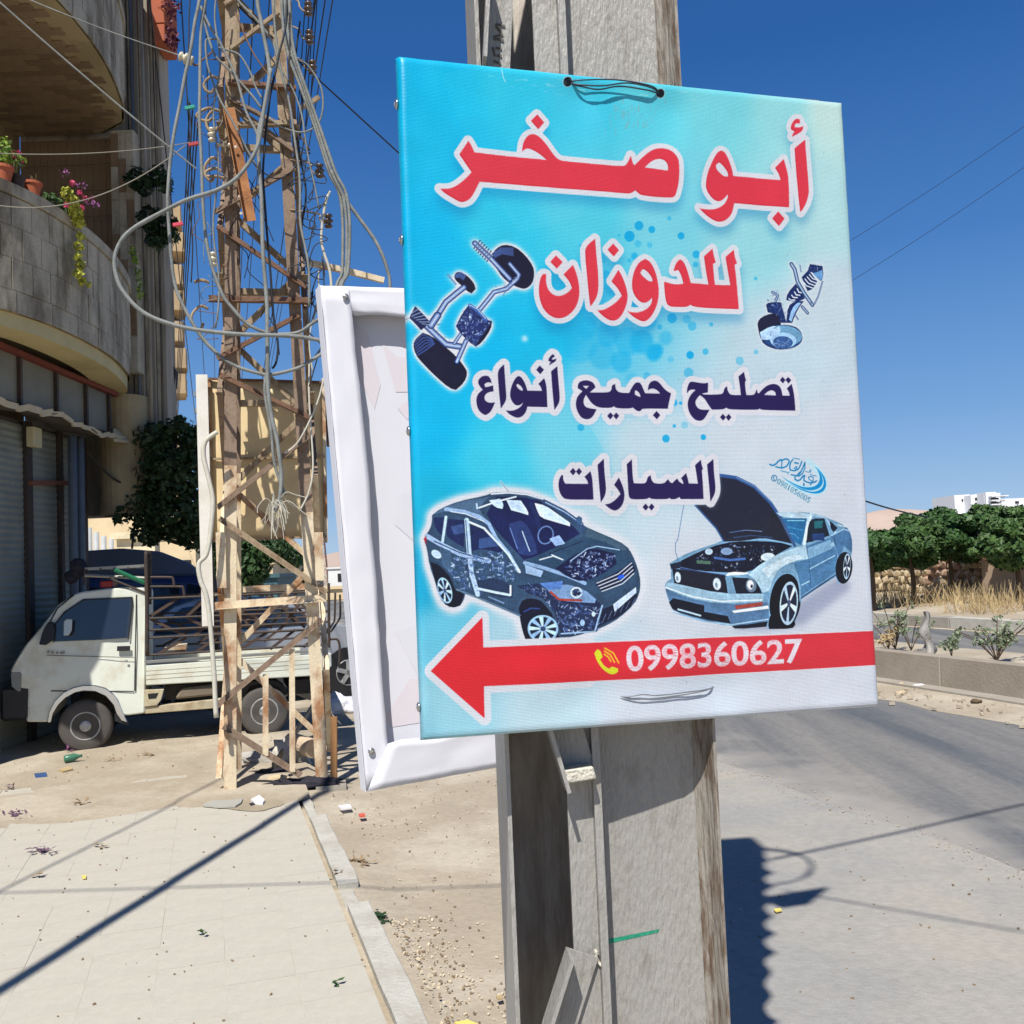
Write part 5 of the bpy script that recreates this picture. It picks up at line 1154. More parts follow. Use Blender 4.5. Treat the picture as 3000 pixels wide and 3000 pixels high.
for zb in (4.2,7.58):
    wallcurve(shift(BCs,-.034),zb+.162,zb+1.18,.12,'parapet',M_wallg)
    # cladding stones follow the curve, four courses
    L=[0]
    for a,b in zip(BCs[:-1],BCs[1:]):L.append(L[-1]+math.hypot(b[0]-a[0],b[1]-a[1]))
    def atl(s,d=0,P=None):
        P=P or BCs
        s=max(0,min(s,L[-1]-1e-4))
        for i in range(len(L)-1):
            if L[i+1]>=s:
                t=(s-L[i])/(L[i+1]-L[i]);return Vector((P[i][0]+(P[i+1][0]-P[i][0])*t,P[i][1]+(P[i+1][1]-P[i][1])*t,0))
    rows=[(.0,.2),(.205,.5),(.505,.8),(.805,1.08)]
    Pin=shift(BCs,-.03)
    for j,(a,b) in enumerate(rows):
        s=.0 if j%2 else -.13;wd=.26 if j else .5
        while s<L[-1]:
            s0=max(s,0)+.0065;s1=min(s+wd,L[-1])-.0065
            if s1-s0>.03:
                o_=RN.uniform(-.003,.004);p,q=atl(s0),atl(s1);pi,qi=atl(s0,P=Pin),atl(s1,P=Pin)
                n_=(p-pi).normalized()*o_
                mb=MB();z0=zb+a;z1=zb+b
                mb.quadbox([p+n_+UZ*z0,q+n_+UZ*z0,qi+UZ*z0,pi+UZ*z0,p+n_+UZ*z1,q+n_+UZ*z1,qi+UZ*z1,pi+UZ*z1]);mb.obj('cladding_stone',M_stone,bld)
            s+=wd
    wallcurve(shift(BCs,.02),zb+1.09,zb+1.2,.2,'coping',M_stone)
# yellow lower edge moulding under the lower balcony
wallcurve(shift(BCs,-.05),4.06,4.198,.34,'edge_beam',mat('yellow_cream_paint',rgb(200,186,138),.8,.06,3,.2,20,c2=rgb(166,150,106),c2amt=.5))
# soffit boards of the upper balcony
def inside(x,y,P,inset):
    Q=shift(P,-inset);xi=None
    for a,b in zip(Q[:-1],Q[1:]):
        if a[1]<=y<=b[1] or b[1]<=y<=a[1]:
            t=(y-a[1])/(b[1]-a[1]+1e-9);xi=a[0]+(b[0]-a[0])*t
    return xi is not None and x<xi
n=0;y=8.2;j=0
sm2=[]
for m in (M_sofa,M_sofb):
    mb=MB();mb.box((0,0,0),(.292,0,0),(0,.112,0),(0,0,.02));o=mb.obj('soffit_tile',m,None);sm2.append(o.data);bpy.data.objects.remove(o)
cand=[]
while y<12.6:
    x=-6.25+(j%3)*.1
    while x<-4.3:
        if inside(x+.30,y,BCs,.12):cand.append((x,y))
        x+=.298
    y+=.118;j+=1
cand.sort(key=lambda c:-c[1])
for (x,y) in cand[:290]:
    o=bpy.data.objects.new('soffit_tile',sm2[1 if RN.random()<.35 else 0]);col.objects.link(o);o.parent=bld;o.location=Vector((x,y,7.556+RN.uniform(-.004,.002)))-Vector(bld['_o'])
# back wall, end wall and upper mass
mb=MB();mb.box((-6.5,6.6,0),(.2,0,0),(0,6.2,0),(0,0,10.0));mb.obj('back_wall',M_darktile,bld)
mb=MB();mb.box((-6.3,12.82,2.55),(1.42,0,0),(0,.5,0),(0,0,7.4));mb.obj('end_wall',M_wallg,bld)
# tiles of the balcony end wall
tm_=None;cnt=0
for zb in (4.40,):
    for j in range(9):
        for i in range(15):
            if cnt>=150:break
            if tm_ is None:
                mb=MB();mb.box((0,0,0),(.082,0,0),(0,-.012,0),(0,0,.34));o=mb.obj('wall_tile',M_darktile,None);tm_=o.data;bpy.data.objects.remove(o)
            o=bpy.data.objects.new('wall_tile',tm_);col.objects.link(o);o.parent=bld;o.location=Vector((-6.28+i*.086,12.815-RN.uniform(0,.006),4.40+j*.35+(i%2)*.0))-Vector(bld['_o']);cnt+=1
mb=MB();mb.box((-5.02,12.60,4.37),(.30,0,0),(0,.2,0),(0,0,3.18));mb.obj('balcony_pillar',M_stone,bld)
for k in range(7):
    for q in range(3):
        mb=MB();mb.box((-5.015+q*.098,12.588-.002*((k+q)%2),4.40+k*.445+(.1 if q==1 else 0)),(.094,0,0),(0,.011,0),(0,0,.435 if q!=1 or k<6 else .33));mb.obj('pillar_tile',M_stone if (k+q)%3 else M_darktile,bld)
# rounded plaster column below the balcony and the streaked corner strip
pc=[( -4.98+.30*math.cos(a),12.75+.30*math.sin(a)) for a in [math.pi*(-.95+i*1.1/14) for i in range(15)]]
mb=MB();mb.prism([(x,y,2.55) for x,y in pc]+[(-5.4,13.1,2.55)],(0,0,1.52));mb.obj('curved_column',M_plast,bld,smooth=False)
for k in range(6):
    x0=-4.865+k*.062;mb=MB();mb.box((x0,12.84+k*.035,2.9),(.056,0,0),(0,.35,0),(0,0,6.9));mb.obj('corner_strip',M_wallg if k%2 else M_stone,bld,bev=.006)
for k,(x,m) in enumerate(((-4.79,mat('blue_grey_pipe',rgb(102,110,116),.5,.1,9)),(-4.64,M_wallg),(-4.5,M_dkm))):
    P=[Vector((x,12.79,2.8)),Vector((x+.01,12.79,5)),Vector((x-.01,12.79,9.8))];mb=MB();mb.tube(P,.022 if k<2 else .008,8);mb.obj('pipe',m,bld,smooth=True)
# shop front under the balcony
W_X=-5.35
def WF(px,py,x=W_X):return PXP(px,py,x)
mb=MB();mb.box((-5.6,8.3,-.1),(.22,0,0),(0,3.72,0),(0,0,3.6));mb.obj('shop_wall',M_canop,bld)
for (pa,pb) in ((-60,68),(86,166),(177,226)):
    ya=WF(pa,1500).y;yb=WF(pb,1500).y;V=[];Fc=[];nn=92;mb=MB()
    ya=max(ya,8.4)
    for i in range(nn+1):
        z=i/nn*3.45;d=.008*abs(math.sin(i*math.pi/2))
        mb.v.append((W_X+d,ya,z));mb.v.append((W_X+d,yb,z))
    mb.f=[(2*i,2*i+1,2*i+3,2*i+2) for i in range(nn)];mb.obj('roller_shutter',M_shut,bld)
for (pa,pb) in ((69,85),(167,176),(227,246)):
    ya=WF(pa,1500).y;yb=WF(pb,1500).y;mb=MB();mb.box((W_X,ya,0),(.05,0,0),(0,yb-ya,0),(0,0,3.5));mb.obj('door_post',M_dkm,bld)
a=WF(88,1415,-5.28);b=WF(208,1415,-5.28);mb=MB();mb.bar(a,b,.05,.04,UZ);mb.obj('rusty_crossbar',mat('red_brown_bar',rgb(120,74,56),.8,.1,8),bld)
a=WF(76,1308,-5.28);b=WF(100,1256,-5.28);mb=MB();mb.box((a.x,a.y,a.z),(.09,0,0),(0,b.y-a.y,0),(0,0,b.z-a.z));mb.obj('meter_box',mat('pale_box',rgb(196,186,150),.6,.06,6),bld,bev=.01)
# sign fascia: blank faded boards, posts, tin drip
x_=-4.92
zt=3.98;zl=3.50
Y0,Y1=8.2,12.35
ys_=[8.2,9.05,9.9,10.7,11.45,12.1]
for a,b in zip(ys_[:-1],ys_[1:]):
    mb=MB();mb.box((x_-.03,a+.02,zl+.03),(.02,0,0),(0,b-a-.04,0),(0,0,zt-zl));mb.obj('fascia_board',M_board,bld)
    mb=MB();mb.box((x_-.02,b-.02,zl),(.05,0,0),(0,.045,0),(0,0,zt-zl+.1));mb.obj('fascia_post',M_dkm,bld)
mb=MB();mb.box((x_-.06,8.2,zt+.02),(.12,0,0),(0,4.1,0),(0,0,.05));mb.obj('fascia_rail',mat('dull_red_rail',rgb(120,60,48),.7,.15,5),bld)
# canopy sheet with ragged pale edge
V=[];n_=40
mb=MB()
def cz(y):return 3.50+.03*math.sin(y*3.1)+.02*math.sin(y*9)
for i in range(n_):
    y0=8.0+i*(4.45/n_);y1=y0+4.45/n_
    xo0=-4.86+(.06*noise.noise(Vector((y0*3,0,0))));xo1=-4.86+(.06*noise.noise(Vector((y1*3,0,0))))
    mb.quadbox([(-5.36,y0,cz(y0)+.05),(xo0,y0,cz(y0)-.03),(xo1,y1,cz(y1)-.03),(-5.36,y1,cz(y1)+.05),(-5.36,y0,cz(y0)+.062),(xo0,y0,cz(y0)-.018),(xo1,y1,cz(y1)-.018),(-5.36,y1,cz(y1)+.062)])
mb.obj('canopy_sheet',M_canop,bld)
for i in range(18):
    y0=8.0+i*.247;mb=MB();w0=RN.uniform(.03,.055);a=RN.uniform(0,.03)
    mb.quadbox([(-4.87,y0,cz(y0)-.03-a),(-4.84,y0,cz(y0)-.04-a),(-4.84,y0+.245,cz(y0+.245)-.04),(-4.87,y0+.245,cz(y0+.245)-.03),(-4.87,y0,cz(y0)-.02+w0-a),(-4.84,y0,cz(y0)-.02+w0-a),(-4.84,y0+.245,cz(y0+.245)+w0-.02),(-4.87,y0+.245,cz(y0+.245)+w0-.02)]);mb.obj('canopy_edge_strip',mat('pale_tin_edge',rgb(200,184,150),.7,.1,6),bld)
mb=MB();mb.prism([(-4.86,12.1,3.44),(-4.80,12.44,3.46),(-4.95,12.4,3.62),(-4.9,12.2,3.58)],(.0,.02,-.03));mb.obj('bent_flap',mat('pale_tin_edge',rgb(200,184,150)),bld)
P=[Vector((-5.2,12.1,3.3)),Vector((-5.0,12.35,3.0)),Vector((-4.86,12.6,2.85)),Vector((-4.85,12.7,2.5)),Vector((-4.9,12.72,2.1))];mb=MB();mb.tube(smoothpath(P,5),.014,6);mb.obj('bent_hose',M_dkm,bld)
for x0,x1 in ((210,226),(232,250)):
    a=PXP(x0,1480,-5.1);mb=MB();mb.tube([(a.x,a.y,0),(a.x+.02,a.y,3.4)],.05,10);mb.obj('downpipe',mat('blue_grey_pipe',rgb(102,110,116)),bld,smooth=True)
# dark cloth awning on the far corner
mb=MB();a=PY(458,962,13.0);b=PY(514,1085,13.3);c=PY(511,1132,13.3);d=PY(466,1062,13.0)
mb.prism([a,b,c,d],(-.05,.25,.0));aw=mb.obj('dark_awning',mat('black_cloth',rgb(44,42,50),.9,.2,9,.4,20),None);tag(aw,'small dark cloth awning jutting from the corner strip','awning')
# terracotta planter high on the corner and red box
pl=thing('planter_box','red brown planter box high on the building corner with purple plant','planter',tuple(PY(467,100,12.7)))
TERR=mat('terracotta',rgb(176,96,66),.8,.1,8,.2,30)
a=PY(446,122,12.7);mb=MB();mb.box(a,(.165,0,0),(0,.5,0),(0,0,.24));mb.obj('box',TERR,pl,bev=.01)
mb=MB();mb.box(a+UZ*.245-Vector((.005,.005,0)),(.175,0,0),(0,.51,0),(0,0,.5));mb.obj('upper_box',TERR,pl,bev=.01)
# ---------------------------------------------------------------- foliage helper
def foliage(name,clumps,n,size,m,parent=None,kindstuff=False,droop=0,seed=1,shape=.5):
    rr=random.Random(seed);V=[];Fc=[]
    tot=sum(c[1][0]*c[1][1]+c[1][1]*c[1][2] for c in clumps)
    for (c,rad) in clumps:
        k=int(n*(rad[0]*rad[1]+rad[1]*rad[2])/tot)
        for _ in range(k):
            d=Vector((rr.gauss(0,1),rr.gauss(0,1),rr.gauss(0,1))).normalized();q=rr.uniform(.45,1.06)**.7
            p=Vector(c)+Vector((d.x*rad[0]*q,d.y*rad[1]*q,d.z*rad[2]*q))
            nrm=(d+Vector((rr.gauss(0,.6),rr.gauss(0,.6),rr.gauss(0,.6)+.25))).normalized();u=nrm.orthogonal().normalized();a=rr.uniform(0,6.28);u=(u*math.cos(a)+nrm.cross(u)*math.sin(a));v=nrm.cross(u)
            s=size*rr.choice((.5,.8,1,1.2,1.7))*rr.uniform(.8,1.15);b=len(V);V+=[tuple(p-u*s-UZ*droop*s),tuple(p-v*s*shape),tuple(p+u*s-UZ*droop*s),tuple(p+v*s*shape)];Fc.append((b,b+1,b+2,b+3))
    me=bpy.data.meshes.new(name);
    if parent is not None:
        o_=Vector(parent['_o']);V=[tuple(Vector(v)-o_) for v in V]
    me.from_pydata(V,[],Fc);me.materials.append(m);o=bpy.data.objects.new(name,me);col.objects.link(o)
    if parent is not None:
        o.parent=parent
        if len(clumps)>1 and name not in('crown','foliage','shrub'):o['kind']='stuff'
    return o
def leafmat(name,a,b,sc_=3):
    return mat(name,a,.55,.25,sc_,c2=b,c2amt=.9,c2scale=sc_*2.5,lo=.45,hi=.6,spec=.3)
M_leaf=leafmat('dark_tree_leaf',rgb(62,88,46),rgb(38,62,34));M_leaf2=leafmat('mid_leaf',rgb(76,104,52),rgb(42,66,36));M_leafy=leafmat('yellow_leaf',rgb(200,198,84),rgb(150,160,60),8);M_leafl=leafmat('light_leaf',rgb(140,166,66),rgb(90,120,50),8)
M_mag=mat('magenta_petal',rgb(214,78,120),.6,.15,20);M_pur=mat('purple_petal',rgb(150,90,140),.6,.15,20);M_bark=mat('bark',rgb(96,80,64),.9,.2,9,.6,30)
foliage('purple_foliage',[((a.x+.2,a.y+.1,a.z+.55),(.14,.2,.22)),((a.x+.22,a.y+.1,a.z+.1),(.08,.16,.2))],260,.03,mat('dark_purple_leaf',rgb(96,40,60),.6),pl,seed=4)
# potted plants on the lower balcony coping
def pot(name,label,p,r,h,m,grp=None):
    t=thing(name,label,'flower pot',tuple(p));mb=MB();mb.lathe(p,UZ,[(r*.72,0),(r*.95,h*.8),(r*1.08,h*.82),(r*1.08,h),(r*.9,h),(r*.85,h*.9)],20);mb.obj('pot',m,t,smooth=False)
    mb=MB();mb.lathe(p+UZ*h*.86,UZ,[(r*.84,0),(r*.84,.005)],16);mb.obj('soil',M_bark,t);return t
ctop=5.40
def onrail(px,py):   # place on the coping under this photo point
    best=None
    for q in np.linspace(0,L[-1],200):
        p=atl(q,P=shift(BCs,-.06))+UZ*ctop
        v=p-O;cx_=Vector((v.x*_X[0]+v.y*_Y[0]+v.z*_Z[0],0,0)).x
        k=v.dot(c2w((0,0,1)));x=1500+F*v.dot(c2w((1,0,0)))/k
        if best is None or abs(x-px)<best[0]:best=(abs(x-px),p)
    return best[1]
p1=onrail(8,470);t=pot('flower_pot','terracotta pot at the left edge with yellow green shrub',p1,.095,.15,TERR)
foliage('shrub',[((p1.x,p1.y,p1.z+.30),(.11,.11,.15)),((p1.x-.05,p1.y-.03,p1.z+.2),(.1,.1,.1))],420,.022,M_leafl,t,seed=5)
p2=onrail(52,490);t=pot('flower_pot','small black pot between the two terracotta ones, with thin pink geraniums',p2,.07,.12,M_dkm)
def stems(t,p,n,hh,sp,seed):
    rr=random.Random(seed);tips=[];mb=MB()
    for k in range(n):
        q=p+Vector((rr.gauss(0,sp),rr.gauss(0,sp),hh*rr.uniform(.6,1.05)));mb.tube(smoothpath([p,p+(q-p)*.5+Vector((rr.gauss(0,.02),0,.02)),q],3),.0035,4);tips.append(q)
    mb.obj('stem',leafmat('stem',rgb(130,120,80),rgb(100,100,60)),t);return tips
tips=stems(t,p2+UZ*.1,8,.26,.06,3);foliage('flower',[(tuple(q),(.022,.022,.018)) for q in tips[:5]],200,.010,M_mag,t,seed=6);foliage('leaf',[(tuple(q-UZ*.05),(.04,.04,.03)) for q in tips],160,.016,M_leafl,t,seed=7)
p3=onrail(94,520);t=pot('flower_pot','rust coloured pot third from the left on the coping',p3,.085,.14,TERR)
stems(t,p3+UZ*.1,3,.12,.03,5)
p4=onrail(150,540);t=thing('trailing_plant','green and pink trailing plant spilling over the balcony parapet','plant',tuple(p4))
foliage('green_leaf',[((p4.x,p4.y,p4.z+.06),(.12,.16,.07)),((p4.x+.06,p4.y+.25,p4.z+.03),(.08,.14,.06))],420,.022,M_leaf2,t,seed=8)
hang=[]
for (x,y,rw_) in ((196,565,.07),(212,590,.08),(222,620,.08),(232,650,.07),(236,690,.05),(230,720,.06),(228,750,.05),(236,775,.055),(228,800,.05),(240,822,.045),(258,832,.03)):
    P=onrail(x,600);zz_=PXP(x,y,P.x+.12).z;hang.append((PXP(x,y,P.x+.14),(rw_*.8,rw_,rw_*.9)))
foliage('hanging_leaf',[(tuple(a),b) for a,b in hang],1100,.020,M_leafy,t,seed=9,droop=.3)
foliage('pink_flower',[(tuple(PXP(x,y,hang[0][0].x+.03)),(.03,.03,.03)) for x,y in ((212,535),(235,565),(252,582),(272,578),(195,600),(240,608))],260,.013,M_mag,t,seed=10)
foliage('purple_flower',[(tuple(PXP(x,y,hang[0][0].x+.06)),(.05,.05,.04)) for x,y in ((240,545),(262,590),(278,600),(190,505))],120,.012,M_pur,t,seed=11)
t=thing('corner_creeper','dark leafy creeper hanging at the far corner of the balcony','plant',tuple(PY(440,560,12.3)))
foliage('leaf',[(tuple(PY(x,y,12.45)),(r,r,r)) for x,y,r in ((395,520,.13),(425,545,.14),(465,510,.13),(478,540,.12),(440,640,.18),(475,660,.16),(500,690,.12),(460,700,.14),(505,650,.08))],900,.045,leafmat('deep_leaf',rgb(44,66,38),rgb(28,44,28)),t,seed=12)
t=thing('balcony_creeper','thin yellow green creeper below the far end of the coping','plant',tuple(PY(408,820,12.2)))
foliage('leaf',[(tuple(PY(x,y,12.2)),(.05,.05,.07)) for x,y in ((388,735),(395,760),(405,800),(408,830),(410,860))],260,.02,M_leafl,t,seed=13)
mb=MB();mb.box(PY(476,778,13.2),(.09,0,0),(0,.1,0),(0,0,.16));tag(mb.obj('blue_bin',mat('blue_plastic',rgb(24,74,140),.4),None,bev=.01),'small blue plastic tub on the far corner ledge','tub')
# ================================================================ mini truck
A_=G(250,2196);B_=G(776,2150)
EX=Vector((B_.x-A_.x,B_.y-A_.y,0)).normalized();EM=Vector((-EX.y,EX.x,0))
M_tw=mat('white_truck_paint',rgb(218,222,208),.38,.03,3,.12,5,c2=rgb(190,176,146),c2amt=.6,c2scale=3.4,lo=.5,hi=.68,spec=.5)
M_tyre=mat('tyre_rubber',rgb(84,80,76),.85,.12,12,.3,60);M_rim=mat('steel_rim',rgb(176,178,176),.45,.1,14,metal=.3,c2=rgb(110,104,96),c2amt=.4)
M_chr=mat('chrome_trim',rgb(210,212,214),.18,.03,9,metal=.9);M_blk=M_dkm;M_black=mat('black_plastic',rgb(36,36,38),.5,.1,9);M_glass=glass('dark_glass',(.025,.035,.05));M_under=mat('underbody',rgb(60,56,50),.9,.2,6)
M_cr=mat('cream_chassis',rgb(190,180,150),.7,.12,6,.2,30,c2=rgb(130,96,66),c2amt=.6)
truck=thing('pickup_truck','small white forward cab pickup truck with black iron rack','pickup truck',tuple(A_))
def TP(cx,cy,off=0.0):
    "crop coordinates measured on the truck's near side -> world; off metres into the truck"
    return PP(cx*.56936,1600+cy*.56936,A_,EM) if off==0 else PP(cx*.56936,1600+cy*.56936,A_,EM)+EM*off
def side(s,name,m,off=-.004,th=.006,bev=0,flip=False,par=truck):
    P=[TP(x,y)+EM*off for x,y in pts(s)];mb=MB();mb.prism(P,EM*th);return mb.obj(name,m,par,bev=bev)
TWd=1.36
cab="135,905 138,740 60,720 55,640 75,600 130,510 200,430 300,300 385,245 420,235 560,218 740,215 752,240 750,570 745,860 655,872 628,870 606,800 580,765 540,735 490,722 430,722 380,732 330,765 290,800 262,850 245,905"
def tum(p):
    return p+EM*max(0,(p.z-.95))*.10
P=[tum(TP(x,y)) for x,y in pts(cab)];Q=[p+EM*(TWd-2*max(0,(p.z-.95))*.10) for p in [TP(x,y)+EM*max(0,(TP(x,y).z-.95))*.10 for x,y in pts(cab)]]
mb=MB();mb.prism(P,(0,0,0),Q);body=mb.obj('cab',M_tw,truck,bev=.014)
def side_t(s,name,m,off,th,bev=0,par=truck):
    P=[tum(TP(x,y))-EM*off for x,y in pts(s)];mb=MB();mb.prism(P,EM*th);return mb.obj(name,m,par,bev=bev)
side_t("278,492 286,400 330,345 425,280 672,267 676,300 655,473 520,482","door_window",M_glass,.004,.003)
side_t("283,486 290,402 332,350 427,287 660,275 662,300 643,465 520,474","window_pane",glass('blue_glass',(.018,.026,.045),.06),.006,.002)
for s in ("270,498 280,398 326,338 424,272 680,260 684,300 664,480 656,480 674,300 672,268 425,281 330,346 287,400 279,491",):side_t(s,'window_seal',M_black,.0075,.003)
for s in ("697,250 703,250 700,500 698,745 690,745 694,500","262,742 690,745 690,750 262,748","240,560 690,572 690,575 240,563"):side_t(s,'door_seam',M_black,.0035,.003)
side_t("602,515 670,513 670,538 602,540","door_handle",M_black,.012,.012,.003);side_t("646,586 658,586 658,598 646,598","door_lock",M_zinc,.008,.006)
for s in ("240,540 252,536 256,548 244,552","262,543 275,539 279,551 266,554","286,545 298,541 300,552 290,556","308,545 332,541 334,552 310,556"):side_t(s,'faded_lettering',mat('grey_letter',rgb(140,140,134)),.0035,.002)
side_t("245,905 256,850 285,795 330,752 380,728 430,717 490,717 545,732 590,765 612,800 640,868 655,905 625,895 600,860 585,815 545,770 490,745 430,742 385,752 335,780 300,815 272,860 262,905","wheel_arch_trim",M_chr,.02,.02,.004)
side_t("590,862 655,890 662,920 640,915 590,900","mud_flap",M_black,.0,.02)
side_t("55,640 60,652 104,648 112,660 108,740 96,750 60,722","headlight",mat('headlamp',rgb(120,124,124),.15),.01,.05,.004)
side_t("56,650 100,652 104,735 60,718","lamp_rim",M_black,.004,.02)
mb=MB();mb.box(TP(0,905)-EM*.0,EX*.30,EM*TWd,(0,0,.34));mb.obj('front_bumper',M_black,truck,bev=.03)
side_t("225,430 250,390 275,390 285,420 280,480 240,508 205,505","mirror_mount",M_black,.07,.06,.006)
side_t("335,385 350,372 378,374 376,430 362,456 334,456","side_mirror",mat('mirror_face',rgb(190,192,186),.15,.02,5,metal=.2),.14,.03,.006)
mb=MB();mb.tube([TP(380,250)-EM*.01,TP(300,320)-EM*.06,TP(255,400)-EM*.06],.008,6);mb.obj('mirror_stay',M_black,truck)
# bed
def slabm(s,m,name,o0,o1,bev=.006):
    P=[TP(x,y)+EM*o0 for x,y in pts(s)];mb=MB();mb.prism(P,EM*(o1-o0));return mb.obj(name,m,truck,bev=bev)
slabm("752,612 1600,555 1602,668 752,716",M_tw,'bed_side',-.02,.03,.01)
slabm("752,612 1600,555 1602,668 752,716",M_tw,'bed_side',TWd-.03,TWd+.02,.01)
slabm("1603,560 1660,548 1662,640 1604,668",M_tw,'bed_side_end',-.018,.03,.01)
slabm("1664,552 1704,548 1706,620 1664,640",M_tw,'tail_corner',-.02,TWd,.01)
slabm("752,588 1600,533 1704,520 1704,532 1600,546 752,604",mat('galvanised_rail',rgb(150,150,146),.4,.1,9,metal=.5),'bed_rail',-.03,.02,.004)
for k in range(3):slabm("752,%d 1600,%d 1600,%d 752,%d"%(640+k*22,581+k*22,583+k*22,642+k*22),M_cr,'pressing',-.023,-.018,0)
slabm("752,690 1660,640 1660,652 752,704",M_cr,'bed_floor',.0,TWd,0)
slabm("742,740 845,735 830,790 808,820 742,828",M_cr,'chassis_panel',.0,.05);slabm("760,760 815,755 803,782 765,786",M_black,'panel_opening',-.004,.004,0)
slabm("742,830 1100,790 1220,775 1220,800 1100,836 742,865",M_cr,'sill',.02,.10);slabm("930,735 1100,715 1105,770 900,790",mat('dusty_tank',rgb(120,108,92),.7,.1,6),'tank_cover',.03,.4,.02)
for i,ch in enumerate('9'):pass
slabm("845,725 1240,700 1240,775 1100,790 845,800",M_under,'chassis',.12,TWd-.1,0)
slabm("1490,700 1660,680 1660,740 1600,800 1500,760",M_under,'rear_frame',.1,TWd-.1,0)
slabm("1230,770 1250,735 1290,705 1360,692 1430,700 1470,730 1490,765 1470,790 1440,735 1360,712 1290,725 1262,770 1250,800",M_under,'rear_arch',.1,.5,0)
def wheelobj(par,c,ax,r,wd,rimr,m=M_tyre):
    ax=Vector(ax).normalized();mb=MB();mb.lathe(c,ax,[(rimr,.01),(r*.86,-.002),(r*.97,.015),(r,.05),(r,wd-.05),(r*.97,wd-.01),(rimr,wd)],36);t=mb.obj('tyre',m,par,smooth=True)
    mb=MB();mb.lathe(c,ax,[(rimr,.012),(rimr*.94,.004),(rimr*.86,.012),(rimr*.72,.034),(rimr*.42,.020),(rimr*.34,.004),(rimr*.2,.002),(.001,.002)],30);rm=mb.obj('rim',M_rim,t,smooth=True)
    u=Vector((0,0,1));v=ax.cross(u)
    for k in range(8):
        a=k*math.pi/4;q=c+(u*math.cos(a)+v*math.sin(a))*rimr*.74+ax*.022;mb=MB();mb.lathe(q,-ax,[(rimr*.13,-.004),(rimr*.12,.008)],10);mb.obj('vent_hole',M_black,t)
    for k in range(5):
        a=k*math.pi*.4;q=c+(u*math.cos(a)+v*math.sin(a))*rimr*.3+ax*.004;mb=MB();mb.lathe(q,-ax,[(rimr*.06,0),(rimr*.05,.008)],6);mb.obj('wheel_nut',M_zinc,t)
for (cx_,cy_,r_w) in ((437,921,.262),(1362,846,.262)):
    c=TP(cx_,cy_);c.z=r_w-.03;wheelobj(truck,c+EM*.02,EM,r_w,.15,.150)
    wheelobj(truck,c+EM*(TWd-.02),-EM,r_w,.15,.150)
# iron rack
def rb(a,b,r=.014,off=0,off2=None,m=M_dkm,name='rack_bar'):
    off2=off if off2 is None else off2
    mb=MB();mb.tube([TP(*a)+EM*off,TP(*b)+EM*off2],r,7);return mb.obj(name,m,truck)
for off in (-.02,TWd):
    for a,b in (((762,270),(1690,232)),((762,372),(1690,335)),((762,432),(1690,388)),((762,472),(1690,425)),((762,560),(1690,505))):rb(a,b,.013,off)
    rb((1690,190),(1692,520),.016,off)
    ups=[(770,362),(900,280)],[(775,375),(960,465)],[(800,562),(960,470)],[(960,362),(1060,272)],[(1000,460),(1110,375)],[(960,368),(1140,455)],[(1000,550),(1130,462)],[(1190,440),(1290,260)],[(1190,262),(1290,430)],[(1290,430),(1440,262)],[(1260,355),(1400,420)],[(1240,530),(1380,440)],[(1400,262),(1570,420)],[(1440,430),(1580,250)],[(1390,530),(1520,430)],[(1520,262),(1660,420)],[(1560,520),(1680,430)]
    for a,b in ups:
        mb=MB();mb.bar(TP(*a)+EM*(off+.02),TP(*b)+EM*(off+.02),.03,.008,UZ);mb.obj('rack_slat',mat('brown_iron',rgb(78,62,54),.7,.15,9),truck)
hp=[TP(758,565)-EM*.03,TP(757,300)-EM*.03,TP(752,60)-EM*.03,TP(756,36)-EM*.02,TP(764,34)+EM*.02,TP(768,60)+EM*.05,TP(768,300)+EM*.05]
mb=MB();mb.tube(smoothpath(hp,4),.021,8);mb.obj('rack_post',M_dkm,truck,smooth=True)
for x,y,x2 in ((770,160,890),(772,208,942)):
    P=[TP(x,y),TP(x2-20,y),TP(x2,y+8),TP(x2+6,y+50)];mb=MB();mb.tube(smoothpath(P,3),.013,7);mb.obj('rack_loop',M_dkm,truck)
for (x0,y0,x1,y1,off) in ((1725,240,1722,400,0),(1755,250,1757,385,.1)):
    P=[TP(x0,y0)+EM*off,TP(x1,y1-30)+EM*off,TP(x1-10,y1)+EM*off,TP(x1-50,y1+60)+EM*off];mb=MB();mb.tube(smoothpath(P,3),.012,6);mb.obj('rack_hook',M_dkm,truck)
P=[TP(1700,480),TP(1735,480),TP(1748,520),TP(1745,620)];mb=MB();mb.tube(smoothpath(P,3),.014,6);mb.obj('tail_hook',M_dkm,truck)
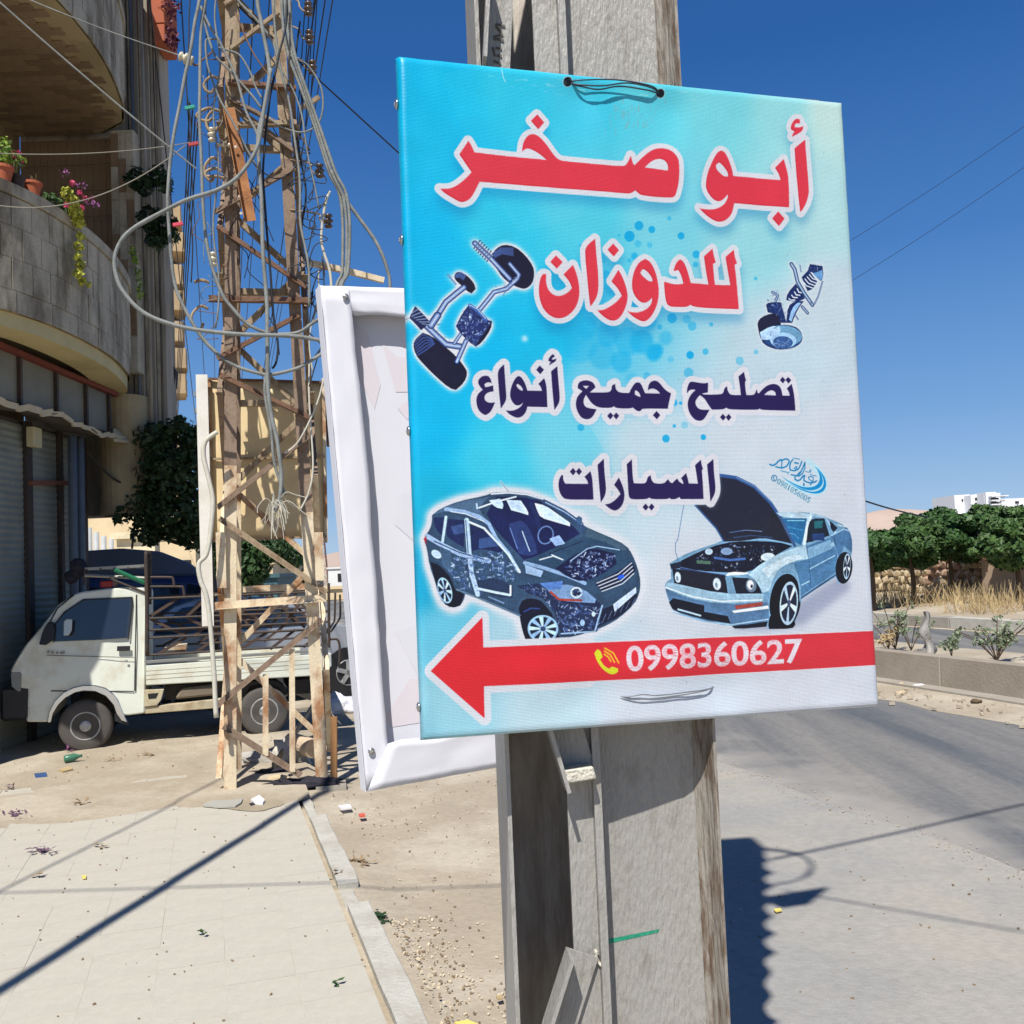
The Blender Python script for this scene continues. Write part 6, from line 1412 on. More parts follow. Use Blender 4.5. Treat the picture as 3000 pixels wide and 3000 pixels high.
# roof rack over the cab with ladder rails and green pole
for off in (.1,.55,1.0):
    mb=MB();mb.bar(TP(430,118)+EM*off,TP(745,100)+EM*off,.03,.02,UZ);mb.obj('roof_rail',mat('aluminium_rail',rgb(140,140,134),.4,.08,9,metal=.5),truck)
for k in range(5):rb((440+k*72,122-k*3),(440+k*72,124-k*3),.012,.08,1.05)
rb((430,150),(745,165),.02,.1,.1,mat('aluminium_rail',rgb(140,140,134)),'roof_rail');rb((560,165),(745,240),.012,.05);rb((430,118),(425,200),.012,.1);rb((590,170),(600,218),.012,.1)
rb((590,122),(742,190),.024,.02,.1,mat('green_pipe',rgb(40,120,86),.5,.1,9),'green_pole')
for (x,y,r_) in ((395,105,.09),(350,160,.07),(380,135,.07)):
    bm=bmesh.new();bmesh.ops.create_icosphere(bm,subdivisions=2,radius=r_)
    for v in bm.verts:v.co*=1+.3*noise.noise(v.co*14)
    me=bpy.data.meshes.new('bundle');bm.to_mesh(me);bm.free();me.materials.append(mat('black_cloth',rgb(44,42,50)));o=bpy.data.objects.new('tied_bundle',me);col.objects.link(o);o.parent=truck;o.location=TP(x,y)+EM*.2-Vector(truck['_o'])
mb=MB();mb.box(TP(510,215)+EM*.1,EX*.12,EM*.5,(0,0,.07));mb.obj('red_box',mat('red_plastic',rgb(150,40,36),.5),truck,bev=.01)
mb=MB();mb.box(TP(840,556)+EM*.2,EX*.22,EM*.6,(0,0,.05));mb.obj('load_plank',M_cream,truck)
# ================================================================ other vehicles
def car(name,label,cat,pos,yaw,prof,wid,paint,lower,wins,wheels,wr,belt=.85,lamp=None,two=None,grp=None):
    "prof: side outline (x,z); wins: list of window polygons"
    t=thing(name,label,cat,tuple(pos),grp);M=Matrix.Rotation(yaw,3,'Z');p0=Vector(pos)
    def W(x,y,z):
        tw=max(0,z-belt)*.22;yy=y
        if y<=0:yy=y+tw
        else:yy=y-tw
        return p0+M@Vector((x,yy,z))
    n=len(prof);mb=MB();mb.prism([W(x,0,z) for x,z in prof],(0,0,0),[W(x,wid,z) for x,z in prof]);mb.obj('body',paint,t,bev=.02)
    if two:
        mb=MB();mb.prism([W(x,-.012,z) for x,z in two],(0,0,0),[W(x,wid+.012,z) for x,z in two]);mb.obj('lower_body',lower,t,bev=.01)
    for w_ in wins:
        for y,d in ((0,-1),(wid,1)):
            P=[W(x,y,z)+M@Vector((0,d*.008,0)) for x,z in w_];mb=MB();mb.prism(P,M@Vector((0,-d*.004,0)));mb.obj('window',M_glass,t)
    for cx_ in wheels:
        for y,ax in ((-.02,1),(wid+.02,-1)):
            c=p0+M@Vector((cx_,y,wr));a=M@Vector((0,ax,0));mb=MB();mb.lathe(c,a,[(wr*.62,.01),(wr*.9,0),(wr,.04),(wr,.16),(wr*.6,.18)],24);ty=mb.obj('tyre',mat('black_tyre',rgb(44,44,46),.8),t,smooth=True)
            mb=MB();mb.lathe(c-a*.004,a,[(wr*.62,.006),(wr*.58,0),(wr*.5,.02),(.001,.02)],20);mb.obj('rim',M_rim,ty,smooth=True)
            for k in range(5):
                an=k*math.pi*.4;u=Vector((0,0,1));v=a.cross(u);mb=MB();mb.bar(c-a*.008,c-a*.008+(u*math.cos(an)+v*math.sin(an))*wr*.56,.06,.02,u.cross(a)*math.cos(an)-v.cross(a)*math.sin(an) if False else a.cross(u*math.cos(an)+v*math.sin(an)));mb.obj('spoke',M_rim,ty)
            mb=MB();mb.lathe(c+a*.012,a,[(wr*1.18,-.012),(wr*1.18,-.004)],24);mb.obj('wheel_well',M_black,t)
    return t,W
M_silver=mat('silver_paint',rgb(176,178,182),.25,.02,2,metal=.4,spec=.6);M_dkgrey=mat('dark_lower_paint',rgb(62,60,64),.4,.05,3)
M_blue=mat('blue_van_paint',rgb(34,56,116),.3,.05,2,spec=.6);M_blueg=mat('blue_grey_plastic',rgb(90,106,130),.5,.04,3)
# silver sedan behind the truck, front to the right? tail hidden, nose right
sp=G(1010,2040);yaw=math.atan2(EX.y,EX.x)+R(14)
sedan=[(-3.35,.30),(-3.4,.75),(-3.3,.95),(-2.7,1.02),(-2.2,1.36),(-1.9,1.44),(-1.0,1.42),(-.62,1.32),(-.05,.98),(.55,.90),(.82,.80),(.90,.55),(.86,.28),(.4,.2),(-2.9,.2)]
t,W=car('silver_car','silver hatchback with dark lower body parked behind the white pickup tail','car',tuple(SR(0,0)*0+Vector((sp.x-.12,sp.y+.35,-.02))),yaw,sedan,1.65,M_silver,M_dkgrey,[[(-2.5,1.0),(-2.1,1.33),(-1.65,1.37),(-1.6,1.0)],[(-1.52,1.0),(-1.5,1.38),(-1.0,1.36),(-.62,1.24),(-.3,1.0)]],[0.12,-2.35],.30,.9,two=[(-3.36,.24),(-3.4,.5),(.89,.46),(.86,.26),(.4,.18),(-2.9,.18)])
mb=MB();mb.prism([W(.30,-.012,.60),W(.88,-.012,.60),W(.86,-.012,.80),W(.5,-.012,.86)],(0,0,0),[W(.32,.25,.60),W(.905,.25,.60),W(.88,.25,.80),W(.5,.25,.86)]);mb.obj('headlight',mat('headlamp',rgb(120,124,124)),t)
# blue van
vp=Vector((-5.45,13.5,0));van=[(2.3,.3),(2.3,.9),(2.15,1.05),(1.4,1.62),(1.0,1.78),(-1.9,1.8),(-2.0,1.7),(-2.02,.35),(-1.8,.25),(2.1,.25)]
t,W=car('blue_van','dark blue van parked behind the pickup rack with pale blue grey roof fairing','van',(vp.x,vp.y,0),math.atan2(EX.y,EX.x)+R(4),van,1.8,M_blue,M_blue,[[(1.8,1.1),(1.35,1.52),(.95,1.62),(.9,1.1)],[(.8,1.1),(.85,1.62),(-.5,1.62),(-.5,1.1)],[(-.6,1.1),(-.6,1.62),(-1.7,1.62),(-1.7,1.1)]],[-1.3,1.5],.33,1.0)
P=[W(x,.25,z) for x,z in ((-.9,1.78),(-.8,2.0),(-.4,2.12),(.1,2.14),(.6,2.08),(1.0,1.9),(1.2,1.72))];mb=MB();mb.prism(P,(0,0,0),[W(x,1.55,z) for x,z in ((-.9,1.78),(-.8,2.0),(-.4,2.12),(.1,2.14),(.6,2.08),(1.0,1.9),(1.2,1.72))]);mb.obj('roof_fairing',M_blueg,t,bev=.03)
# distant vehicles
suv=[(-2.2,.35),(-2.2,1.0),(-1.2,1.1),(-.7,1.75),(2.0,1.75),(2.2,1.1),(2.2,.35)]
def dist(px,d):p=PY(px,1700,d);return (p.x,d,0)
car('white_suv','small white car far down the street behind the tower','car',dist(822,100),R(70),suv,1.8,mat('far_white_paint',rgb(216,218,220),.3),M_dkgrey,[[(-1.1,1.12),(-.65,1.68),(.5,1.68),(.5,1.12)],[(.6,1.12),(.6,1.68),(1.9,1.68),(2.0,1.12)]],[-1.4,1.4],.36,1.1)
car('blue_pickup','distant blue pickup facing the camera beside the white car','car',dist(876,92),R(-80),suv,1.9,mat('far_blue_paint',rgb(46,84,140),.3),M_dkgrey,[[(-1.1,1.12),(-.65,1.68),(.5,1.68),(.5,1.12)],[(.6,1.12),(.6,1.68),(1.9,1.68),(2.0,1.12)]],[-1.4,1.4],.36,1.1)
# ================================================================ left background buildings
M_tanb=mat('tan_stone_facade',rgb(194,168,130),.85,.1,.8,.3,4,c2=rgb(152,130,100),c2amt=.5)
M_tanf=mat('tan_wall',rgb(222,202,164),.85,.06,.6,c2=rgb(190,168,130),c2amt=.5)
M_wind=mat('dark_window',rgb(48,46,46),.3)
apt=thing('apartment_block','tall tan apartment block with stepped balconies beyond the near building','building',tuple(PY(505,1650,60)))
x0=PY(440,1700,58).x;xr=PY(517,1700,58).x
zt=PY(500,560,58).z
mb=MB();mb.prism([(x0-6,58,0),(xr,58,0),(xr-.295*12,58+.9555*12,0),(x0-9,70,0)],(0,0,zt));mb.obj('wall',M_tanf,apt)
lys=(1560,1470,1345,1162,1088,1010,921,846,752,672)
levels=[PY(500,y,58).z for y in lys]
rights=[548,548,548,545,546,538,541,536,540,530]
for k,(z,rx) in enumerate(zip(levels,rights)):
    xx=PY(rx,lys[k],57.2).x
    mb=MB();mb.prism([(xr-1.2,56.2,z),(xx,57.2,z),(xx-.7,59.4,z),(xr-1.2,59.4,z)],(0,0,.16));mb.obj('balcony_slab',M_tanb,apt)
    mb=MB();mb.prism([(xr-1.2,56.2,z+.161),(xx-.02,57.2,z+.161),(xx-.02,57.35,z+.161),(xr-1.2,56.35,z+.161)],(0,0,1.0));mb.obj('balustrade',M_tanb,apt)
    mb=MB();mb.box((xx-.14,57.36,z+.161),(.12,0,0),(-.6,2.0,0),(0,0,1.0));mb.obj('balustrade',M_tanb,apt)
    for q in range(5):
        mb=MB();mb.box((xr-1.2,56.15-.0+.0,z+.25+q*.18),(.9,.42,0),(0,-.05,0),(0,0,.03));mb.obj('string_course',M_tanf,apt)
    if k<9:
        mb=MB();mb.box((xr+.001,58.6,z+.3),(.05,0,0),(0,1.2,0),(0,0,1.9));mb.obj('window',M_wind,apt)
fa=thing('far_tower_block','distant blue grey apartment block left of the tower panel','building',tuple(PY(608,1690,170)))
a=PY(590,1690,170);b=PY(634,1690,170);zt2=PY(600,1112,170).z
mb=MB();mb.box((a.x,170,0),(b.x-a.x,0,0),(0,10,0),(0,0,zt2));mb.obj('wall',mat('blue_grey_wall',rgb(120,132,146),.8),fa)
for k in range(11):
    for q in range(3):
        mb=MB();mb.box((a.x-.08+.35+q*.82,169.9,zt2-2.2-k*2.9),(.5,0,0),(0,.3,0),(0,0,1.3));mb.obj('window',M_wind,fa)
    mb=MB();mb.box((a.x-.45,169.6,zt2-2.9-k*2.9),(.8,0,0),(0,2,0),(0,0,.9));mb.obj('balcony',mat('blue_grey_wall',rgb(120,132,146)),fa)
def bbox(name,label,cat,px0,px1,pyt,d,m,dep=6,zb=0,wins=None):
    t=thing(name,label,cat,tuple(PY((px0+px1)/2,1700,d)));a=PY(px0,1700,d);b=PY(px1,1700,d);zt_=PY((px0+px1)/2,pyt,d).z
    mb=MB();mb.box((a.x,d,zb),(b.x-a.x,0,0),(0,dep,0),(0,0,zt_-zb));mb.obj('wall',m,t)
    mb=MB();mb.box((a.x-.15,d-.15,zt_+.004),(b.x-a.x+.3,0,0),(0,dep+.3,0),(0,0,.18));mb.obj('parapet',m,t)
    for (wx0,wy0,wx1,wy1) in (wins or []):
        p=PY(wx0,wy1,d);q=PY(wx1,wy0,d);mb=MB();mb.box((p.x,d-.06,p.z),(q.x-p.x,0,0),(0,.05,0),(0,0,q.z-p.z));mb.obj('window',M_wind,t)
    return t
t=bbox('cream_wall','sunlit cream garden wall seen through the gap behind the pickup cab','wall',344,456,1578,28,mat('sunlit_cream_wall',rgb(226,214,180),.85,.08,3,c2=rgb(186,166,130),c2amt=.4),.4)
bbox('cream_house','shaded cream house with flat canopy behind the tree','building',455,575,1570,40,M_tanf,6,0,[(475,1640,520,1700),(532,1640,560,1700)])
bbox('upper_house','small sunlit tan house above the cream wall','building',492,560,1520,55,M_tanf,6,0,[(500,1540,512,1560),(530,1540,542,1560)])
for k in range(4):
    p=PY(262+k*22,1700,20+k*2);mb=MB();mb.tube([(p.x,p.y,0),(p.x,p.y,PY(262,1575,20).z+.2)],.07,8);tag(mb.obj('pale_column',mat('pale_post',rgb(176,178,176),.6),None,smooth=True),['pale column just right of the downpipes under the near building','second pale column under the near building overhang','third pale column under the overhang, left of the cream wall','last pale column beside the sunlit cream wall'][k],'column')
bbox('teal_shop','low shop with teal fascia between the tower legs','building',716,812,1694,46,mat('teal_fascia',rgb(70,104,112),.6),4,0,[(725,1712,805,1740)])
bbox('tan_house','tan stone house between the tower legs','building',728,800,1655,62,M_tanf,8,0,[(750,1668,760,1680)])
bbox('stone_house','cream stone house right of the dark tree, between the tower legs','building',796,850,1640,66,M_tanf,8,0,[(815,1660,824,1674),(832,1660,840,1674)])
bbox('white_hall','long white walled building at the far end of the street','building',962,1120,1664,110,mat('far_white_wall',rgb(226,226,222),.8,.03,1),8,0,[(990,1680,1000,1704)])
bbox('low_kerb_wall','pale low wall under the white hall','wall',940,1200,1722,60,M_tanf,.4)
# telecom mast
ms_=thing('radio_mast','thin lattice radio mast on the horizon right of the tower','mast',tuple(PY(956,1740,120)))
a0=PY(956,1760,120);zt3=PY(950,1465,120).z
for dx,dy in ((-.35,-.35),(.35,-.35),(.35,.35),(-.35,.35)):
    mb=MB();mb.bar((a0.x+dx,120+dy,0),(a0.x-.5+dx*.4,120+dy*.4,zt3),.09,.09,(1,0,0));mb.obj('leg',M_rust,ms_)
for k in range(14):
    z0=k*zt3/14;z1=(k+1)*zt3/14;s=1 if k%2 else -1;mb=MB();mb.bar((a0.x-.5*z0/zt3+s*.35,119.65,z0),(a0.x-.5*z1/zt3-s*.35,119.65,z1),.06,.05,(0,1,0));mb.obj('brace',M_rust,ms_)
# ================================================================ trees on the left
def tree(label,base,hh,clumps,n,size,m,seed,tr=.12,grp=None,name='tree'):
    base=Vector(base);t=thing(name,label,'tree',tuple(base),grp)
    top=base+UZ*hh;mb=MB();mb.tube(smoothpath([base-UZ*.1,base+UZ*hh*.35+Vector((.05,0,0)),top],4),[tr*(1-.5*i/8) for i in range(9)],8)
    rr=random.Random(seed)
    for c,r in clumps:
        c=Vector(c);mb.tube(smoothpath([top-UZ*.05*hh,(top+c)*.5-UZ*.1,c],3),[tr*.5,tr*.45,tr*.4,tr*.35,tr*.3,tr*.2,tr*.12],5)
    mb.obj('trunk',M_bark,t,smooth=True);clumps=clumps+[((c[0]+rr.gauss(0,r[0]*.5),c[1]+rr.gauss(0,r[1]*.5),c[2]+max(-1.1,min(1.0,rr.gauss(0,.7)))*r[2]*.8),(r[0]*.35,r[1]*.35,r[2]*.4)) for c,r in clumps for _ in range(4)];foliage('crown',clumps,n,size,m,t,seed=seed,shape=.6);return t
def PC(px,py,d,r):return (tuple(PY(px,py,d)),r)
tb=PY(600,1700,12.6);tree('dark shaded tree between the near building and the tower',(tb.x,12.8,0),2.2,[PC(455,1300,12.7,(0.27,0.35,0.27)),PC(500,1400,12.7,(0.43,0.49,0.47)),PC(580,1370,12.7,(0.39,0.42,0.43)),PC(440,1480,12.7,(0.31,0.35,0.31)),PC(530,1500,12.7,(0.55,0.49,0.39)),PC(600,1290,12.7,(0.27,0.28,0.20)),PC(430,1560,12.7,(0.23,0.21,0.16)),PC(590,1560,12.7,(0.31,0.35,0.27)),PC(520,1260,12.7,(0.27,0.28,0.16))],9000,.036,mat('shade_darkened_leaf',rgb(50,70,38),.6,.25,3),21,.08)  # leaf base colour darkened to deepen this tree's shade
tb=PY(760,1700,30);tree('dark tree seen between the tower legs below the sheet panel',(tb.x,30,0),2.4,[PC(720,1610,30,(.7,.7,.7)),PC(780,1600,30,(.8,.7,.5)),PC(700,1690,30,(.5,.6,.6)),PC(850,1630,31,(.45,.5,.4)),PC(750,1660,30,(.5,.6,.5)),PC(640,1640,30,(.6,.6,.6))],7000,.08,M_leaf,22,.12)
tb=PY(880,1700,90);tree('small bush in front of the distant stone houses',(tb.x,70,0),1.6,[PC(880,1690,70,(.8,.8,.6)),PC(855,1700,70,(.6,.6,.5))],900,.12,M_leaf2,23,.1,name='bush')
# ================================================================ trees on the right
labs=['leftmost rounded green tree, half hidden by the blue sign edge','second green tree from the sign with a single dark trunk','tall green tree in front of the white hotel block','rightmost large green tree with forked trunk at the photo edge','green tree behind, between the second and the tall one','green tree behind, filling the gap beside the rightmost tree']
TT=[(2556,24.5,1.75,[(2530,1600,.6),(2585,1575,.6),(2560,1645,.6),(2600,1625,.45),(2530,1560,.4),(2610,1580,.35)]),
(2676,25.2,1.35,[(2650,1590,.55),(2690,1555,.65),(2660,1640,.5),(2715,1600,.6),(2680,1525,.4),(2640,1560,.4),(2705,1645,.4)]),
(2790,25.8,1.3,[(2775,1570,.6),(2815,1530,.65),(2790,1615,.6),(2840,1585,.6),(2770,1520,.42),(2840,1515,.4),(2755,1620,.4),(2835,1635,.35)]),
(2985,23.8,1.35,[(2930,1590,.65),(2985,1540,.75),(3040,1600,.8),(2965,1640,.6),(3035,1520,.7),(2925,1530,.45),(2975,1495,.4),(3060,1660,.6)]),
(2735,31,1.9,[(2712,1530,.8),(2750,1510,.7),(2730,1560,.7)]),
(2890,31,1.9,[(2880,1520,.9),(2925,1505,.8),(2900,1560,.9)])]
for k,(px,d,th,cl) in enumerate(TT):
    b=PY(px,1790,d);tree(labs[k],(b.x,d,.25),th,[(tuple(PY(x,y+(12 if y<1600 else -4),d+((i*37)%5-2)*.25)),(r*.8,r,r*.46)) for i,(x,y,r) in enumerate(cl)],17000 if k<4 else 8000,.062,M_leaf2 if k%2 else leafmat('fresh_leaf',rgb(66,98,48),rgb(38,62,34)),31+k,.09)
for x,y in ((2620,1650),):pass
# white hotel block
ho=thing('hotel_block','white multi storey block with balconies above the trees','building',tuple(PY(2880,1520,260)))
Mw=mat('white_facade',rgb(232,234,236),.7,.03,.5)
def hb(px0,px1,pyt,d,dep,nm='wing'):
    a=PY(px0,1700,d);b=PY(px1,1700,d);zt_=PY((px0+px1)/2,pyt,d).z;mb=MB();mb.box((a.x,d,-2),(b.x-a.x,0,0),(0,dep,0),(0,0,zt_+2));mb.obj(nm,Mw,ho);return a.x,b.x,zt_
hb(2812,2858,1449,262,14);hb(2860,2897,1449,258,16);hb(2899,2948,1444,254,18);hb(2905,2935,1441,253,16);hb(2950,3080,1458,262,14)
for x0_,x1_,ys2,d in ((2818,2822,(1462,),261.8),(2857,2862,(1458,1472,1486),257.8),(2888,2893,(1458,1484),257.8),(2904,2926,(1458,1470,1482),252.8),(2930,2944,(1450,1462),252.8),(2975,2985,(1468,),261.8)):
    for y in ys2:
        p=PY(x0_,y+7,d);q=PY(x1_,y,d);mb=MB();mb.box((p.x,d,p.z),(q.x-p.x,0,0),(0,.15,0),(0,0,q.z-p.z));mb.obj('window',M_wind,ho)
for k in range(4):
    p=PY(2900,1456+k*12,252);q=PY(2950,1456+k*12,252);mb=MB();mb.box((p.x,251,p.z),(q.x-p.x,0,0),(0,2,0),(0,0,.25));mb.obj('balcony',Mw,ho)
# dry grass: one mass of thin stalks
M_dry=mat('dry_straw',rgb(186,164,122),.8,.2,2,c2=rgb(140,118,84),c2amt=.5)
rr=random.Random(77);V=[];Fc=[]
for k in range(9000):
    s=rr.uniform(15.6,18.6);r=rr.uniform(14,42);dn=noise.noise(Vector((s*.6,r*.35,3)))*1.3
    if dn<-.12:continue
    p=SR(s,r,.16+.05*(s-15));h=rr.uniform(.12,.46)*(1+dn);a=rr.uniform(0,3.14);wv=Vector((math.cos(a),math.sin(a),0))*.008;tp=p+Vector((rr.gauss(0,.14),rr.gauss(0,.14),h));b=len(V);V+=[tuple(p-wv),tuple(p+wv),tuple(tp+wv*.4),tuple(tp-wv*.4)];Fc.append((b,b+1,b+2,b+3))
me=bpy.data.meshes.new('dry_grass');me.from_pydata(V,[],Fc);me.materials.append(M_dry);o=bpy.data.objects.new('dry_grass',me);col.objects.link(o);tag(o,'tall dry straw coloured grass under the trees','grass',kind='stuff')
# weeds and wrapped sapling on the median
def weed(label,p,hh,n,m,seed,name='weed'):
    p=Vector(p);t=thing(name,label,'plant',tuple(p));rr=random.Random(seed);mb=MB();tips=[]
    for k in range(n):
        q=p+Vector((rr.gauss(0,hh*.35),rr.gauss(0,hh*.35),hh*rr.uniform(.5,1)));mb.tube(smoothpath([p,p+(q-p)*.5+Vector((0,0,.06)),q],3),.006,4);tips.append(q);tips.append((q+p)*.5+UZ*.05)
    mb.obj('stem',M_bark,t);foliage('leaf',[(tuple(q),(.07,.07,.06)) for q in tips],n*34,.025,m,t,seed=seed);return t
M_gg=leafmat('grey_green_leaf',rgb(140,152,120),rgb(100,116,90),6)
mp=lambda px,r_=0:SR(8.95,1)
def onmed(px,s=9.1):
    for r in np.linspace(4,40,900):
        p=SR(s,r,.3);v=p-O;k=v.dot(c2w((0,0,1)))
        if k>0 and 1500+F*v.dot(c2w((1,0,0)))/k<px:return p
    return SR(s,10,.3)
weed('grey thorny weed just right of the sign on the median',onmed(2625),.62,9,M_gg,51);weed('low dead brown weed beside the sign edge on the median',onmed(2608,8.8),.3,6,M_dry,52)
weed('small green weed between the wrapped sapling and the bushy one',onmed(2795,8.9),.25,6,M_gg,53);weed('bushy grey green weed on the right part of the median',onmed(2925,9.0),.5,16,M_gg,54);weed('sparse grey weed left of the wrapped sapling',onmed(2675),.5,6,M_gg,55)
p=onmed(2722,8.9);t=thing('wrapped_sapling','dead sapling wrapped in twisted grey plastic on the median','plant',tuple(p));V=[];Fc=[];nn=14;mm=16
for j in range(mm):
    z=j/(mm-1)*.56;r0=.07*(1+.25*math.sin(j*.9+1))*(1-.85*j/mm)+.008
    for i in range(nn):
        a=i/nn*2*math.pi+j*.5;rr_=r0*(1+.38*math.sin(a*3+j*.5)+.2*math.sin(a*5));V.append(tuple(Vector((rr_*math.cos(a)+.03*math.sin(j*.6),rr_*math.sin(a),z))))
for j in range(mm-1):
    for i in range(nn):Fc.append((j*nn+i,j*nn+(i+1)%nn,(j+1)*nn+(i+1)%nn,(j+1)*nn+i))
me=bpy.data.meshes.new('plastic_wrap');me.from_pydata(V,[],Fc);me.materials.append(mat('grey_plastic_sheet',rgb(150,146,140),.5,.15,14,.4,30));me.polygons.foreach_set('use_smooth',[True]*len(Fc));o=bpy.data.objects.new('plastic_wrap',me);col.objects.link(o);o.parent=t
# ================================================================ litter
M_lit={'white':mat('white_litter',rgb(230,230,232),.6,.05,20),'black':mat('black_cloth',rgb(44,42,50)),'green':mat('green_glass',rgb(70,120,96),.3),'blue':mat('plastic_cap',rgb(60,90,140),.4),'red':mat('red_scrap',rgb(206,96,76),.6),'yellow':mat('yellow_leaf_scrap',rgb(226,206,110),.6,.1,20),'purple':mat('dried_petals',rgb(112,84,104),.8,.2,30),'brown':mat('dry_leaf',rgb(150,128,98),.8,.2,30),'grey':mat('grey_slab',rgb(168,166,156),.9,.08,5,.4,20),'straw':M_dry}
def lump(name,label,cat,p,dims,m,seed,amp=.35,fr=6,sub_=3,grp=None,rot=0):
    bm=bmesh.new();bmesh.ops.create_icosphere(bm,subdivisions=sub_,radius=1)
    for v in bm.verts:
        k=1+amp*noise.noise(v.co*fr*.3+Vector((seed,0,0)))+amp*.6*noise.noise(v.co*fr+Vector((seed,3,0)));v.co=Vector((v.co.x*dims[0]*k,v.co.y*dims[1]*k,max(v.co.z,-.35)*dims[2]*k))
    me=bpy.data.meshes.new(name);bm.to_mesh(me);bm.free();me.materials.append(m);me.polygons.foreach_set('use_smooth',[True]*len(me.polygons));o=bpy.data.objects.new(name,me);col.objects.link(o);o.location=p;o.rotation_euler=(0,0,rot);return tag(o,label,cat,grp)
lump('white_bag','crumpled white plastic bag in the shade right of the pickup wheel','bag',G(995,2075),(.20,.16,.16),M_lit['white'],3,.5,9)
lump('white_sack','torn white sack leaning inside the tower foot','sack',G(850,2230),(.17,.14,.20),mat('dirty_white_sack',rgb(214,208,196),.7,.08,6,.5,20,c2=rgb(150,140,124),c2amt=.6),5,.55,8)
lump('rubble_heap','grey broken concrete and plastic heap under the tower','rubble',G(770,2230),(.34,.16,.09),mat('heap_grey',rgb(176,172,164),.9,.15,8,.8,20,c2=rgb(130,124,114),c2amt=.7),7,.6,9)
lump('black_cloth','crumpled black cloth at the foot of the right tower leg','cloth',G(890,2296),(.30,.09,.045),M_lit['black'],8,.6,10)
lump('black_bag','thin black plastic bag lying left of the black cloth','bag',G(800,2268),(.2,.10,.04),mat('black_cloth',rgb(44,42,50)),9,.6,10)
lump('stone_lump','beige stone beside the black cloth','stone',G(815,2285),(.09,.05,.05),M_rock2,10,.3,5)
c=G(920,2240);mb=MB();mb.tube([(c.x,c.y,.14),(c.x-.25,c.y+.28,.16)],.085,18);tag(mb.obj('pale_log',mat('pale_log',rgb(196,176,150),.9,.15,9,.6,30),None,smooth=False),'cut pale log in the rubble at the right tower leg','log')
mb=MB();a=PY(1000,2100,8.9);mb.bar(G(978,2290),G(985,2290)+UZ*.52,.05,.04,(1,0,0));tag(mb.obj('wooden_stake',mat('brown_stake',rgb(150,110,70),.8,.15,9),None),'short brown wooden stake behind the right tower leg','stake')
mb=MB();mb.bar(G(800,2262)+UZ*.05,G(930,2150)+UZ*.35,.05,.02,UZ);tag(mb.obj('leaning_strip',M_tan,None),'rusty strip leaning low against the back tower leg','strip')
def flat(name,label,cat,px,poly,m,z=.004,th=.006,grp=None):
    P=[G(x,y)+UZ*z for x,y in poly];mb=MB();mb.prism(P,(0,0,th));return tag(mb.obj(name,m,None),label,cat,grp)
M_wet=mat('damp_earth',rgb(158,146,124),.8,.1,5)
wp=[];
for i in range(28):
    a=i/28*2*math.pi;k=1+.22*noise.noise(Vector((math.cos(a)*1.3,math.sin(a)*1.3,4)));wp.append(G(690+128*k*math.cos(a),2348+26*k*math.sin(a)-(10 if math.cos(a)<0 else -8)*abs(math.cos(a)))+UZ*.0035)
mb=MB();mb.poly(wp);tag(mb.obj('damp_patch',M_wet,None),'brown damp patch of earth in front of the tower','damp patch',kind='structure')
flat('broken_slab','flat broken grey slab lying on the damp patch','slab',0,[(592,2365),(620,2352),(680,2350),(712,2346),(706,2358),(690,2368),(640,2370)],M_lit['grey'],.006,.012)
flat('broken_chip','small pale chip beside the broken slab','chip',0,[(735,2350),(760,2338),(776,2352),(770,2360),(745,2358)],M_lit['white'],.004,.02)
flat('dark_chip','dark hole shard beside the broken slab','shard',0,[(730,2358),(755,2348),(760,2354),(735,2363)],M_lit['black'],.006,.004)
flat('white_wrapper','white wrapper on the dirt below the rear board','wrapper',0,[(990,2356),(1024,2352),(1030,2360),(1000,2364)],M_lit['white'],-.02,.012)
flat('white_scrap','white scrap in front of the black cloth','scrap',0,[(735,2280),(770,2276),(776,2284),(745,2289)],M_lit['white'],.0,.01)
c=G(188,2235);mb=MB();mb.lathe(c+UZ*.035,(1,.4,.12),[(.032,0),(.036,.02),(.036,.09),(.015,.13),(.012,.16)],12);tag(mb.obj('green_bottle',M_lit['green'],None,smooth=True),'green bottle lying on the dirt at the left','bottle')
flat('pale_cup','flattened pale cup beside the green bottle','cup',0,[(172,2262),(205,2252),(214,2260),(185,2268)],M_lit['straw'],.005,.02)
flat('plastic_cap','small blue lid on the dirt left of the bottle','lid',0,[(100,2272),(135,2268),(138,2278),(104,2281)],M_lit['blue'],.006,.012)
flat('red_shard','red plastic shard below the left tower leg','shard',0,[(575,2285),(592,2280),(596,2288),(580,2293)],M_lit['red'],.0,.012)
flat('pink_wrapper','small pink wrapper on the dirt right of the kerb','wrapper',0,[(1050,2378),(1068,2376),(1070,2383),(1054,2385)],M_lit['red'],-.025,.012)
flat('yellow_peel','large yellow leaf at the bottom edge beside the pole','leaf',0,[(1330,2975),(1370,2968),(1410,2984),(1440,2996),(1400,3004),(1360,3000)],M_lit['yellow'],-.03,.006)
flat('yellow_leaf','yellow leaf on the shoulder right of the pole shadow','leaf',0,[(2265,2645),(2285,2642),(2290,2648),(2272,2652)],M_lit['yellow'],-.035,.006)
flat('tiny_yellow_leaf','tiny yellow leaf on the left paving','leaf',0,[(240,2570),(252,2568),(252,2577),(242,2578)],M_lit['yellow'],.004,.006)
flat('brown_leaf','dry brown leaf near the bottom beside the pole','leaf',0,[(1452,2900),(1468,2895),(1472,2905),(1458,2908)],M_lit['straw'],-.03,.006)
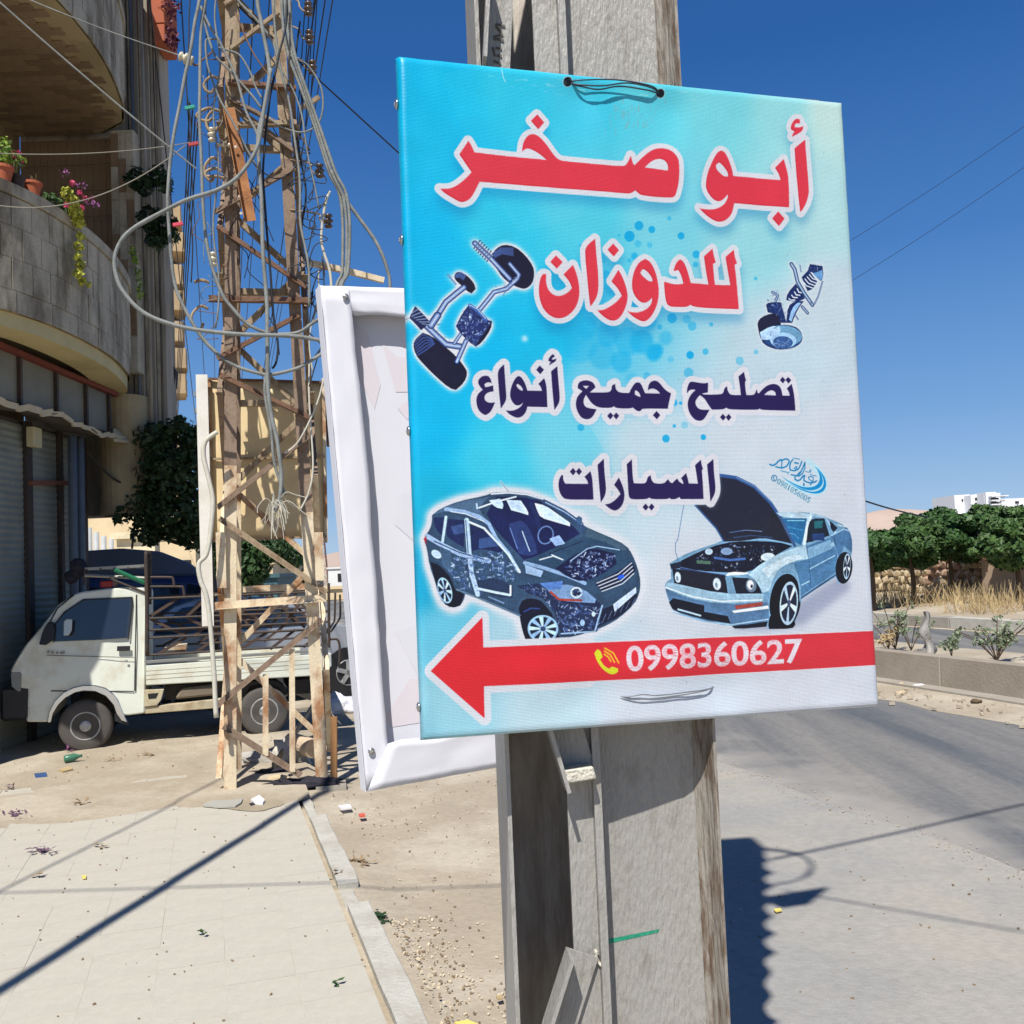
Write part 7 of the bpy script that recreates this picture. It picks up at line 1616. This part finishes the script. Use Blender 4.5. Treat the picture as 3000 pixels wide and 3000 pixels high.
def sprig(label,px,py,w_,h_,m,seed,n=26,grp=None,z=0):
    rr=random.Random(seed);c=G(px,py);a=G(px+w_,py);b=G(px,py-h_);mb=MB();ux=(a-c);uy=(b-c)
    for k in range(n):
        p=c+ux*rr.gauss(0,.35)+uy*rr.gauss(0,.4)+UZ*(z+.006+rr.uniform(0,.02));d=(ux.normalized()*rr.gauss(0,1)+uy.normalized()*rr.gauss(0,.6)+UZ*rr.gauss(0,.2)).normalized()*rr.uniform(.015,.05);e=d.cross(UZ).normalized()*rr.uniform(.004,.012);mb.poly([p-e,p+d*.5-e*1.6,p+d,p+d*.5+e*1.6])
    return tag(mb.obj('dried_sprig',m,None,fix=False),label,'sprig',grp)
sprig('large purple dried bougainvillea sprig at the left edge',40,2390,60,14,M_lit['purple'],1,60);sprig('purple dried sprig on the paving left',125,2498,40,10,M_lit['purple'],2,34);sprig('purple sprig near the front wheel of the pickup',205,2198,18,6,M_pur,3,14);sprig('small dried sprig high at the left edge',25,2310,22,8,M_lit['purple'],4,18)
sprig('brown dried sprig above the paving, centre left',240,2360,26,6,M_lit['brown'],5,22);sprig('dry leaves on the paving left of the big shadow',295,2482,16,6,M_lit['brown'],6,12);sprig('dry leaf bits on the paving edge',110,2570,20,5,M_lit['brown'],7,10);sprig('dry twigs on the kerb gap',990,2555,26,10,M_lit['brown'],8,30,z=-.02)
sprig('dark green pine twig beside the long kerb stone',1105,2670,46,16,leafmat('deep_leaf',rgb(44,66,38),rgb(28,44,28)),9,60,z=-.04);sprig('brown twigs right of the upper kerb stone',1050,2505,50,8,M_lit['brown'],10,40,z=-.05);sprig('small leaf on the middle of the paving',598,2741,8,5,M_leaf2,11,5);sprig('small leaf low on the paving',985,2890,10,5,M_leaf2,12,5);sprig('dry sprig on the dirt by the truck',430,2215,40,8,M_lit['brown'],13,34);sprig('second dry sprig on the dirt by the truck',330,2228,40,6,M_lit['brown'],14,24)
# gravel and wood chips: nobody could count them
rr=random.Random(5);mb=MB();mbd=MB()
def chip(mb,p,s):
    a=rr.uniform(0,6.28);u=Vector((math.cos(a),math.sin(a),rr.uniform(-.2,.2)))*s;v=Vector((-math.sin(a),math.cos(a),0))*s*rr.uniform(.25,.7);z=UZ*s*.5
    mb.box(p-u/2-v/2,u,v,z)
for k in range(1900):
    t_=rr.random()
    if t_<.35:s_=.80+abs(rr.gauss(0,.16));r_2=rr.uniform(2.6,5.0)
    elif t_<.7:s_=rr.uniform(.8,2.6);r_2=rr.uniform(2.5,9)
    else:s_=rr.uniform(-3.2,1.2);r_2=rr.uniform(7.8,12)
    p=SR(s_,r_2,gh(s_,r_2)+.004)
    chip(mb if rr.random()<.6 else mbd,p,rr.uniform(.004,.015))
tag(mb.obj('wood_chips',mat('pale_chip',rgb(214,200,172),.9,.12,20),None,fix=False),'pale wood chips and grit scattered along the kerb','debris',kind='stuff')
tag(mbd.obj('dark_grit',mat('brown_chip',rgb(140,120,94),.9,.2,20),None,fix=False),'brown grit and twigs scattered on the dirt','debris',kind='stuff')
mb=MB();mbd=MB()
for k in range(700):
    s_=rr.uniform(-3.3,4.4);r_2=rr.uniform(2.5,9);p=SR(s_,r_2,(.0 if s_<.6 and r_2<8.6 else gh(s_,r_2)+.012));chip(mb,p,rr.uniform(.004,.013))
for k in range(900):
    s_=rr.gauss(7.75,.28);r_2=rr.uniform(5,30);chip(mbd,SR(s_,r_2,-.02),rr.uniform(.02,.09)*rr.random())
for k in range(1300):
    r_2=rr.uniform(3,22);chip(mbd,SR(4.05+rr.gauss(0,.07)+.14*nz(4,r_2,1.1,9),r_2,-.035),rr.uniform(.004,.013))
tag(mb.obj('grit',mat('brown_chip',rgb(140,120,94)),None,fix=False),'tiny grit scattered over paving and shoulder','debris',kind='stuff')
tag(mbd.obj('gutter_rubble',mat('pale_rubble',rgb(182,170,150),.9,.15,9),None,fix=False),'pale rubble and litter along the median gutter','debris',kind='stuff')
mb=MB();
for k in range(60):
    r=4+k*.7;w_=rr.uniform(.15,.5);mb.poly([SR(8.02-w_+.05*rr.random(),r,-.012),SR(8.16,r,-.008),SR(8.16,r+.7,-.008),SR(8.02-w_+.05*rr.random(),r+.7,-.012)]) if False else None
tag(gridsheet('gutter_dirt',list(np.arange(7.3,8.16,.1))+[8.15],geo(2,70,.4,1.03),lambda s,r:SR(s+(.25*nz(s,r,1.1,5)+.1*nz(s,r,4,5) if s<7.5 else 0),r,-.0375+.0125*math.sin((min(s,8.1)-4.05)/4.3*math.pi)+.05*max(0,s-7.5)**1.3+.006*nz(s,r,4)*min(1,max(0,(s-7.4)*4))),M_dirt),'sand drift along the foot of the median wall','sand',kind='structure')
for x,y,w_ in ((2690,2010,22),(2640,2030,20),(2860,2055,18),(2640,2005,10)):
    lump('gutter_stone',{2690:'white rubbish piece in the gutter below the median wall',2640:'pale flat piece in the gutter right of the sign',2860:'brown stone in the gutter near the right edge'}[x] if (x,y)!=(2640,2005) else 'small pale piece in the gutter closest to the sign','rubbish',G(x,y),(w_*.0035,.05,.03),M_lit['white'] if x==2690 else M_rock2 if x==2640 else M_bark,x,.4,6,2)
for o in bpy.data.objects:
    if '_o' in o.keys():del o['_o']
print('objects',len(bpy.data.objects),'time',time.time()-T0)
